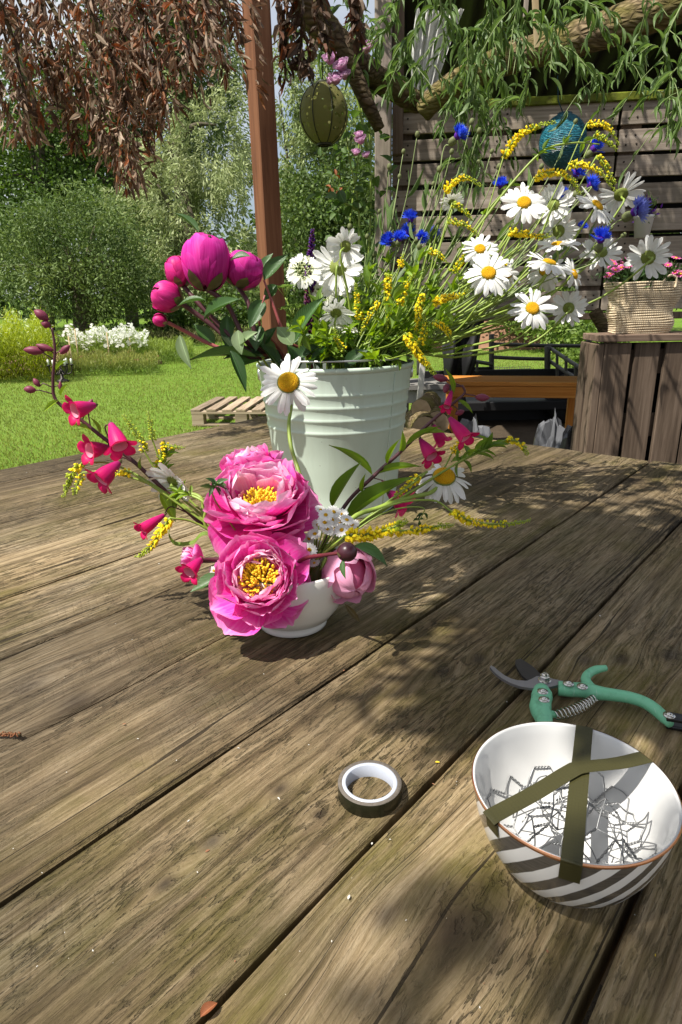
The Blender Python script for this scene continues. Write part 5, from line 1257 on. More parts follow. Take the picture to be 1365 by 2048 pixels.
# denser unseen brushwood added over the right side to deepen the shade below
k = 0
while k < 60:
    x_, y_, z_ = rng.uniform(.05, 1.9), rng.uniform(-.9, 1.35), rng.uniform(2.12, 2.5)
    if y_ > .35 and x_ < .9: continue
    if x_ < .45 and y_ > -.2: continue
    p = Vector((x_, y_, z_)); a = rng.uniform(0, 3.14); d = Vector((math.cos(a), math.sin(a), .05)) * .26
    dry_branch('dry-leaved branch lying on the brushwood roof above the table', [p - d, p + Vector((0, 0, .03)), p + d], 190, 700 + k, .085, .026, .10, .7, None, vary=False, root=ROOF); k += 1
WALL_SHADE = thing('wall_shade_branches', 'unseen willow branches added above the pallet wall to shade it', 'branches', tuple(W0 + Vector((.8, -.3, 1.4))))
# willow branches added above the frame to dapple and dim the wall
for k in range(34):
    s_ = rng.uniform(.15, 1.95) if k > 8 else rng.uniform(.9, 1.95); q = W0 + WU * s_ + WN * .02; q.z = rng.uniform(1.2, 2.05)
    h = rng.uniform(2.62, 2.95) - q.z; p = q + SUNV * (h / SUNV.z); a = rng.uniform(0, 3.14); d = Vector((math.cos(a), math.sin(a), -.1)) * .14
    dry_branch('unseen leafy willow branch added to shade the pallet wall', [p - d, p + Vector((0, 0, .02)), p + d], 90 if s_ > .7 else 45, 900 + k, .08, .011, .07, .5, None, 'leaves', vary=False, root=WALL_SHADE)
# ================================================================== BUCKET
BC = Vector((-.006, 1.259, TZ))
T0 = Matrix.Translation(BC)
n_ = NT('mint_enamel'); nz = n_.noise(n_.co(), 7, 4); sp = n_.voro(n_.co(), 55)
c_ = n_.mix(nz, (.51, .61, .52), (.56, .66, .57)); stn = n_.noise(n_.map(n_.co(), (26, 26, 2.2)), 1.0, 5, .65); c_ = n_.mix(n_.math('MULTIPLY', n_.ramp(stn, [(.5, 0), (.72, 1)]), .35), c_, (.36, .42, .33)); c_ = n_.mix(n_.math('LESS_THAN', sp, .05), c_, (.30, .32, .26)); n_.bump(n_.noise(n_.co(), 25, 3), .06, .002)
M_MINT = n_.fin(c_, n_.math('ADD', .30, n_.math('MULTIPLY', nz, .15)), .5)
M_INSIDE = plain('galvanised_inside', (.34, .38, .35), .5, .5, .2, .2, 30)
t = thing('mint_bucket', 'tall pale mint enamel bucket with raised ribs, full of cut garden flowers', 'bucket', BC)
def rad(z): return .1165 + (.1475 - .1165) * z / .283
pr = [(.1165, 0.0), (.1185, .002), (.1185, .008), (rad(.011), .011)]
for zr in (.168, .191, .214, .237):
    for dz, dr in ((-.006, 0), (-.0035, .0006), (-.0012, .0015), (.001, .0016), (.003, .0007), (.005, 0)): pr.append((rad(zr + dz) + dr, zr + dz))
pr.insert(4, (rad(.06), .06)); pr.insert(5, (rad(.11), .11))
pr += [(rad(.262), .262), (rad(.274), .274)]
obj('bucket_wall', mesh('bucket_wall', *lathe(pr, 96, True, False)[:2], M_MINT), t, T0)
obj('rolled_rim', mesh('rolled_rim', *lathe([(rad(.274) + .0002, .2742), (.1495, .276), (.1512, .2795), (.1505, .283), (.148, .2845), (.1455, .283), (.1448, .279), (.1450, .272)], 96, False, False)[:2], M_MINT), t, T0)
obj('side_seam', mesh('side_seam', *tube([(rad(z) * math.cos(-.75) * 1.003, rad(z) * math.sin(-.75) * 1.003, z) for z in (.012, .06, .12, .16, .2, .24, .272)], .0014, 6)[:2], M_MINT), t, T0)
obj('bucket_lining', mesh('bucket_lining', *lathe([(.1445, .279), (.130, .15), (.118, .03), (.001, .028)], 64, False, False)[:2], M_INSIDE), t, T0)
M_WIRE = plain('zinc_wire', (.55, .56, .56), .3, .5, .9, .1)
bail = [Vector((.1462 * math.cos(a), -.1462 * math.sin(a), .2905 + .006 * math.sin(a))) for a in [math.pi * (-.02 + 1.04 * i / 40) for i in range(41)]]
obj('bail_handle', mesh('bail_handle', *tube(bail, .0019, 7)[:2], M_WIRE), t, T0)
for s in (-1, 1):
    obj('ear', cached('ear', lambda: mesh('ear', *lathe([(.011, -.003), (.013, 0), (.011, .003), (.004, .004)], 14, True, True)[:2], M_WIRE)), t, T0 @ Matrix.Translation((s * .1462, 0, .262)) @ Matrix.Rotation(math.pi / 2, 4, 'Y'))
# ================================================================== WHITE FOOTED BOWL
VC = atZ(583, 1277); VC = VC + Vector((0, .042, 0)); VC.z = TZ
t = thing('footed_bowl', 'small white glazed footed bowl holding the peony arrangement', 'bowl', VC)
M_GLAZE = plain('white_glaze', (.72, .70, .65), .22, .5, 0, .04, 12)
obj('bowl_wall', mesh('bowl_wall', *lathe([(.044, .011), (.050, .0145), (.060, .028), (.0685, .048), (.0735, .068), (.0755, .086), (.074, .0885), (.0720, .086), (.069, .066), (.062, .042), (.048, .02), (.001, .017)], 72, False, False)[:2], M_GLAZE), t, Matrix.Translation(VC))
obj('foot', mesh('foot', *lathe([(.0405, 0), (.0435, .0015), (.0437, .006), (.042, .0095), (.0442, .0112), (.03, .0115)], 72, True, False)[:2], M_GLAZE), t, Matrix.Translation(VC))
fo = MB()
for k in range(60):
    a = rng.uniform(0, 6.28); q = math.sqrt(rng.random()) * .06; v, f, uv = tube([(math.cos(a) * q * .4, math.sin(a) * q * .4, .03), (math.cos(a) * q, math.sin(a) * q, .086 + rng.uniform(0, .02))], .002, 4); fo.add((v, f, uv))
o = obj('cut_stems', fo.mesh('cut_stems', M_STEM), t, Matrix.Translation(VC)); o['kind'] = 'stuff'
# ================================================================== STRIPED BOWL
SC = Vector((.1605, .3674, TZ)); T0 = Matrix.Translation(SC)
n_ = NT('striped_glaze'); o_ = n_.co(); sx = n_.n('ShaderNodeSeparateXYZ'); n_.l(o_, sx.inputs[0])
ang = n_.math('ARCTAN2', sx.outputs[1], sx.outputs[0])
f_ = n_.math('SUBTRACT', n_.math('DIVIDE', sx.outputs[2], .0255), n_.math('MULTIPLY', ang, 19 / 6.28318))
f_ = n_.math('ADD', f_, n_.math('MULTIPLY', n_.math('SUBTRACT', n_.noise(o_, 30, 3), .5), .10))
fr = n_.math('FRACT', n_.math('ADD', f_, 20.35)); st = n_.ramp(fr, [(.0, 0), (.03, 1), (.50, 1), (.53, 0)])
brush = n_.noise(n_.map(o_, (60, 60, 900)), 1.0, 3)
c_ = n_.mix(st, (.80, .795, .78), n_.mix(brush, (.045, .041, .036), (.15, .135, .115)))
M_STRIPE = n_.fin(c_, .12, .6)
M_PORC = plain('white_porcelain', (.58, .58, .575), .12, .6, 0, .02, 8)
M_COPPER = plain('copper_lustre', (.62, .30, .16), .22, .6, .9, .3, 60)
t = thing('striped_bowl', 'white bowl with black swirling stripes and copper rim, crossed by green tape', 'bowl', SC)
out = [(.034, 0), (.0385, .0008), (.0395, .0028), (.0455, .0075), (.0535, .0175), (.0605, .0315), (.0655, .0465), (.0685, .0605), (.0698, .0695)]
inn = [(.0698, .0695), (.0693, .0706), (.0682, .0706), (.0675, .0690), (.0662, .0605), (.0628, .0465), (.0575, .0325), (.0485, .0185), (.036, .0095), (.018, .0055), (.0005, .005)]
obj('bowl_outside', mesh('bowl_outside', *lathe(out, 96, True, False)[:2], M_STRIPE), t, T0)
obj('bowl_inside', mesh('bowl_inside', *lathe(inn, 96, False, False)[:2], M_PORC), t, T0)
obj('rim_line', mesh('rim_line', *lathe([(.0699, .0682), (.0703, .0692), (.0702, .0702), (.0694, .0709)], 96, False, False)[:2], M_COPPER), t, T0)
n_ = NT('olive_pot_tape'); uv = n_.co('UV'); sx = n_.n('ShaderNodeSeparateXYZ'); n_.l(uv, sx.inputs[0])
l1 = n_.math('LESS_THAN', n_.math('ABSOLUTE', n_.math('SUBTRACT', n_.math('FRACT', n_.math('MULTIPLY', sx.outputs[0], 6.0)), .5)), .07)
l2 = n_.math('LESS_THAN', n_.math('ABSOLUTE', n_.math('SUBTRACT', n_.math('FRACT', n_.math('ADD', n_.math('MULTIPLY', sx.outputs[1], 310.0), n_.noise(uv, 9, 2))), .5)), .09)
ln = n_.math('MAXIMUM', l1, l2); c_ = n_.mix(n_.noise(uv, 40, 3), (.046, .043, .014), (.068, .063, .022)); c_ = n_.mix(n_.math('MULTIPLY', ln, .45), c_, (.035, .032, .012))
n_.bump(ln, .3, .001); M_TAPE = n_.fin(c_, .42, .4, 0, .18, (.20, .185, .06))
def ribbon(path, wdir, w, th=.00025):
    path = smoothpath(path, 6); V = []; Fq = []; U = []; s = 0
    for i, p in enumerate(path):
        if i: s += (p - path[i - 1]).length
        for q in (-1, -.33, .33, 1): V.append(p + wdir * (w / 2 * q)); U.append(((q + 1) / 2, s))
    for i in range(len(path) - 1):
        for q in range(3): Fq.append((i * 4 + q, i * 4 + q + 1, i * 4 + q + 5, i * 4 + q + 4))
    n0 = len(V); dn = [(path[min(i + 1, len(path) - 1)] - path[max(i - 1, 0)]).cross(wdir).normalized() * th for i in range(len(path))]
    V2 = [V[i * 4 + q] - dn[i] for i in range(len(path)) for q in range(4)]
    return V + V2, Fq + [tuple(reversed([k + n0 for k in f])) for f in Fq], U + U
zR = TZ + .0712
def outer(px, py, drop):          # point on the outside of the bowl below a rim point
    p = atZ(px, py, zR); d = (p - SC); d.z = 0; d.normalize(); res = []
    for q in drop:
        zz = .0706 - q; r = np.interp(zz, [a[1] for a in out], [a[0] for a in out]); res.append(SC + d * (r + .0007) + Vector((0, 0, zz)))
    return res
def rimpt(p, ex=.0004):
    d = p - SC; d.z = 0; return SC + d.normalized() * (.0699 + ex) + Vector((0, 0, .0713))
a_ = rimpt(atZ(1170, 1452, zR), -.001); b_ = rimpt(atZ(1144, 1722, zR)); wd = Vector(((b_ - a_).y, -(b_ - a_).x, 0)).normalized()
pth = [a_, a_.lerp(b_, .5) - Vector((0, 0, .0012)), a_.lerp(b_, .93) - Vector((0, 0, .0002)), b_] + outer(1144, 1722, (.002, .008, .0175))
obj('tape_strip', mesh('tape_strip', *[x for x in ribbon(pth, wd, .0128)][:2], M_TAPE, True, ribbon(pth, wd, .0128)[2]), t)
a_ = rimpt(atZ(978, 1636, zR)); b_ = rimpt(atZ(1300, 1512, zR), -.0015); wd = Vector(((b_ - a_).y, -(b_ - a_).x, 0)).normalized()
c2 = atZ(1152, 1540, zR + .0008); c2.z = TZ + .0722
pth = list(reversed(outer(978, 1636, (.002, .007, .013)))) + [a_, a_.lerp(c2, .5) - Vector((0, 0, .0006)), c2 - (b_ - a_).normalized() * .006, c2 + (b_ - a_).normalized() * .006, c2.lerp(b_, .6) - Vector((0, 0, .0012)), b_]
r3 = ribbon(pth, wd, .0125); obj('tape_strip', mesh('tape_strip', r3[0], r3[1], M_TAPE, True, r3[2]), t)
# chicken wire crumpled in the bowl
def wire():
    mb = MB(); a = .0145; R = random.Random(4)
    def zin(r): return float(np.interp(r, [.0005, .018, .036, .0485, .0575, .0628, .0662], [.005, .0055, .0095, .0185, .0325, .0465, .0605])) + .002
    def place(u, v, layer):
        if layer == 0: x, y = u * .96, v * .96; z = .046 - .55 * math.hypot(u, v) + .010 * math.sin(u * 60 + 1.2) * math.cos(v * 52) + .012 * math.sin(v * 90 + u * 30)
        else: x, y = .012 + u * .75 + .004 * math.sin(v * 150), -.004 + v * .70; z = .038 + .012 * math.sin(u * 110) + .010 * math.cos(v * 130)
        r = math.hypot(x, y)
        if r > .058: x, y = x * .058 / r, y * .058 / r; r = .058
        return Vector((x, y, min(.060, max(zin(r), z))))
    def twist(A, B):
        n = 14; d = B - A; s = d.cross(Vector((.3, .2, 1))).normalized(); q = s.cross(d).normalized()
        for ph in (0, math.pi):
            p = [A + d * (k / n) + (s * math.cos(ph + k * 1.15) + q * math.sin(ph + k * 1.15)) * .0006 for k in range(n + 1)]
            mb.add(tube(p, .00052, 4, False))
    for layer, ext in ((0, .058), (1, .056)):
        s3 = math.sqrt(3); verts = {}
        for i in range(-5, 6):
            for j in range(-5, 6):
                cx, cy = a * 1.5 * i, a * s3 * (j + .5 * (i % 2))
                if math.hypot(cx, cy) > ext * .9 or (layer == 0 and (i, j) in ((3, -1), (-2, 2))): continue
                hx = []
                for k in range(6):
                    g = k * math.pi / 3; key = (round((cx + a * math.cos(g)) / a, 2), round((cy + a * math.sin(g)) / a, 2)); hx.append(key)
                for k in range(6):
                    e = tuple(sorted((hx[k], hx[(k + 1) % 6])))
                    if e in verts: continue
                    verts[e] = 1
                    ja = lambda q: place(q[0] * a + .002 * math.sin(q[1] * 7), q[1] * a + .002 * math.sin(q[0] * 9), layer)
                    A, B = ja(e[0]), ja(e[1])
                    if (A - B).length < .001: continue
                    if abs(e[0][1] - e[1][1]) < .01: twist(A, B)
                    else:
                        mid = (A + B) / 2 + Vector((R.uniform(-1, 1), R.uniform(-1, 1), R.uniform(-1, 1))) * .0012
                        mb.add(tube(smoothpath([A, mid, B], 3), .00055, 4, False))
    for k in range(9):
        A = place(R.uniform(-.04, .04), R.uniform(-.04, .04), 0); B = A + Vector((R.uniform(-1, 1), R.uniform(-1, 1), R.uniform(.1, .8))) * .009; mb.add(tube(smoothpath([A, (A + B) / 2 + Vector((.002, 0, .001)), B], 3), .0005, 4))
    return mb.mesh('wire', plain('galvanised_wire', (.30, .305, .31), .4, .5, .65, .3, 200))
o = obj('chicken_wire', wire(), None, T0); o['label'] = 'crumpled ball of galvanised chicken wire inside the striped bowl'; o['category'] = 'wire netting'
# ================================================================== TAPE ROLL
RC = Vector((.0199, .4379, TZ)); T0 = Matrix.Translation(RC)
t = thing('tape_roll', 'roll of dark olive green tape with a pale plastic core lying on the planks', 'tape roll', RC)
n_ = NT('dark_olive_tape'); sx = n_.n('ShaderNodeSeparateXYZ'); o_ = n_.co(); n_.l(o_, sx.inputs[0])
rr = n_.math('SQRT', n_.math('ADD', n_.math('POWER', sx.outputs[0], 2), n_.math('POWER', sx.outputs[1], 2)))
lay = n_.math('SINE', n_.math('MULTIPLY', rr, 26000.0)); top = n_.math('GREATER_THAN', sx.outputs[2], .0127)
c_ = n_.mix(top, n_.mix(n_.noise(o_, 90, 3), (.007, .008, .004), (.016, .017, .008)), n_.mix(n_.math('ADD', n_.math('MULTIPLY', lay, .25), n_.math('MULTIPLY', n_.noise(o_, 300, 3), .8)), (.06, .05, .04), (.19, .165, .14)))
n_.bump(n_.noise(o_, 400, 3), .25, .0008); M_ROLL = n_.fin(c_, n_.mix(top, (.3,) * 3, (.85,) * 3), .4)
obj('tape_winding', mesh('tape_winding', *lathe([(.0232, .0003), (.0266, .0003), (.0269, .0008), (.0269, .0124), (.0267, .0130), (.0233, .0130)], 80, False, False)[:2], M_ROLL), t, T0)
obj('core', mesh('core', *lathe([(.0201, 0), (.0232, 0), (.0234, .0127), (.0230, .0133), (.0205, .0133), (.0201, .0129), (.0201, 0)], 80, False, False)[:2], plain('pale_blue_white_plastic', (.42, .45, .52), .35, .5, 0, .03)), t, T0)
obj('tape_end', mesh('tape_end', *box(.0004, .004, .0122, 0), M_ROLL, False), t, T0 @ Matrix.Rotation(-1.25, 4, 'Z') @ Matrix.Translation((.02705, 0, .0067)))
# ================================================================== SECATEURS
def cp(x, y, z=.010): return atZ(960 + .2967 * x, 1290 + .2967 * y, TZ + z)
sP = cp(435, 240, 0); sP.z = TZ
t = thing('secateurs', 'open garden secateurs with mint green handles lying behind the striped bowl', 'secateurs', sP)
M_STEEL = plain('grey_steel', (.30, .29, .31), .38, .5, .7, .12, 60, .1); M_DSTEEL = plain('dark_stained_blade', (.06, .055, .052), .5, .4, .5, .4, 50, .2)
M_CHROME = plain('bright_nickel', (.62, .60, .56), .16, .5, 1.0, .08); n_ = NT('mint_green_handle'); a1 = n_.noise(n_.map(n_.co(), (1, 1, 1)), 70, 5, .7); a2 = n_.noise(n_.map(n_.co(), (300, 40, 40)), 1.0, 3); c_ = n_.mix(n_.ramp(a1, [(.52, 0), (.72, 1)]), (.19, .55, .33), (.12, .36, .20)); c_ = n_.mix(n_.math('MULTIPLY', n_.math('GREATER_THAN', a2, .69), .5), c_, (.4, .6, .48)); n_.bump(a1, .12, .001); M_GRIP = n_.fin(c_, n_.math('ADD', .28, n_.math('MULTIPLY', a1, .25)), .5)
def plate(name, pp, z0, z1, mat):
    P = [cp(x, y, z1) for x, y in pp]
    v, f = prism([(p.x, p.y) for p in P], TZ + z0, TZ + z1)
    return obj(name, mesh(name, v, f, mat, False), t)
plate('hooked_blade', [(68, 148), (78, 138), (98, 148), (125, 172), (165, 203), (210, 226), (255, 238), (320, 241), (352, 228), (385, 210), (440, 212), (500, 230), (560, 242), (640, 252), (735, 282), (735, 300), (620, 288), (560, 268), (520, 272), (470, 284), (410, 292), (345, 291), (280, 281), (210, 258), (150, 225), (105, 190)], .0085, .0115, M_STEEL)
plate('cutting_blade', [(243, 100), (275, 92), (320, 118), (365, 150), (405, 190), (430, 225), (430, 270), (400, 285), (370, 262), (325, 238), (285, 205), (255, 160), (240, 125)], .0050, .0080, M_DSTEEL)
def sweep(name, pp, wpx, zc, hz, mat, n=14):
    P = smoothpath([cp(x, y, zc) for x, y in pp], 6); ws = [pm(a * .2967, P[0]) / 2 for a in wpx]
    v, f, uv = tube(P, ws, n, True)
    v = [Vector((p.x, p.y, TZ + zc + max(-hz, min(hz, (p.z - TZ - zc) * 1.0)))) for p in v]
    return obj(name, mesh(name, v, f, mat, True), t)
gr = sweep('upper_handle', [(530, 292), (600, 300), (700, 306), (790, 322), (900, 337), (1010, 355), (1110, 388), (1190, 440), (1245, 492), (1285, 535)], [96, 100, 98, 104, 84, 80, 78, 78, 78, 70, 50], .0095, .0088, M_GRIP)
sweep('finger_hook', [(775, 320), (735, 275), (715, 232), (735, 195), (785, 168), (852, 156)], [80, 74, 66, 62, 60, 44], .0095, .0080, M_GRIP)
sweep('lower_handle', [(415, 300), (420, 345), (412, 395), (412, 440), (432, 500), (445, 600), (460, 720), (500, 850)], [100, 138, 132, 140, 120, 100, 104, 96, 70], .0085, .0078, M_GRIP)
sweep('spring_stub', [(455, 470), (490, 468), (515, 468)], [58, 50, 40], .009, .006, M_GRIP)
A_, B_ = cp(505, 474, .010), cp(775, 352, .010); d = (B_ - A_); Ln = d.length; s_ = d.normalized(); q1 = s_.cross(Vector((0, 0, 1))).normalized(); q2 = Vector((0, 0, 1))
hel = []
for k in range(13 * 14 + 1):
    u = k / (13 * 14); a = k / 14 * 2 * math.pi; r = .0052 * (.72 + .28 * math.sin(math.pi * min(1, max(0, u * 1.02))) ** .5)
    hel.append(A_ + d * u + q1 * (r * math.cos(a)) + q2 * (r * math.sin(a)) + Vector((0, 0, -.001)) + q1 * (.004 * math.sin(math.pi * u)))
obj('spring', mesh('spring', *tube(hel, .00075, 6)[:2], M_CHROME), t)
def fr_at(x, y, z): return Matrix.Translation(cp(x, y, z))
nut = MB().add(lathe([(.0068, 0), (.0068, .001), (.0062, .0014)], 24, True, True)).add(lathe([(.0052, .0014), (.0054, .0018), (.0054, .0056), (.0049, .0062)], 6, False, True)).add(lathe([(.0034, .0062), (.0034, .0078), (.0026, .0086)], 14, False, True))
obj('pivot_bolt', nut.mesh('pivot_bolt', M_CHROME, False), t, fr_at(437, 240, .0116) @ Matrix.Rotation(.3, 4, 'Z'))
riv = MB().add(lathe([(.0056, 0), (.0054, .0008), (.0038, .0011)], 20, True, True)).add(lathe([(.0030, .0011), (.0029, .0022), (.0016, .0029), (.0001, .0030)], 14, False, False)).mesh('rivet', M_CHROME)
for x, y, z in ((425, 316, .0162), (434, 370, .0162), (598, 262, .0180), (692, 282, .0184)): obj('rivet', riv, t, fr_at(x, y, z))
M_STRAP = plain('black_strap', (.012, .012, .014), .35, .5, 0, .2)
sweep('closing_strap', [(1258, 480), (1330, 492), (1420, 508), (1520, 520)], [76, 72, 70, 60], .0165, .0022, M_STRAP)
sweep('closing_strap', [(1262, 530), (1330, 546), (1420, 556), (1520, 530)], [80, 74, 70, 60], .0022, .0022, M_STRAP)
obj('strap_rivet', riv, t, fr_at(1278, 476, .0186))
# ================================================================== SCRAPS ON THE TABLE
me = leafshape(M_DRY, 'scrap', 1., 1., .35, -.5, 7, 1.0); 
M_RUSTLEAF = leafmat('rust_leaf', (.26, .09, .035), None, .6, .2)
b = atZ(402, 2042); tpt = atZ(436, 2013)
o = obj('fallen_leaf', leafshape(M_RUSTLEAF, 'fl', 1., 1., .45, -.4, 7, .9), None, frameY(b + Vector((0, 0, .003)), tpt - b, (0, 0, 1)) @ Matrix.Diagonal(((tpt - b).length * .55, (tpt - b).length, (tpt - b).length, 1)))
o['label'] = 'curled rust brown leaf lying in the plank gap at the bottom of the photo'; o['category'] = 'leaf'
P = atZ(18, 1470, TZ + .003); t = thing('dry_catkin', 'small brown dry catkin lying on the planks at the left edge', 'catkin', P)
obj('catkin_stalk', mesh('catkin_stalk', *tube(smoothpath([(-.012, 0, 0), (0, .001, .0008), (.012, -.001, 0)], 5), .0013, 6)[:2], M_DBARK), t, Matrix.Translation(P))
cb = MB()
for k in range(60): cb.add(egg(.0007, .0016, 5, 3), frame(Vector((-.011 + .022 * k / 60, rng.uniform(-.0018, .0018), rng.uniform(-.0005, .0018))), (rng.uniform(-1, 1), rng.uniform(-1, 1), rng.uniform(0, 1))))
o = obj('catkin_scales', cb.mesh('catkin_scales', plain('rust_scales', (.2, .075, .03), .8)), t, Matrix.Translation(P)); o['kind'] = 'stuff'
sb_ = MB(); mt = [plain('white_scrap', (.48, .46, .42), .7), plain('brown_scrap', (.22, .10, .05), .8), plain('yellow_scrap', (.7, .5, .03), .6)]
SP = [(130, 1355, 0), (278, 1478, 0), (252, 1448, 1), (85, 1747, 0), (480, 1497, 0), (830, 1168, 0), (1020, 1060, 0), (1313, 1150, 1), (1145, 1310, 1), (1015, 1405, 0), (880, 1525, 2), (870, 1570, 1), (1007, 905, 0), (455, 1012, 0), (1250, 1050, 0), (700, 1790, 0), (1312, 1908, 2), (1097, 1907, 1), (140, 1150, 1), (420, 1700, 1), (380, 1640, 0), (55, 945, 0), (160, 955, 0), (320, 1128, 0), (920, 1330, 0), (960, 1240, 0), (1230, 960, 0), (1280, 1030, 0), (1200, 1230, 0), (560, 1600, 0), (620, 1490, 0), (745, 1685, 0), (470, 1925, 1), (690, 1340, 1), (1040, 1020, 0), (1080, 955, 0), (575, 1440, 0)]
for (px, py, m_) in SP:
    P = atZ(px, py, TZ + .0008); L = rng.uniform(.0012, .0042); a = rng.uniform(0, 3.1)
    v, f, uv = petal_grid(L, L * rng.uniform(.3, .7), 2, 3, .4, .1, -.3); sb_.add((v, f, uv), Matrix.Translation(P) @ Matrix.Rotation(a, 4, 'Z'), m_)
for k in range(60):
    P = atZ(rng.uniform(0, 1365), rng.uniform(960, 2040), TZ + .0005); L = rng.uniform(.0005, .0016)
    v, f, uv = petal_grid(L, L * .6, 1, 2, .3, .1, -.2); sb_.add((v, f, uv), Matrix.Translation(P) @ Matrix.Rotation(rng.uniform(0, 3), 4, 'Z'), rng.choice((0, 0, 1)))
o = obj('plant_scraps', sb_.mesh('plant_scraps', mt)); o['kind'] = 'stuff'; o['label'] = 'tiny petal and plant scraps scattered over the planks'; o['category'] = 'debris'
# ================================================================== FLOWERS IN THE WHITE BOWL
VY = VC.y
vm = lambda dx=0., dy=0.: VC + Vector((dx, dy, .085))        # mouth of the white bowl
vb = lambda dx=0., dy=0.: VC + Vector((dx, dy, .03))
P = atY(524, 1163, VY - .06); R1 = pm(104, P)
NF = cdir(-.06, .34, .94)
peony(P, R1, NF, 'fully open magenta peony with a gold centre, lowest in front of the white bowl', [vb(), vm(-.02, -.01)],
      [(6, 1.08, -16, PM, .06, -.16, 16), (6, 1.02, 8, PM, .08, -.12, 12), (7, .92, 26, PM, .12, -.08, 11), (9, .80, 36, PM, .18, -.03, 10), (10, .66, 44, PP, .22, .0, 11), (9, .50, 50, PP, .27, .02, 13)], 5, .42)
P2 = atY(524, 1022, VY + .02); R2 = pm(110, P2)
peony(P2, R2, cdir(.02, .72, .70), 'largest open pink peony standing highest in the white bowl', [vb(), vm(-.01, 0)],
      [(7, 1.10, -12, PM, .05, -.14, 14), (7, 1.05, 12, PM, .08, -.10, 12), (10, .98, 28, PM, .12, -.06, 11), (9, .86, 36, PP, .18, -.02, 11), (9, .68, 42, PP, .24, .02, 13), (6, .5, 48, PP, .28, .03, 14)], 9, .38)
P3 = atY(508, 965, VY + .085); R3 = pm(88, P3)
peony(P3, R3, cdir(-.25, .86, .1), 'pink peony half hidden behind the largest peony', [vb(.0, .02), vm(-.01, .04)],
      [(7, .95, 20, PM, .06, -.1, 9), (7, .9, 46, PM, .08, -.02, 9), (7, .8, 62, PM + PP, .1, 0, 9), (6, .55, 70, PP, .14, .02, 9)], 14, .25)
P4 = atY(398, 1120, VY - .01); R4 = pm(44, P4)
t = peony(P4, R4, cdir(-.75, .15, .5), 'small half-open pink peony at the left edge of the white bowl', [vb(-.02, 0), vm(-.05, 0)],
      [(5, 1.0, 40, PM, .1, -.2, 9), (6, .95, 62, PM + PP, .12, -.05, 8), (6, .75, 74, PP, .14, .0, 8)], 21, .2)
leaf_between(t, atY(452, 1160, VY - .04), atY(384, 1184, VY - .05), pm(44, P4), M_PLEAF, 'pl1', cdir(.1, .9, .5))
t = budflower(atY(697, 1148, VY - .03), pm(54, P), pm(60, P), cdir(.28, -.52, .70), 'large soft pink closed peony hanging at the right of the white bowl', [vb(.02, 0), vm(.05, 0)], SH_PINK, 9, 3, 3, group=None)
leaf_between(t, atY(640, 1130, VY - .03), atY(620, 1192, VY - .035), pm(26, P), M_SEPAL, 'sp', cdir(0, .2, 1))
leaf_between(t, atY(690, 1208, VY - .03), atY(719, 1243, VY - .03), pm(13, P), M_SEPAL, 'sp2', cdir(0, .2, 1))
Pd = atY(695, 1104, VY - .11); 
t = thing('peony_bud', 'tight dark maroon peony bud on a red stem in front of the soft pink peony', 'flower bud', vm(.02, -.03))
stem_part(t, smoothpath([vm(.0, -.02), atY(610, 1117, VY - .06), atY(650, 1110, VY - .09), Pd], 6), [.0028, .0022], M_RSTEM)
obj('bud', mesh('bud', *egg(pm(20, Pd), pm(20, Pd), 16, 10)[:2], M_DARKBUD), t, frame(Pd, cdir(1, .1, .2)))
for k in range(4): obj('sepal', _mc['sepalmesh'], t, frame(Pd, cdir(1, .1, .2)) @ Matrix.Rotation(k * 1.57, 4, 'Z') @ Matrix.Scale(pm(20.6, Pd), 4))
leaf_between(t, atY(708, 1092, VY - .105), atY(772, 1132, VY - .10), pm(36, Pd), M_PLEAF, 'pl2', cdir(.4, .6, .5))
leaf_between(t, atY(688, 1118, VY - .115), atY(692, 1157, VY - .125), pm(14, Pd), M_PLEAF, 'pl3', cdir(-.5, .2, .7))
# feverfew cluster
t = thing('feverfew_sprig', 'cluster of tiny white button flowers between the peonies and the soft pink bud', 'flowers', vm(.03, 0))
fl = MB()
for k in range(16):
    v, f, uv = petal_grid(1, .42, 2, 3, .2, .2, -.4, 0, 3, 0, 0, k); fl.add((v, f, uv), Matrix.Rotation(k * 2 * math.pi / 16, 4, 'Z') @ Matrix.Translation((0, .22, -.02 * (k % 2))))
fm_ = fl.mesh('floret', M_WHITE); fcn = mesh('floret_centre', *lathe([(.30, -.02), (.32, .08), (.2, .2), (.001, .24)], 12, True, False)[:2], M_DISC)
for k, (px, py, r) in enumerate([(652, 1030, 13), (668, 1024, 13), (682, 1028, 13), (650, 1045, 14), (664, 1040, 14), (680, 1044, 14), (694, 1040, 13), (705, 1050, 13), (668, 1058, 14), (684, 1060, 14), (698, 1064, 12), (676, 1072, 12), (655, 1058, 12), (630, 1068, 13), (618, 1078, 12), (619, 1100, 14), (642, 1020, 11), (692, 1053, 12), (629, 1126, 10), (428, 1142, 9), (636, 1050, 11)]):
    Pq = atY(px, py, VY - .035 + .02 * (k % 3)); F_ = frame(Pq, cdir(rng.uniform(-.5, .5), .6, rng.uniform(.5, 1)))
    o = obj('floret', fm_, t, F_ @ Matrix.Scale(pm(r, Pq), 4)); obj('floret_centre', fcn, o, F_ @ Matrix.Scale(pm(r, Pq), 4))
    obj('floret_stalk', mesh('floret_stalk', *tube([vm(.03 if px > 500 else -.03, 0), Pq - cdir(0, .6, .8) * .002], .0008, 4)[:2], M_STEM), o)
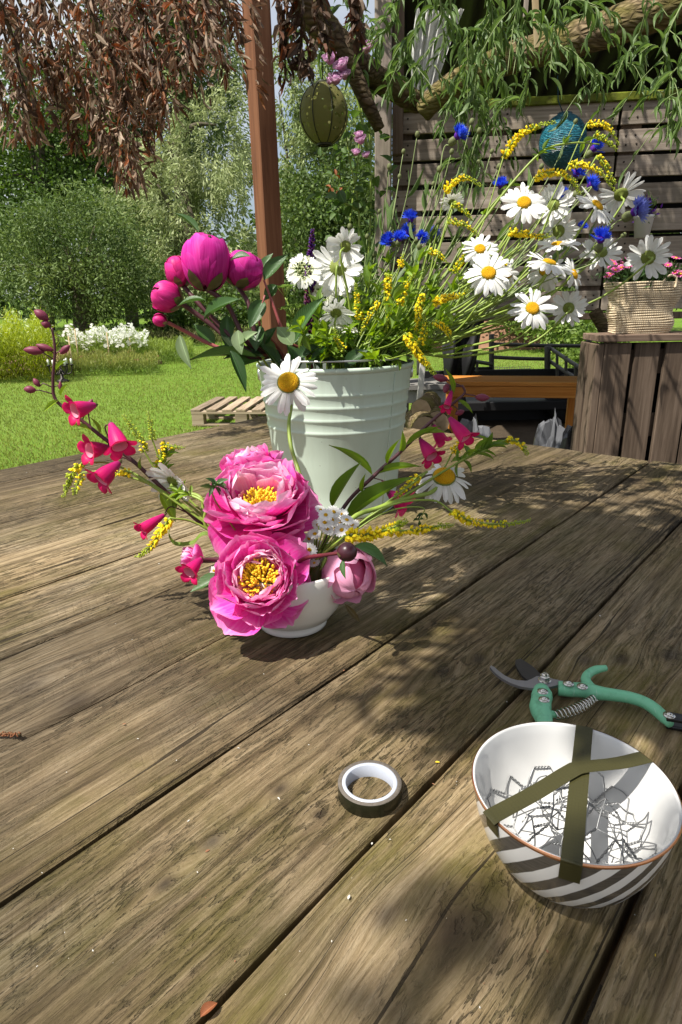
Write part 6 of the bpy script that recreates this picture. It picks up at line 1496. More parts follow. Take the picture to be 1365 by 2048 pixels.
# daisies of the white bowl
daisy(atY(577, 764, VY + .13), pm(70, atY(577, 764, VY + .13)), cdir(-.05, .22, .97), 'large front-facing daisy against the mint bucket, tall on a single stem from the white bowl', [vb(.0, .02), atY(612, 1000, VY + .04), atY(600, 950, VY + .06), atY(583, 895, VY + .09), atY(578, 850, VY + .11), atY(582, 815, VY + .125)], None, 24, .18, 1, .30, .0026)
daisy(atY(889, 952, VY + .09), pm(64, atY(889, 952, VY + .09)), cdir(.0, .62, .72), 'daisy with drooping petals reaching out right of the white bowl over the table', [vb(.02, 0), atY(690, 1052, VY), atY(760, 1015, VY + .03), atY(820, 995, VY + .05), atY(862, 985, VY + .07)], None, 22, .45, 2, .34, .003)
daisy(atY(347, 962, VY + .03), pm(60, atY(347, 962, VY + .03)), cdir(.30, .62, -.55), 'white daisy with sparse petals seen from behind among the cerise bells', [vb(-.02, 0), atY(420, 1060, VY + .02), atY(405, 1000, VY + .03), atY(375, 985, VY + .04)], None, 13, .35, 3, .22, .0026, 2)
# penstemon left
def penstemon(label, stem, bells, buds, leafs, YY, r0=.0032):
    path = smoothpath(stem, 6); t = thing('penstemon', label, 'flower', path[0], None); stem_part(t, path, [r0, r0 * .8, r0 * .45], M_PSTEM)
    for (bx_, by_, mx, my, r, dy) in bells:
        B = atY(bx_, by_, YY + dy); Mo = atY(mx, my, YY + dy - .026 * (1 if dy < .02 else 0)); bell(t, B, Mo, pm(r, B))
        i = min(range(len(path)), key=lambda k: (path[k] - B).length); stem_part(t, smoothpath([path[max(0, i - 2)], path[i].lerp(B, .5) + Vector((0, 0, .003)), B], 4), .0009, M_PSTEM, 5, 'stalk')
    for (px, py, dx, dy_, r, L) in buds:
        B = atY(px, py, YY); smallbud(t, B, cdir(dx, dy_, .2), pm(r, B), pm(L, B)); i = min(range(len(path)), key=lambda k: (path[k] - B).length)
        stem_part(t, [path[max(0, i - 1)], path[i].lerp(B, .6), B - cdir(dx, dy_, .2) * pm(L, B) * .9], .0008, M_PSTEM, 5, 'stalk')
    for (a, b_, c, d_, wd, mat) in leafs:
        leaf_between(t, atY(a, b_, YY), atY(c, d_, YY - .01), pm(wd, atY(a, b_, YY)), mat, 'pn%d' % (a % 5), cdir(rng.uniform(-.4, .4), .7, .7))
    return t
PY = VY + .03
penstemon('cerise bell-flowered stem arching out to the left of the white bowl', [vb(-.02, 0), vm(-.04, .01)] + pts([(420, 1060), (345, 995), (270, 925), (200, 870), (150, 830), (112, 800), (106, 760), (110, 700), (104, 655)], PY),
          [(190, 810, 138, 824, 31, 0), (222, 848, 245, 905, 33, -.01), (218, 895, 168, 902, 31, .01), (238, 925, 192, 968, 34, -.015), (328, 1030, 276, 1066, 22, -.02)],
          [(83, 630, -.6, .4, 10, 16), (92, 648, -.5, .1, 8.5, 9), (68, 701, -1, .05, 9, 20), (90, 695, -1, .3, 7, 18), (130, 699, .7, .5, 7, 14), (60, 779, -1, .1, 8, 12), (73, 765, -.5, .8, 6, 10), (121, 772, 0, 1, 4, 10), (178, 812, .5, .8, 8, 16)],
          [(118, 800, 88, 824, 9, M_LIMELEAF), (122, 792, 138, 768, 8, M_SPRIG), (185, 862, 140, 850, 8, M_SPRIG), (320, 985, 350, 1042, 24, M_LIMELEAF), (350, 1020, 372, 960, 14, M_SPRIG), (285, 940, 283, 915, 9, M_SPRIG), (200, 868, 180, 835, 7, M_SPRIG), (112, 740, 135, 722, 6, M_SPRIG)], PY)
t = penstemon('single cerise bell against the small half-open peony', [vb(-.03, -.01), vm(-.05, -.01), atY(420, 1120, VY - .04), atY(402, 1118, VY - .045)], [(402, 1118, 372, 1152, 27, -.05)], [], [], VY)
penstemon('cerise bell-flowered stem rising right of the white bowl, before the mint bucket', [vb(.02, 0), vm(.035, .02)] + pts([(690, 1012), (745, 955), (800, 905), (850, 855), (890, 820), (915, 800), (930, 785), (925, 770)], PY + .03),
          [(900, 836, 940, 886, 26, 0), (866, 850, 888, 888, 23, .02), (842, 880, 870, 922, 26, .0), (905, 780, 891, 822, 14, 0), (778, 985, 815, 1012, 34, .05)],
          [(882, 756, -1, .2, 8, 17), (893, 776, -.3, -.8, 7, 11), (965, 795, 1, -.1, 8, 15), (920, 825, .8, .3, 6, 10), (772, 970, -.6, .6, 8, 12)],
          [(905, 790, 890, 738, 10, M_LIMELEAF), (915, 800, 945, 826, 9, M_LIMELEAF), (835, 870, 890, 866, 20, M_LIMELEAF), (800, 905, 805, 862, 14, M_LIMELEAF), (745, 950, 660, 893, 8, M_SPRIG), (665, 1016, 722, 928, 24, M_SPRIG), (755, 948, 840, 935, 13, M_SPRIG), (690, 1046, 826, 958, 30, M_SPRIG), (726, 985, 732, 948, 10, M_LIMELEAF), (775, 930, 800, 880, 10, M_LIMELEAF), (812, 893, 880, 855, 8, M_SPRIG)], PY + .03)
# thin lime leaf loop at left
t = thing('curled_leaf', 'long lime leaf curling over the left rim of the white bowl', 'leaf', vm(-.06, 0))
pth = smoothpath([vm(-.04, 0)] + pts([(420, 1068), (385, 1085), (352, 1087), (338, 1070), (340, 1055)], VY - .01), 6); rb_ = ribbon(pth, Vector((0, .5, .85)).normalized(), .005, .0003)
b0 = vm(-.06, 0); obj('blade', mesh('blade', [Vector(p) - b0 for p in rb_[0]], rb_[1], M_LIMELEAF, True, rb_[2]), t, Matrix.Translation(b0)); stem_part(t, [vb(-.02, 0), vm(-.04, 0)], .0012, M_STEM)
# yellow sprays of the white bowl
def ysp(lst, Y, label, stem=None, n=90, w=.0085, seed=0, green=0., gf=.35, grp='yellow melilot sprays in the white bowl'):
    return raceme(pts(lst, Y), label, stem, w * .85, int(n * 1.4), gf, seed, grp, green)
ysp([(690, 1072), (740, 1068), (785, 1055), (815, 1040)], VY - .06, 'thick yellow spray lying over the feverfew, right of the peonies', [vm(.02, -.02)], 150, .0105, 1)
ysp([(770, 1062), (830, 1060), (870, 1052), (908, 1050)], VY - .02, 'yellow spray pointing right below the drooping daisy', [vm(.03, 0), atY(700, 1075, VY - .02)], 100, .0085, 2)
ysp([(902, 1022), (945, 1042), (1000, 1048), (1062, 1040)], VY + .02, 'long yellow spray reaching farthest right over the table', [vm(.03, 0), atY(760, 1020, VY), atY(860, 1000, VY + .01)], 120, .0085, 3)
ysp([(842, 950), (822, 965), (800, 985), (785, 1000)], VY + .06, 'short yellow spray left of the drooping daisy', [vm(.03, .02), atY(740, 1030, VY + .03), atY(850, 948, VY + .06)], 60, .0085, 4)
ysp([(1012, 880), (1035, 882), (1050, 898), (1056, 910)], VY + .1, 'small green-tipped yellow spray beyond the drooping daisy', [vm(.03, .02), atY(780, 1010, VY + .04), atY(900, 935, VY + .08), atY(960, 900, VY + .1)], 55, .0075, 5, .1, .45)
ysp([(340, 1036), (320, 1065), (300, 1095), (272, 1115)], VY - .02, 'yellow spray hanging lowest below the left bells', [vm(-.04, 0), atY(400, 1050, VY)], 110, .0085, 6)
ysp([(165, 925), (145, 945), (135, 970), (126, 995)], VY + .03, 'green-yellow spray drooping at the far left below the bells', [vm(-.04, 0), atY(330, 985, VY + .02), atY(230, 930, VY + .03)], 70, .008, 7, .35, .7)
ysp([(165, 945), (152, 975), (150, 990)], VY + .02, 'short pale spray tucked behind the leftmost bells', [vm(-.04, 0), atY(330, 985, VY + .02), atY(220, 945, VY + .02)], 30, .007, 8, .4, .6)
ysp([(290, 905), (282, 880), (262, 850), (246, 828)], VY + .05, 'green spray tip rising above the left bells', [vm(-.04, .02), atY(380, 1010, VY + .04), atY(320, 950, VY + .05)], 60, .006, 9, .65, .8)
ysp([(305, 880), (302, 850), (296, 822)], VY + .06, 'thin green spike right of the left bells', [vm(-.04, .02), atY(390, 1010, VY + .05), atY(330, 940, VY + .06)], 45, .005, 10, .9, .9)
ysp([(318, 935), (322, 910), (328, 890), (350, 893), (370, 896)], VY + .06, 'yellow spray just above the sparse white daisy', [vm(-.04, .02), atY(390, 1020, VY + .05), atY(340, 965, VY + .06)], 60, .0075, 11, .1, .3)
ysp([(262, 945), (245, 942), (230, 950)], VY + .0, 'small yellow tuft beside the lowest left bell', [vm(-.04, .0), atY(360, 1010, VY + .01)], 30, .008, 12, 0, .1)
ysp([(905, 905), (920, 890), (925, 875)], VY + .12, 'little yellow tuft behind the right bells', [vm(.03, .03), atY(800, 1000, VY + .06), atY(880, 945, VY + .1)], 34, .009, 13, 0, .1)
# sprigs of the white bowl
def sprig(label, path, leaves_, mat=M_SPRIG, r=.0012, group='leafy green sprigs', cat='foliage', name='leafy_sprig', n=0, Lr=(.018, .03), seed=0, smat=None, wr=.32, start=.45):
    R = random.Random(seed); P = smoothpath(path, 6); t = thing(name, label, cat, P[0], group); stem_part(t, P, [r * 1.2, r, r * .5], smat or M_STEM, 5)
    for (a, b_, wd) in leaves_: leaf_between(t, a, b_, wd, mat, 'sg%d' % R.randrange(4))
    for k in range(n):
        u = start + (1 - start) * (k + R.random()) / n; q = u * (len(P) - 1); i = min(int(q), len(P) - 2); p = P[i].lerp(P[i + 1], q - i); tg = (P[i + 1] - P[i]).normalized()
        for j in range(3):
            d = (tg * .6 + Vector((R.gauss(0, 1), R.gauss(0, 1), R.gauss(0, .8))) * .6).normalized(); L = R.uniform(*Lr)
            me = leafshape(mat, 'sg%d' % R.randrange(4), 1., 1., .3, -.5, 5, 1.0)
            obj('leaf', me, t, frameY(p, d, (R.gauss(0, .5), R.gauss(0, .5), 1)) @ Matrix.Diagonal((L * wr * R.uniform(.8, 1.2), L, L, 1)))
    return t
sprig('leafy green sprig beyond the drooping daisy', [vm(.03, .02), atY(780, 1012, VY + .05), atY(900, 935, VY + .09), atY(985, 893, VY + .1)], [], M_SPRIG, .0018, None, n=7, Lr=(.02, .034), seed=3, start=.72, wr=.28)
sprig('small leaf sprig at the right below the drooping daisy', [vm(.03, .0), atY(760, 1030, VY + .01), atY(845, 1015, VY + .02), atY(838, 1045, VY + .02)], [], M_PLEAF, .001, None, n=2, Lr=(.012, .02), seed=4, start=.8)
sprig('leafy sprig above the sparse white daisy', [vm(-.04, .02), atY(390, 1010, VY + .05), atY(330, 945, VY + .06), atY(335, 905, VY + .06)], [], M_SPRIG, .001, None, n=5, Lr=(.015, .026), seed=5, start=.6)
sprig('dark green sprig between the small half-open peony and the large peony', [vm(-.04, 0), atY(430, 1000, VY), atY(436, 965, VY - .01)], [], M_PLEAF, .001, None, n=3, Lr=(.014, .024), seed=6, start=.6, wr=.5)
sprig('pale stem loop arching left of the peonies', [vm(-.03, 0), atY(418, 1060, VY), atY(412, 1010, VY), atY(380, 990, VY + .01), atY(350, 985, VY + .02)], [], M_LIMELEAF, .0022, None, n=2, Lr=(.015, .02), seed=7, start=.7)
# ================================================================== FLOWERS IN THE BUCKET
BYc = BC.y
def mouth(k=None, px=None):
    R = rng; x = R.uniform(-.10, .10); y = R.uniform(-.09, .09)
    if px is not None: x = max(-.115, min(.115, x * .35 + px))
    return BC + Vector((x * .6, y * .6, .10)), BC + Vector((x, y, .285))
def bstem(P, bow=.3, side=.04, lift=.0):
    """stem path from inside the bucket to a head"""
    P = Vector(P); a, m = mouth(px=(P.x - BC.x) * .28); d = P - m
    c1 = m + Vector((d.x * .35, d.y * .35, d.z * .30 + lift)); c2 = m + Vector((d.x * .78, d.y * .78, d.z * .62 + lift * 1.3))
    return [a, m, c1, c2]
# peonies left
PYb = 1.14
def pst(px, py, Y, via): return [BC + Vector((-.07, -.03, .12)), BC + Vector((-.09, -.03, .285))] + pts(via, Y)
P = atY(412, 520, PYb); t = budflower(P, pm(47, P), pm(60, P), cdir(.05, 1, .12), 'largest bright magenta closed peony at the top of the bucket bunch', pst(0, 0, PYb, [(500, 690), (455, 610)]), SH_MAG, 12, 1, 4)
leaf_between(t, atY(398, 465, PYb + .04), atY(350, 428, PYb + .05), pm(20, P), M_PLEAF, 'pk1', cdir(.5, .5, .6)); leaf_between(t, atY(462, 520, PYb - .04), atY(500, 513, PYb - .05), pm(30, P), M_PLEAF, 'pk2', cdir(0, .7, .7))
leaf_between(t, atY(408, 640, PYb - .02), atY(478, 600, PYb - .04), pm(36, P), M_PLEAF, 'pk3', cdir(-.1, .6, .8)); leaf_between(t, atY(410, 600, PYb - .04), atY(358, 612, PYb - .05), pm(40, P), M_PLEAF, 'pk4', cdir(-.2, .9, .5))
P = atY(487, 538, PYb + .03); t = budflower(P, pm(42, P), pm(39, P), cdir(.35, .9, .15), 'dark magenta peony just right of the largest closed peony', pst(0, 0, PYb, [(520, 690), (498, 610)]), SH_MAG, 10, 2, 5)
leaf_between(t, atY(528, 560, PYb + .02), atY(575, 512, PYb + .03), pm(30, P), M_PLEAF, 'pk5', cdir(.2, .5, .8)); leaf_between(t, atY(525, 545, PYb + .05), atY(546, 508, PYb + .06), pm(24, P), M_PLEAF, 'pk6', cdir(-.3, .5, .8)); leaf_between(t, atY(527, 600, PYb), atY(500, 655, PYb - .02), pm(34, P), M_PLEAF, 'pk7', cdir(.2, .4, .9))
leaf_between(t, atY(555, 570, PYb + .03), atY(530, 600, PYb + .03), pm(26, P), M_PLEAF, 'pk8', cdir(.2, .4, .9))
P = atY(357, 540, PYb + .02); t = budflower(P, pm(27, P), pm(33, P), cdir(-.25, 1, .2), 'crimson closed peony tucked left behind the largest one', pst(0, 0, PYb, [(495, 700), (410, 620)]), SH_RED, 10, 3, 5)
P = atY(332, 592, PYb - .02); t = budflower(P, pm(31, P), pm(33, P), cdir(-.95, .35, .35), 'half-open pink-tipped peony bud at the left of the bucket bunch', pst(0, 0, PYb, [(500, 715), (430, 655), (385, 622)]), SH_RED, 10, 4, 5)
leaf_between(t, atY(455, 630, PYb), atY(452, 692, PYb - .01), pm(30, P), M_PLEAF, 'pk9', cdir(.2, .3, .9)); leaf_between(t, atY(445, 660, PYb), atY(468, 700, PYb - .02), pm(24, P), M_PALELEAF, 'pk10', cdir(.2, .3, .9))
P = atY(320, 640, PYb - .03); t = budflower(P, pm(14, P), pm(16, P), cdir(-.9, .2, .3), 'smallest dark brown peony bud on a red stem, lowest at the left', pst(0, 0, PYb, [(500, 712), (430, 692), (370, 662)]), SH_RED, 3, 5, 6, M_PINKSTEM, .0034)
leaf_between(t, atY(515, 715, PYb - .02), atY(384, 722, PYb - .04), pm(34, P), M_PLEAF, 'pk11', cdir(.1, .9, .3)); leaf_between(t, atY(360, 670, PYb - .03), atY(383, 736, PYb - .05), pm(24, P), M_PALELEAF, 'pk12', cdir(-.3, .2, .9)); leaf_between(t, atY(460, 700, PYb - .04), atY(491, 782, PYb - .06), pm(24, P), M_PLEAF, 'pk13', cdir(.3, .3, .9))
leaf_between(t, atY(478, 690, PYb - .04), atY(515, 665, PYb - .05), pm(26, P), M_PALELEAF, 'pk14', cdir(.1, .5, .8)); leaf_between(t, atY(476, 660, PYb - .04), atY(484, 708, PYb - .05), pm(28, P), M_PALELEAF, 'pk15', cdir(-.3, .3, .9)); leaf_between(t, atY(430, 690, PYb + .03), atY(390, 650, PYb + .04), pm(30, P), M_PLEAF, 'pk16', cdir(-.3, .5, .7))
t = sprig('peony leaf shoot with a large pale underside leaf at the left of the bucket mouth', [BC + Vector((-.07, -.05, .12)), BC + Vector((-.09, -.05, .285)), atY(520, 650, PYb), atY(530, 590, PYb)], [(atY(528, 690, PYb), atY(552, 655, PYb), .02), (atY(520, 650, PYb), atY(512, 700, PYb - .02), .03)], M_PLEAF, .003, None, smat=M_PINKSTEM)
leaf_between(t, atY(585, 690, PYb - .02), atY(555, 655, PYb - .01), pm(38, P), M_PALELEAF, 'pk17', cdir(.1, .3, .9)); leaf_between(t, atY(590, 680, PYb), atY(648, 598, PYb), pm(38, P), M_PLEAF, 'pk18', cdir(-.3, .4, .9))
t = sprig('reddish bare peony stem leaning left out of the bucket beside the brown post', [BC + Vector((-.03, -.05, .12)), BC + Vector((-.045, -.05, .285)), atY(575, 680, PYb + .02), atY(545, 605, PYb + .02), atY(528, 560, PYb + .02)], [(atY(583, 690, PYb + .02), atY(620, 668, PYb + .02), .016)], M_PLEAF, .0036, None, smat=M_PINKSTEM)
for k in range(10):
    a, b_ = [(520, 720), (560, 735), (600, 735), (640, 735), (550, 728), (585, 730), (620, 733), (660, 735), (690, 735), (530, 715)][k], [(470, 735), (520, 690), (575, 690), (668, 680), (500, 660), (640, 690), (655, 700), (690, 690), (735, 700), (450, 715)][k]
    s = sprig('dark peony leaf at the mouth of the mint bucket', [BC + Vector((-.05, -.04, .15)), atY(a[0], a[1] + 8, 1.16), atY(a[0], a[1], 1.15)], [(atY(a[0], a[1], 1.15), atY(b_[0], b_[1], 1.11 + .02 * (k % 3)), .028)], M_PLEAF, .002, 'dark peony leaves at the bucket mouth', seed=k, name='peony_leaf_stalk')
# lupin
t = thing('lupin_spike', 'tall dark purple lupin spike behind the white umbels', 'flower', BC + Vector((-.04, .03, .12)))
pth = smoothpath([BC + Vector((-.04, .03, .12)), BC + Vector((-.05, .04, .285))] + pts([(618, 640), (620, 560), (625, 465)], 1.3), 8); stem_part(t, pth, [.003, .0018], M_PSTEM)
sp_ = smoothpath(pts([(619, 670), (619, 600), (622, 530), (626, 458)], 1.3), 14); lb = MB(); cols = []
V, Fc, C = [], [], []
for k in range(520):
    u = rng.random(); q = u * (len(sp_) - 1.01); i = int(q); p = sp_[i].lerp(sp_[i + 1], q - i); a = rng.uniform(0, 6.28); w_ = pm(17, p) * (1 - .75 * u ** 2.2) * (1 if .45 < u else .72)
    d = Vector((math.cos(a), math.sin(a), .15)); c = p + d * w_ * .55; e = p + d * w_ + Vector((0, 0, w_ * .25)); s = d.cross(Vector((0, 0, 1))) * w_ * .33; o = len(V)
    V += [p + d * w_ * .2, c + s, e, c - s, c + Vector((0, 0, w_ * .4))]; Fc += [(o, o + 1, o + 4), (o + 1, o + 2, o + 4), (o + 2, o + 3, o + 4), (o + 3, o, o + 4)]
    cc = (.09, .02, .20) if u > .42 and rng.random() < .75 else (.085, .018, .055); cc = tuple(x * rng.uniform(.6, 1.4) for x in cc); C += [cc] * 5
b0 = WM[t.name].translation; o = obj('florets', mesh('florets', [x - b0 for x in V], Fc, M_LUP, False, None, np.array(C)), t, Matrix.Translation(b0)); o['kind'] = 'stuff'
# white umbels
def orlaya(P, r, nrm, label, stem, seed=0, n=13, green=False):
    R = random.Random(seed); path = smoothpath(stem + [P - nrm * r * .9], 6); t = thing('white_umbel', label, 'flower', path[0], 'lacy umbels in the bucket'); stem_part(t, path, .0016, M_STEM, 5)
    F_ = frame(P, nrm, (R.random(), R.random(), .4)); b0 = P - nrm * r * .9; rays = MB(); fl = MB()
    V = []; 
    for k in range(9 if not green else 14):
        a = k * 2.4; q = r * math.sqrt(k / 12) * .8; e = F_ @ Vector((math.cos(a) * q, math.sin(a) * q, -.1 * q)); rays.add(tube([b0, b0.lerp(e, .6) , e], r * .022, 4))
        for j in range(26 if green else 14):
            c = e + (F_.to_3x3() @ Vector((R.gauss(0, .13), R.gauss(0, .13), R.uniform(-.02, .12)))) * r; fl.add(egg(r * (.035 if green else .045), r * .04, 4, 3), frame(c, nrm))
    o = obj('umbel_rays', rays.mesh('umbel_rays', M_STEM), t); o = obj('inner_florets', fl.mesh('inner_florets', M_LIMELEAF if green else plain('cream_green_floret', (.52, .56, .30), .6)), t); o['kind'] = 'stuff'
    if not green:
        for k in range(n):
            a = 2 * math.pi * k / n + R.uniform(-.15, .15)
            for s in (-.35, .35):
                m = F_ @ Matrix.Rotation(a, 4, 'Z') @ Matrix.Translation((0, r * R.uniform(.36, .5), 0)) @ Matrix.Rotation(s, 4, 'Z') @ Matrix.Rotation(R.uniform(-.4, .15), 4, 'X')
                L = r * R.uniform(.46, .62); obj('petal', cached('orl', lambda: mesh('petal', *petal_grid(1, .55, 4, 5, .25, .2, -.5, .03, 4, -.12, .06, 3, None, .15)[:2], M_WHITE2, True, petal_grid(1, .55, 4, 5, .25, .2, -.5, .03, 4, -.12, .06, 3, None, .15)[2])), t, m @ Matrix.Scale(L, 4))
    return t
for k, (px, py, r, Y, nn, lab) in enumerate([(608, 540, 38, 1.22, (-.1, .25, .95), 'lacy white umbel in front of the purple lupin spike'), (680, 560, 42, 1.27, (0.1, .3, .9), 'lacy white umbel under the daisies seen from behind'), (648, 585, 28, 1.3, (.1, .1, .9), 'smaller white umbel low behind the purple lupin'), (690, 655, 30, 1.2, (.2, .8, .4), 'white umbel lowest above the bucket rim')]):
    P = atY(px, py, Y); orlaya(P, pm(r, P), cdir(*nn), lab, bstem(P), 5 + k)
for k, (px, py, r, Y, nn, lab) in enumerate([(568, 572, 24, 1.2, (-.1, .95, .3), 'green unopened umbel left of the purple lupin'), (585, 612, 28, 1.18, (-.1, .9, .4), 'cream-green umbel low at the left of the purple lupin'), (735, 545, 24, 1.3, (0, .9, .4), 'hazy green umbel right of the daisies seen from behind')]):
    P = atY(px, py, Y); orlaya(P, pm(r, P), cdir(*nn), lab, bstem(P), 25 + k, green=True)
# daisies of the bucket
DL = [(1049, 404, 50, 1.22, (-.12, .25, .95), 'front-facing daisy highest at the right, below the blue lantern', 0, 0), (1196, 410, 50, 1.26, (.5, .5, .7), 'daisy tilted right between the blue cornflowers at the upper right', .1, 0), (961, 497, 40, 1.18, (-.05, .3, .9), 'smaller daisy just behind the one above the stems', 0, 0), (978, 545, 52, 1.13, (-.1, .2, .97), 'full daisy facing front, overlapping a smaller daisy above the stems', .05, 0),
      (1116, 488, 46, 1.24, (-.1, .85, .5), 'daisy tipped upward in the middle of the right cluster', -.15, 0), (1100, 524, 50, 1.19, (.25, .8, .55), 'daisy tipped upward, lowest of the middle right cluster', .1, 0), (1150, 548, 38, 1.20, (.75, .2, .65), 'small daisy turned right at the edge of the cluster', .05, 0), (1066, 616, 49, 1.14, (.02, .2, .98), 'front-facing daisy lowest at the right, just above the trailer gap', 0, 0),
      (1138, 616, 38, 1.26, (.25, .15, -.95), 'daisy seen from behind beside the lowest daisy', -.05, 0), (1203, 505, 42, 1.31, (.1, -.25, -.9), 'daisy seen from behind below the dark blue cornflower', .1, 0), (1297, 515, 48, 1.30, (.25, .25, -.9), 'daisy seen from behind with curled petals in front of the basket', .25, 0), (1243, 388, 46, 1.33, (.15, .8, -.55), 'daisy seen from the side, its petals rising behind the pale blue cornflower', -.25, 5),
      (692, 492, 40, 1.22, (.25, .5, -.75), 'daisy seen from behind, highest above the white umbels', .25, 0), (676, 535, 58, 1.26, (-.05, .12, -.98), 'large daisy seen from behind with its green stem across it', .05, 0), (672, 625, 40, 1.20, (-.1, .75, -.5), 'daisy seen from the side low above the bucket rim', .2, 0), (904, 403, 26, 1.30, (-.1, .9, -.3), 'small daisy seen from the side under the left yellow spray', -.1, 0),
      (1092, 540, 44, 1.26, (-.3, .2, .85), 'daisy half hidden under the upward tipped daisies', .2, 0), (1108, 410, 42, 1.3, (.2, .1, -.95), 'daisy half hidden behind the highest daisy', .2, 0), (1118, 462, 40, 1.30, (.2, .4, -.85), 'daisy with its back turned above the middle cluster', .0, 0), (1015, 545, 42, 1.22, (.35, .1, .9), 'daisy half hidden behind the full front daisy', .3, 0)]
for k, (px, py, r, Y, nn, lab, dr, mi_) in enumerate(DL):
    P = atY(px, py, Y); nv = cdir(*nn); P0 = P - nv * pm(r, P) * .25; s = bstem(P0, lift=-.012 * (k % 3))
    s.append(P - nv * pm(r, P) * (.55 if nn[2] > 0 else .6) + Vector((-.004, 0, -.012)))
    daisy(P, pm(r, P), nv, lab, s, 'ox-eye daisies in the bucket', 21 + k % 4, dr, 20 + k, .27, .0021, mi_)
# cornflowers
CF = [(915, 272, 25, 1.33, (.6, .45, .6), 0, 'highest blue cornflower, left of the blue lantern by itself'), (822, 440, 21, 1.3, (0, .8, .5), 0, 'topmost blue cornflower of the left group in front of the wall'), (780, 482, 20, 1.28, (-.6, .2, .7), 0, 'leftmost blue cornflower overlapping the grey wall post'), (817, 465, 20, 1.31, (.1, .3, .9), 0, 'middle blue cornflower of the left group'), (840, 476, 18, 1.27, (.4, .1, .8), 0, 'blue cornflower right of the middle one in the left group'), (866, 470, 20, 1.33, (.3, .3, .8), 1, 'pale violet-blue cornflower ending the left group'),
      (1002, 372, 20, 1.36, (-.2, .6, .7), 0, 'small blue cornflower left of the highest daisy'), (1153, 348, 24, 1.31, (.1, .6, .7), 0, 'blue cornflower under the yellow sprays, right of the blue lantern'), (1180, 372, 22, 1.33, (.5, .5, .6), 0, 'blue cornflower touching the tilted daisy'), (1140, 392, 26, 1.3, (-.5, .1, -.6), 0, 'blue cornflower seen from behind, left of the tilted daisy'), (1187, 298, 22, 1.38, (.5, .5, .4), 0, 'violet-blue cornflower right of the blue lantern'), (1270, 424, 30, 1.27, (.55, .2, .7), 1, 'large pale blue cornflower farthest right in front of the wall pot'), (1202, 480, 27, 1.2, (0, .75, .6), 0, 'deep blue cornflower in front of the daisy seen from behind'), (1163, 455, 14, 1.36, (.3, .3, .7), 0, 'small purple-blue cornflower behind the tilted daisy'), (800, 478, 18, 1.26, (.2, .5, .8), 0, 'blue cornflower next to the leftmost one')]
for k, (px, py, r, Y, nn, pale, lab) in enumerate(CF):
    P = atY(px, py, Y); nv = cdir(*nn); s = bstem(P, lift=.01); s.append(P - nv * pm(r, P) * 1.6); cornflower(P, pm(r, P), nv, lab, s, k, pale, 13)
# cornflower buds on thin grey-green stems
t_b = None
BL = [(836, 265, 1.33), (868, 365, 1.3), (808, 300, 1.36), (905, 300, 1.36), (958, 322, 1.34), (945, 240, 1.36), (960, 258, 1.35), (780, 330, 1.3), (760, 420, 1.28), (800, 350, 1.33), (880, 335, 1.33), (1153, 240, 1.33), (1085, 330, 1.36), (1115, 440, 1.33), (1250, 468, 1.3), (1262, 395, 1.36), (985, 300, 1.36), (880, 440, 1.3), (900, 410, 1.36), (850, 420, 1.33), (1080, 440, 1.36), (1225, 455, 1.33), (735, 470, 1.3), (925, 350, 1.38), (1000, 330, 1.38), (840, 490, 1.24), (700, 450, 1.34), (750, 505, 1.3)]
for k, (px, py, Y) in enumerate(BL):
    P = atY(px, py, Y); s = smoothpath(bstem(P, lift=.015) + [P], 6)
    side = 'left of the blue lantern' if px < 1020 else 'right among the daisies'
    t = thing('cornflower_bud', 'thin grey-green stem with a closed cornflower bud, ' + side, 'flower bud', s[0], 'closed cornflower buds ' + side); stem_part(t, s, [.0013, .0011, .0008], M_GSTEM, 5)
    r = pm(rng.uniform(5, 8), P); obj('bud', CCAL, t, frame(P, s[-1] - s[-4]) @ Matrix.Diagonal((r * 1.2, r * 1.2, r * 1.3, 1)))
    for j in range(5):
        i = int(len(s) * rng.uniform(.4, .9)); tg = (s[i + 1] - s[i]).normalized() if i + 1 < len(s) else Vector((0, 0, 1)); d = (tg + Vector((rng.gauss(0, .3), rng.gauss(0, .3), rng.gauss(0, .2)))).normalized(); L = rng.uniform(.03, .065)
        obj('leaf', leafshape(M_WILLOW, 'cb%d' % (j % 3), 1., 1., .3, -.2, 5, 1.1), t, frameY(s[i], d, (rng.gauss(0, 1), rng.gauss(0, 1), .5)) @ Matrix.Diagonal((L * .08, L, L, 1)))
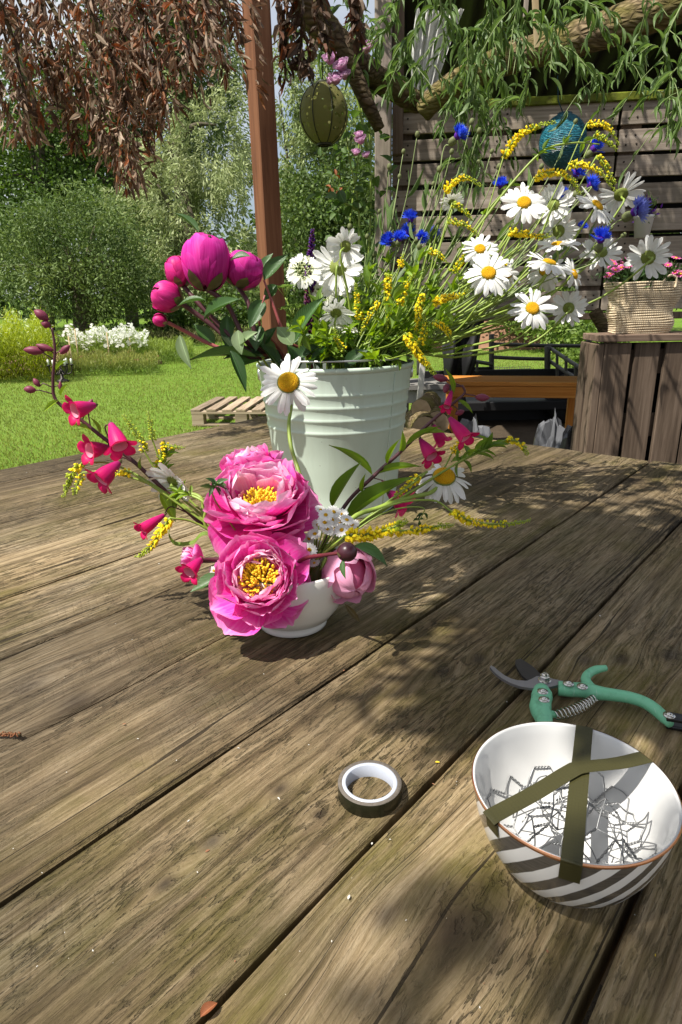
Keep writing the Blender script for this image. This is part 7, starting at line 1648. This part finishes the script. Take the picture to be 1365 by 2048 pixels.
# yellow melilot sprays of the bucket
G = 'yellow melilot sprays in the bucket'
YS = [([(1008, 312), (1025, 285), (1050, 262), (1080, 250), (1112, 243)], 1.3, 'thick arching yellow spray crossing the blue lantern from the left', 130, .0125, .0), ([(1175, 246), (1205, 246), (1225, 262), (1238, 290)], 1.34, 'yellow spray arching right of the blue lantern, highest at the right', 90, .010, .1), ([(890, 385), (905, 364), (935, 355), (965, 372)], 1.3, 'arching yellow spray left of the highest daisy', 100, .011, .05), ([(1068, 356), (1095, 345), (1125, 345), (1148, 362), (1160, 388)], 1.24, 'yellow spray arching over the highest daisy', 120, .0115, .05), ([(1138, 330), (1170, 328), (1205, 345), (1232, 382)], 1.28, 'yellow spray arching over the tilted daisy', 110, .011, .1), ([(1195, 310), (1212, 330), (1225, 355), (1232, 368)], 1.33, 'green spike hanging right of the blue lantern', 70, .009, .7),
      ([(1018, 462), (1050, 466), (1080, 472), (1105, 470)], 1.22, 'yellow spray behind the middle cluster of daisies', 100, .011, .0), ([(845, 585), (838, 620), (835, 655), (828, 690)], 1.12, 'upright yellow-green spray hanging in the middle of the bunch', 120, .011, .2), ([(812, 665), (832, 700), (855, 730), (880, 760)], 1.08, 'thick yellow spray drooping over the right rim of the mint bucket', 150, .0125, .1), ([(865, 605), (890, 596), (920, 588), (948, 575)], 1.1, 'yellow spray lying under the full front daisy', 100, .011, .0), ([(778, 545), (775, 590), (777, 630), (772, 665)], 1.15, 'long lime-yellow spray hanging in the middle left of the bunch', 130, .011, .5), ([(895, 440), (925, 446), (945, 458), (962, 475)], 1.24, 'thin lime spray left of the smaller daisy', 70, .009, .55), ([(760, 600), (745, 620), (728, 650), (722, 670)], 1.14, 'short yellow spray above the left middle of the bucket rim', 60, .009, .2), ([(800, 535), (802, 520), (808, 505)], 1.2, 'tiny yellow spray tip in front of the wall post', 30, .009, 0), ([(855, 500), (880, 510), (900, 530)], 1.25, 'small yellow spray in front of the lower pallet boards', 50, .009, .3), ([(1190, 268), (1215, 280), (1235, 300)], 1.36, 'feathery green spray tip at the upper right', 60, .010, .9), ([(905, 405), (930, 420), (945, 440)], 1.28, 'feathery green spray under the left arching yellow spray', 60, .010, .85), ([(1000, 520), (1012, 528), (1020, 540)], 1.2, 'tiny yellow spray peeping from behind the full front daisy', 24, .009, 0)]
YS += [([(720, 640), (715, 600), (712, 565)], 1.2, 'lime-yellow spike rising left of the middle of the bunch', 80, .010, .5), ([(868, 640), (895, 660), (905, 690)], 1.1, 'yellow spray hanging over the bare stems right of the bucket rim', 70, .010, .2), ([(800, 610), (812, 570), (830, 545)], 1.14, 'upright yellow spike in the middle of the bunch', 80, .0105, .2), ([(905, 545), (925, 520), (935, 500)], 1.2, 'yellow-green spike just left of the smaller daisy', 70, .010, .5), ([(840, 690), (850, 660), (848, 630)], 1.09, 'lime spike low above the right rim of the bucket', 70, .010, .6), ([(690, 700), (675, 680), (668, 655)], 1.12, 'small yellow-green spike in front of the low side-view daisy', 50, .009, .5)]
for k, (l, Y, lab, n, w_, gr_) in enumerate(YS):
    P = atY(*l[0], Y); raceme(pts(l, Y), lab, bstem(P), w_ * .72, int(n * 1.75), .35, k + 50, G, gr_)
# thick pale stem of the arching sprays
Pm = atY(1165, 285, 1.3); s_ = [BC + Vector((.05, 0, .12)), BC + Vector((.07, 0, .285))] + pts([(860, 590), (960, 450), (1030, 360), (1090, 300), (1150, 285), (1200, 288)], 1.28)
sprig('thick pale green melilot stem bending across the blue lantern', s_, [], M_SPRIG, .0026, None, n=5, Lr=(.012, .025), seed=9, start=.5)
s_ = [BC + Vector((.05, .02, .12)), BC + Vector((.06, .02, .285))] + pts([(800, 620), (880, 560), (960, 440), (1010, 380)], 1.3)
sprig('straight pale green stem slanting up to the highest daisy', s_, [], M_SPRIG, .0022, None, n=5, Lr=(.012, .025), seed=10, start=.4)
# leafy filling at the mouth
FS = [(600, 650), (640, 600), (690, 690), (720, 640), (740, 590), (760, 560), (790, 600), (800, 640), (770, 680), (830, 600), (850, 640), (710, 700), (660, 700), (745, 530), (820, 540), (870, 560), (780, 520), (690, 610), (900, 620), (860, 690), (620, 700), (800, 700), (740, 700), (880, 520), (650, 660), (840, 520), (920, 560), (715, 560), (765, 640), (825, 670)]
FS += [(655, 690), (700, 660), (750, 660), (770, 620), (800, 580), (730, 620), (850, 670), (880, 600), (815, 610), (790, 690), (680, 720), (720, 715), (760, 715), (800, 718), (640, 715)]
for k, (px, py) in enumerate(FS):
    P = atY(px, py, 1.1 + .05 * (k % 6)); s = bstem(P); lim = k % 2 == 0
    lab = ('lime green leafy sprig filling the middle of the bucket bunch' if lim else 'fresh green leafy sprig filling the middle of the bucket bunch')
    sprig(lab, s + [P], [], M_LIMELEAF if lim else M_SPRIG, .0014, ('lime' if lim else 'fresh green') + ' leafy sprigs filling the bucket', n=10, Lr=(.016, .034), seed=90 + k, start=.45, wr=.36)
# bare stems leaning right
for k in range(48):
    px, py = rng.uniform(830, 1110), rng.uniform(470, 650); P = atY(px, py, rng.uniform(1.12, 1.32)); s = bstem(P, lift=rng.uniform(-.02, .02)) + [P]
    t = thing('flower_stem', 'long bare green stem leaning right out of the mint bucket', 'stem', s[0], 'bare green stems leaning right out of the bucket'); stem_part(t, smoothpath(s, 6), [.0026, .002, .0014], M_STEM if k % 3 else M_GSTEM, 6)
    L = .03; i = 3; sp2 = smoothpath(s, 6); d = (sp2[14] - sp2[12]).normalized(); obj('leaf', leafshape(M_SPRIG, 'cb1', 1., 1., .3, -.2, 5, 1.1), t, frameY(sp2[13], (d + Vector((0, -.2, .4))).normalized(), (0, -.5, .6)) @ Matrix.Diagonal((.006, .035, .035, 1)))
# stem loop drooping to the lowest gap
sprig('curved green stem drooping low at the right above the trailer', [BC + Vector((.06, 0, .12)), BC + Vector((.09, 0, .285))] + pts([(880, 690), (960, 655), (1000, 648), (1035, 662)], 1.2), [], M_SPRIG, .0022, None, n=1, Lr=(.01, .015), seed=2)
# ================================================================== CLIMBING ROSE
rb0 = atY(715, 760, 2.9); rb0.z = 0
t = thing('climbing_rose', 'climbing lilac-pink rose on tall green canes left of the grey wall post', 'rose', rb0)
RP = [pts([(718, 700), (716, 560), (718, 420), (700, 320), (690, 250)], 2.9), pts([(725, 700), (735, 560), (742, 400), (740, 250), (735, 120)], 3.0), pts([(705, 700), (690, 600), (700, 450), (715, 330), (725, 200)], 3.05), pts([(715, 420), (680, 400), (665, 385)], 2.9), pts([(735, 300), (715, 200), (690, 140), (665, 125)], 2.95)]
for k, p_ in enumerate(RP):
    p_ = ([rb0 + Vector((.02 * k, .03 * k, 0))] if k < 3 else []) + p_; pp_ = smoothpath(p_, 6); stem_part(t, pp_, [.006, .005, .003], M_STEM, 6, 'cane'); R = random.Random(k)
    for j in range(58 if k < 3 else 24):
        i = int(len(pp_) * R.uniform(.32 if k < 3 else .1, 1)) - 1; d = Vector((R.gauss(0, 1), R.gauss(0, 1), R.gauss(-.1, .6))).normalized(); L = R.uniform(.035, .07); off = Vector((R.gauss(0, .05), R.gauss(0, .05), R.gauss(0, .04)))
        obj('leaf', leafshape(M_ROSELEAF, 'rs%d' % R.randrange(4), 1., 1., .3, -.5, 5, .8), t, frameY(pp_[i] + off, d, (R.gauss(0, .5), -.4, .8)) @ Matrix.Diagonal((L * .6, L, L, 1)))
rp = peony_petals(M_LILAC, 4, .6, .03, .02, 1.0, .7)
for k, (px, py, r) in enumerate([(660, 118, 16), (684, 132, 18), (672, 158, 17), (690, 150, 14), (733, 95, 17), (722, 280, 13), (712, 305, 10), (733, 310, 9), (718, 270, 10), (660, 162, 10)]):
    P = atY(px, py, 2.62); F_ = frame(P, cdir(rng.uniform(-.5, .5), .5, .8)); r = pm(r * 1.2, P)
    o = obj('rose_bloom', mesh('rose_bloom', *egg(r * .5, r * .5, 10, 6)[:2], M_LILAC), t, F_)
    for j in range(13):
        m = F_ @ Matrix.Rotation(j * 2.4, 4, 'Z') @ Matrix.Translation((0, r * .12, -r * .25)) @ Matrix.Rotation(math.radians(30 + 45 * (j % 3) / 2), 4, 'X') @ Matrix.Scale(r * (1.0 - .12 * (j % 3)), 4)
        obj('petal', rp[j % 4], o, m)
for k, (px, py) in enumerate([(662, 375), (680, 382), (672, 350)]):
    P = atY(px, py, 2.9)
    for j in range(3): obj('faded_leaf', leafshape(M_RUSTLEAF, 'fd', 1., 1., .4, -.6, 5, .9), t, frameY(P, (rng.gauss(0, 1), rng.gauss(0, 1), rng.gauss(0, 1)), (0, -.4, .8)) @ Matrix.Diagonal((.014, .026, .026, 1)))
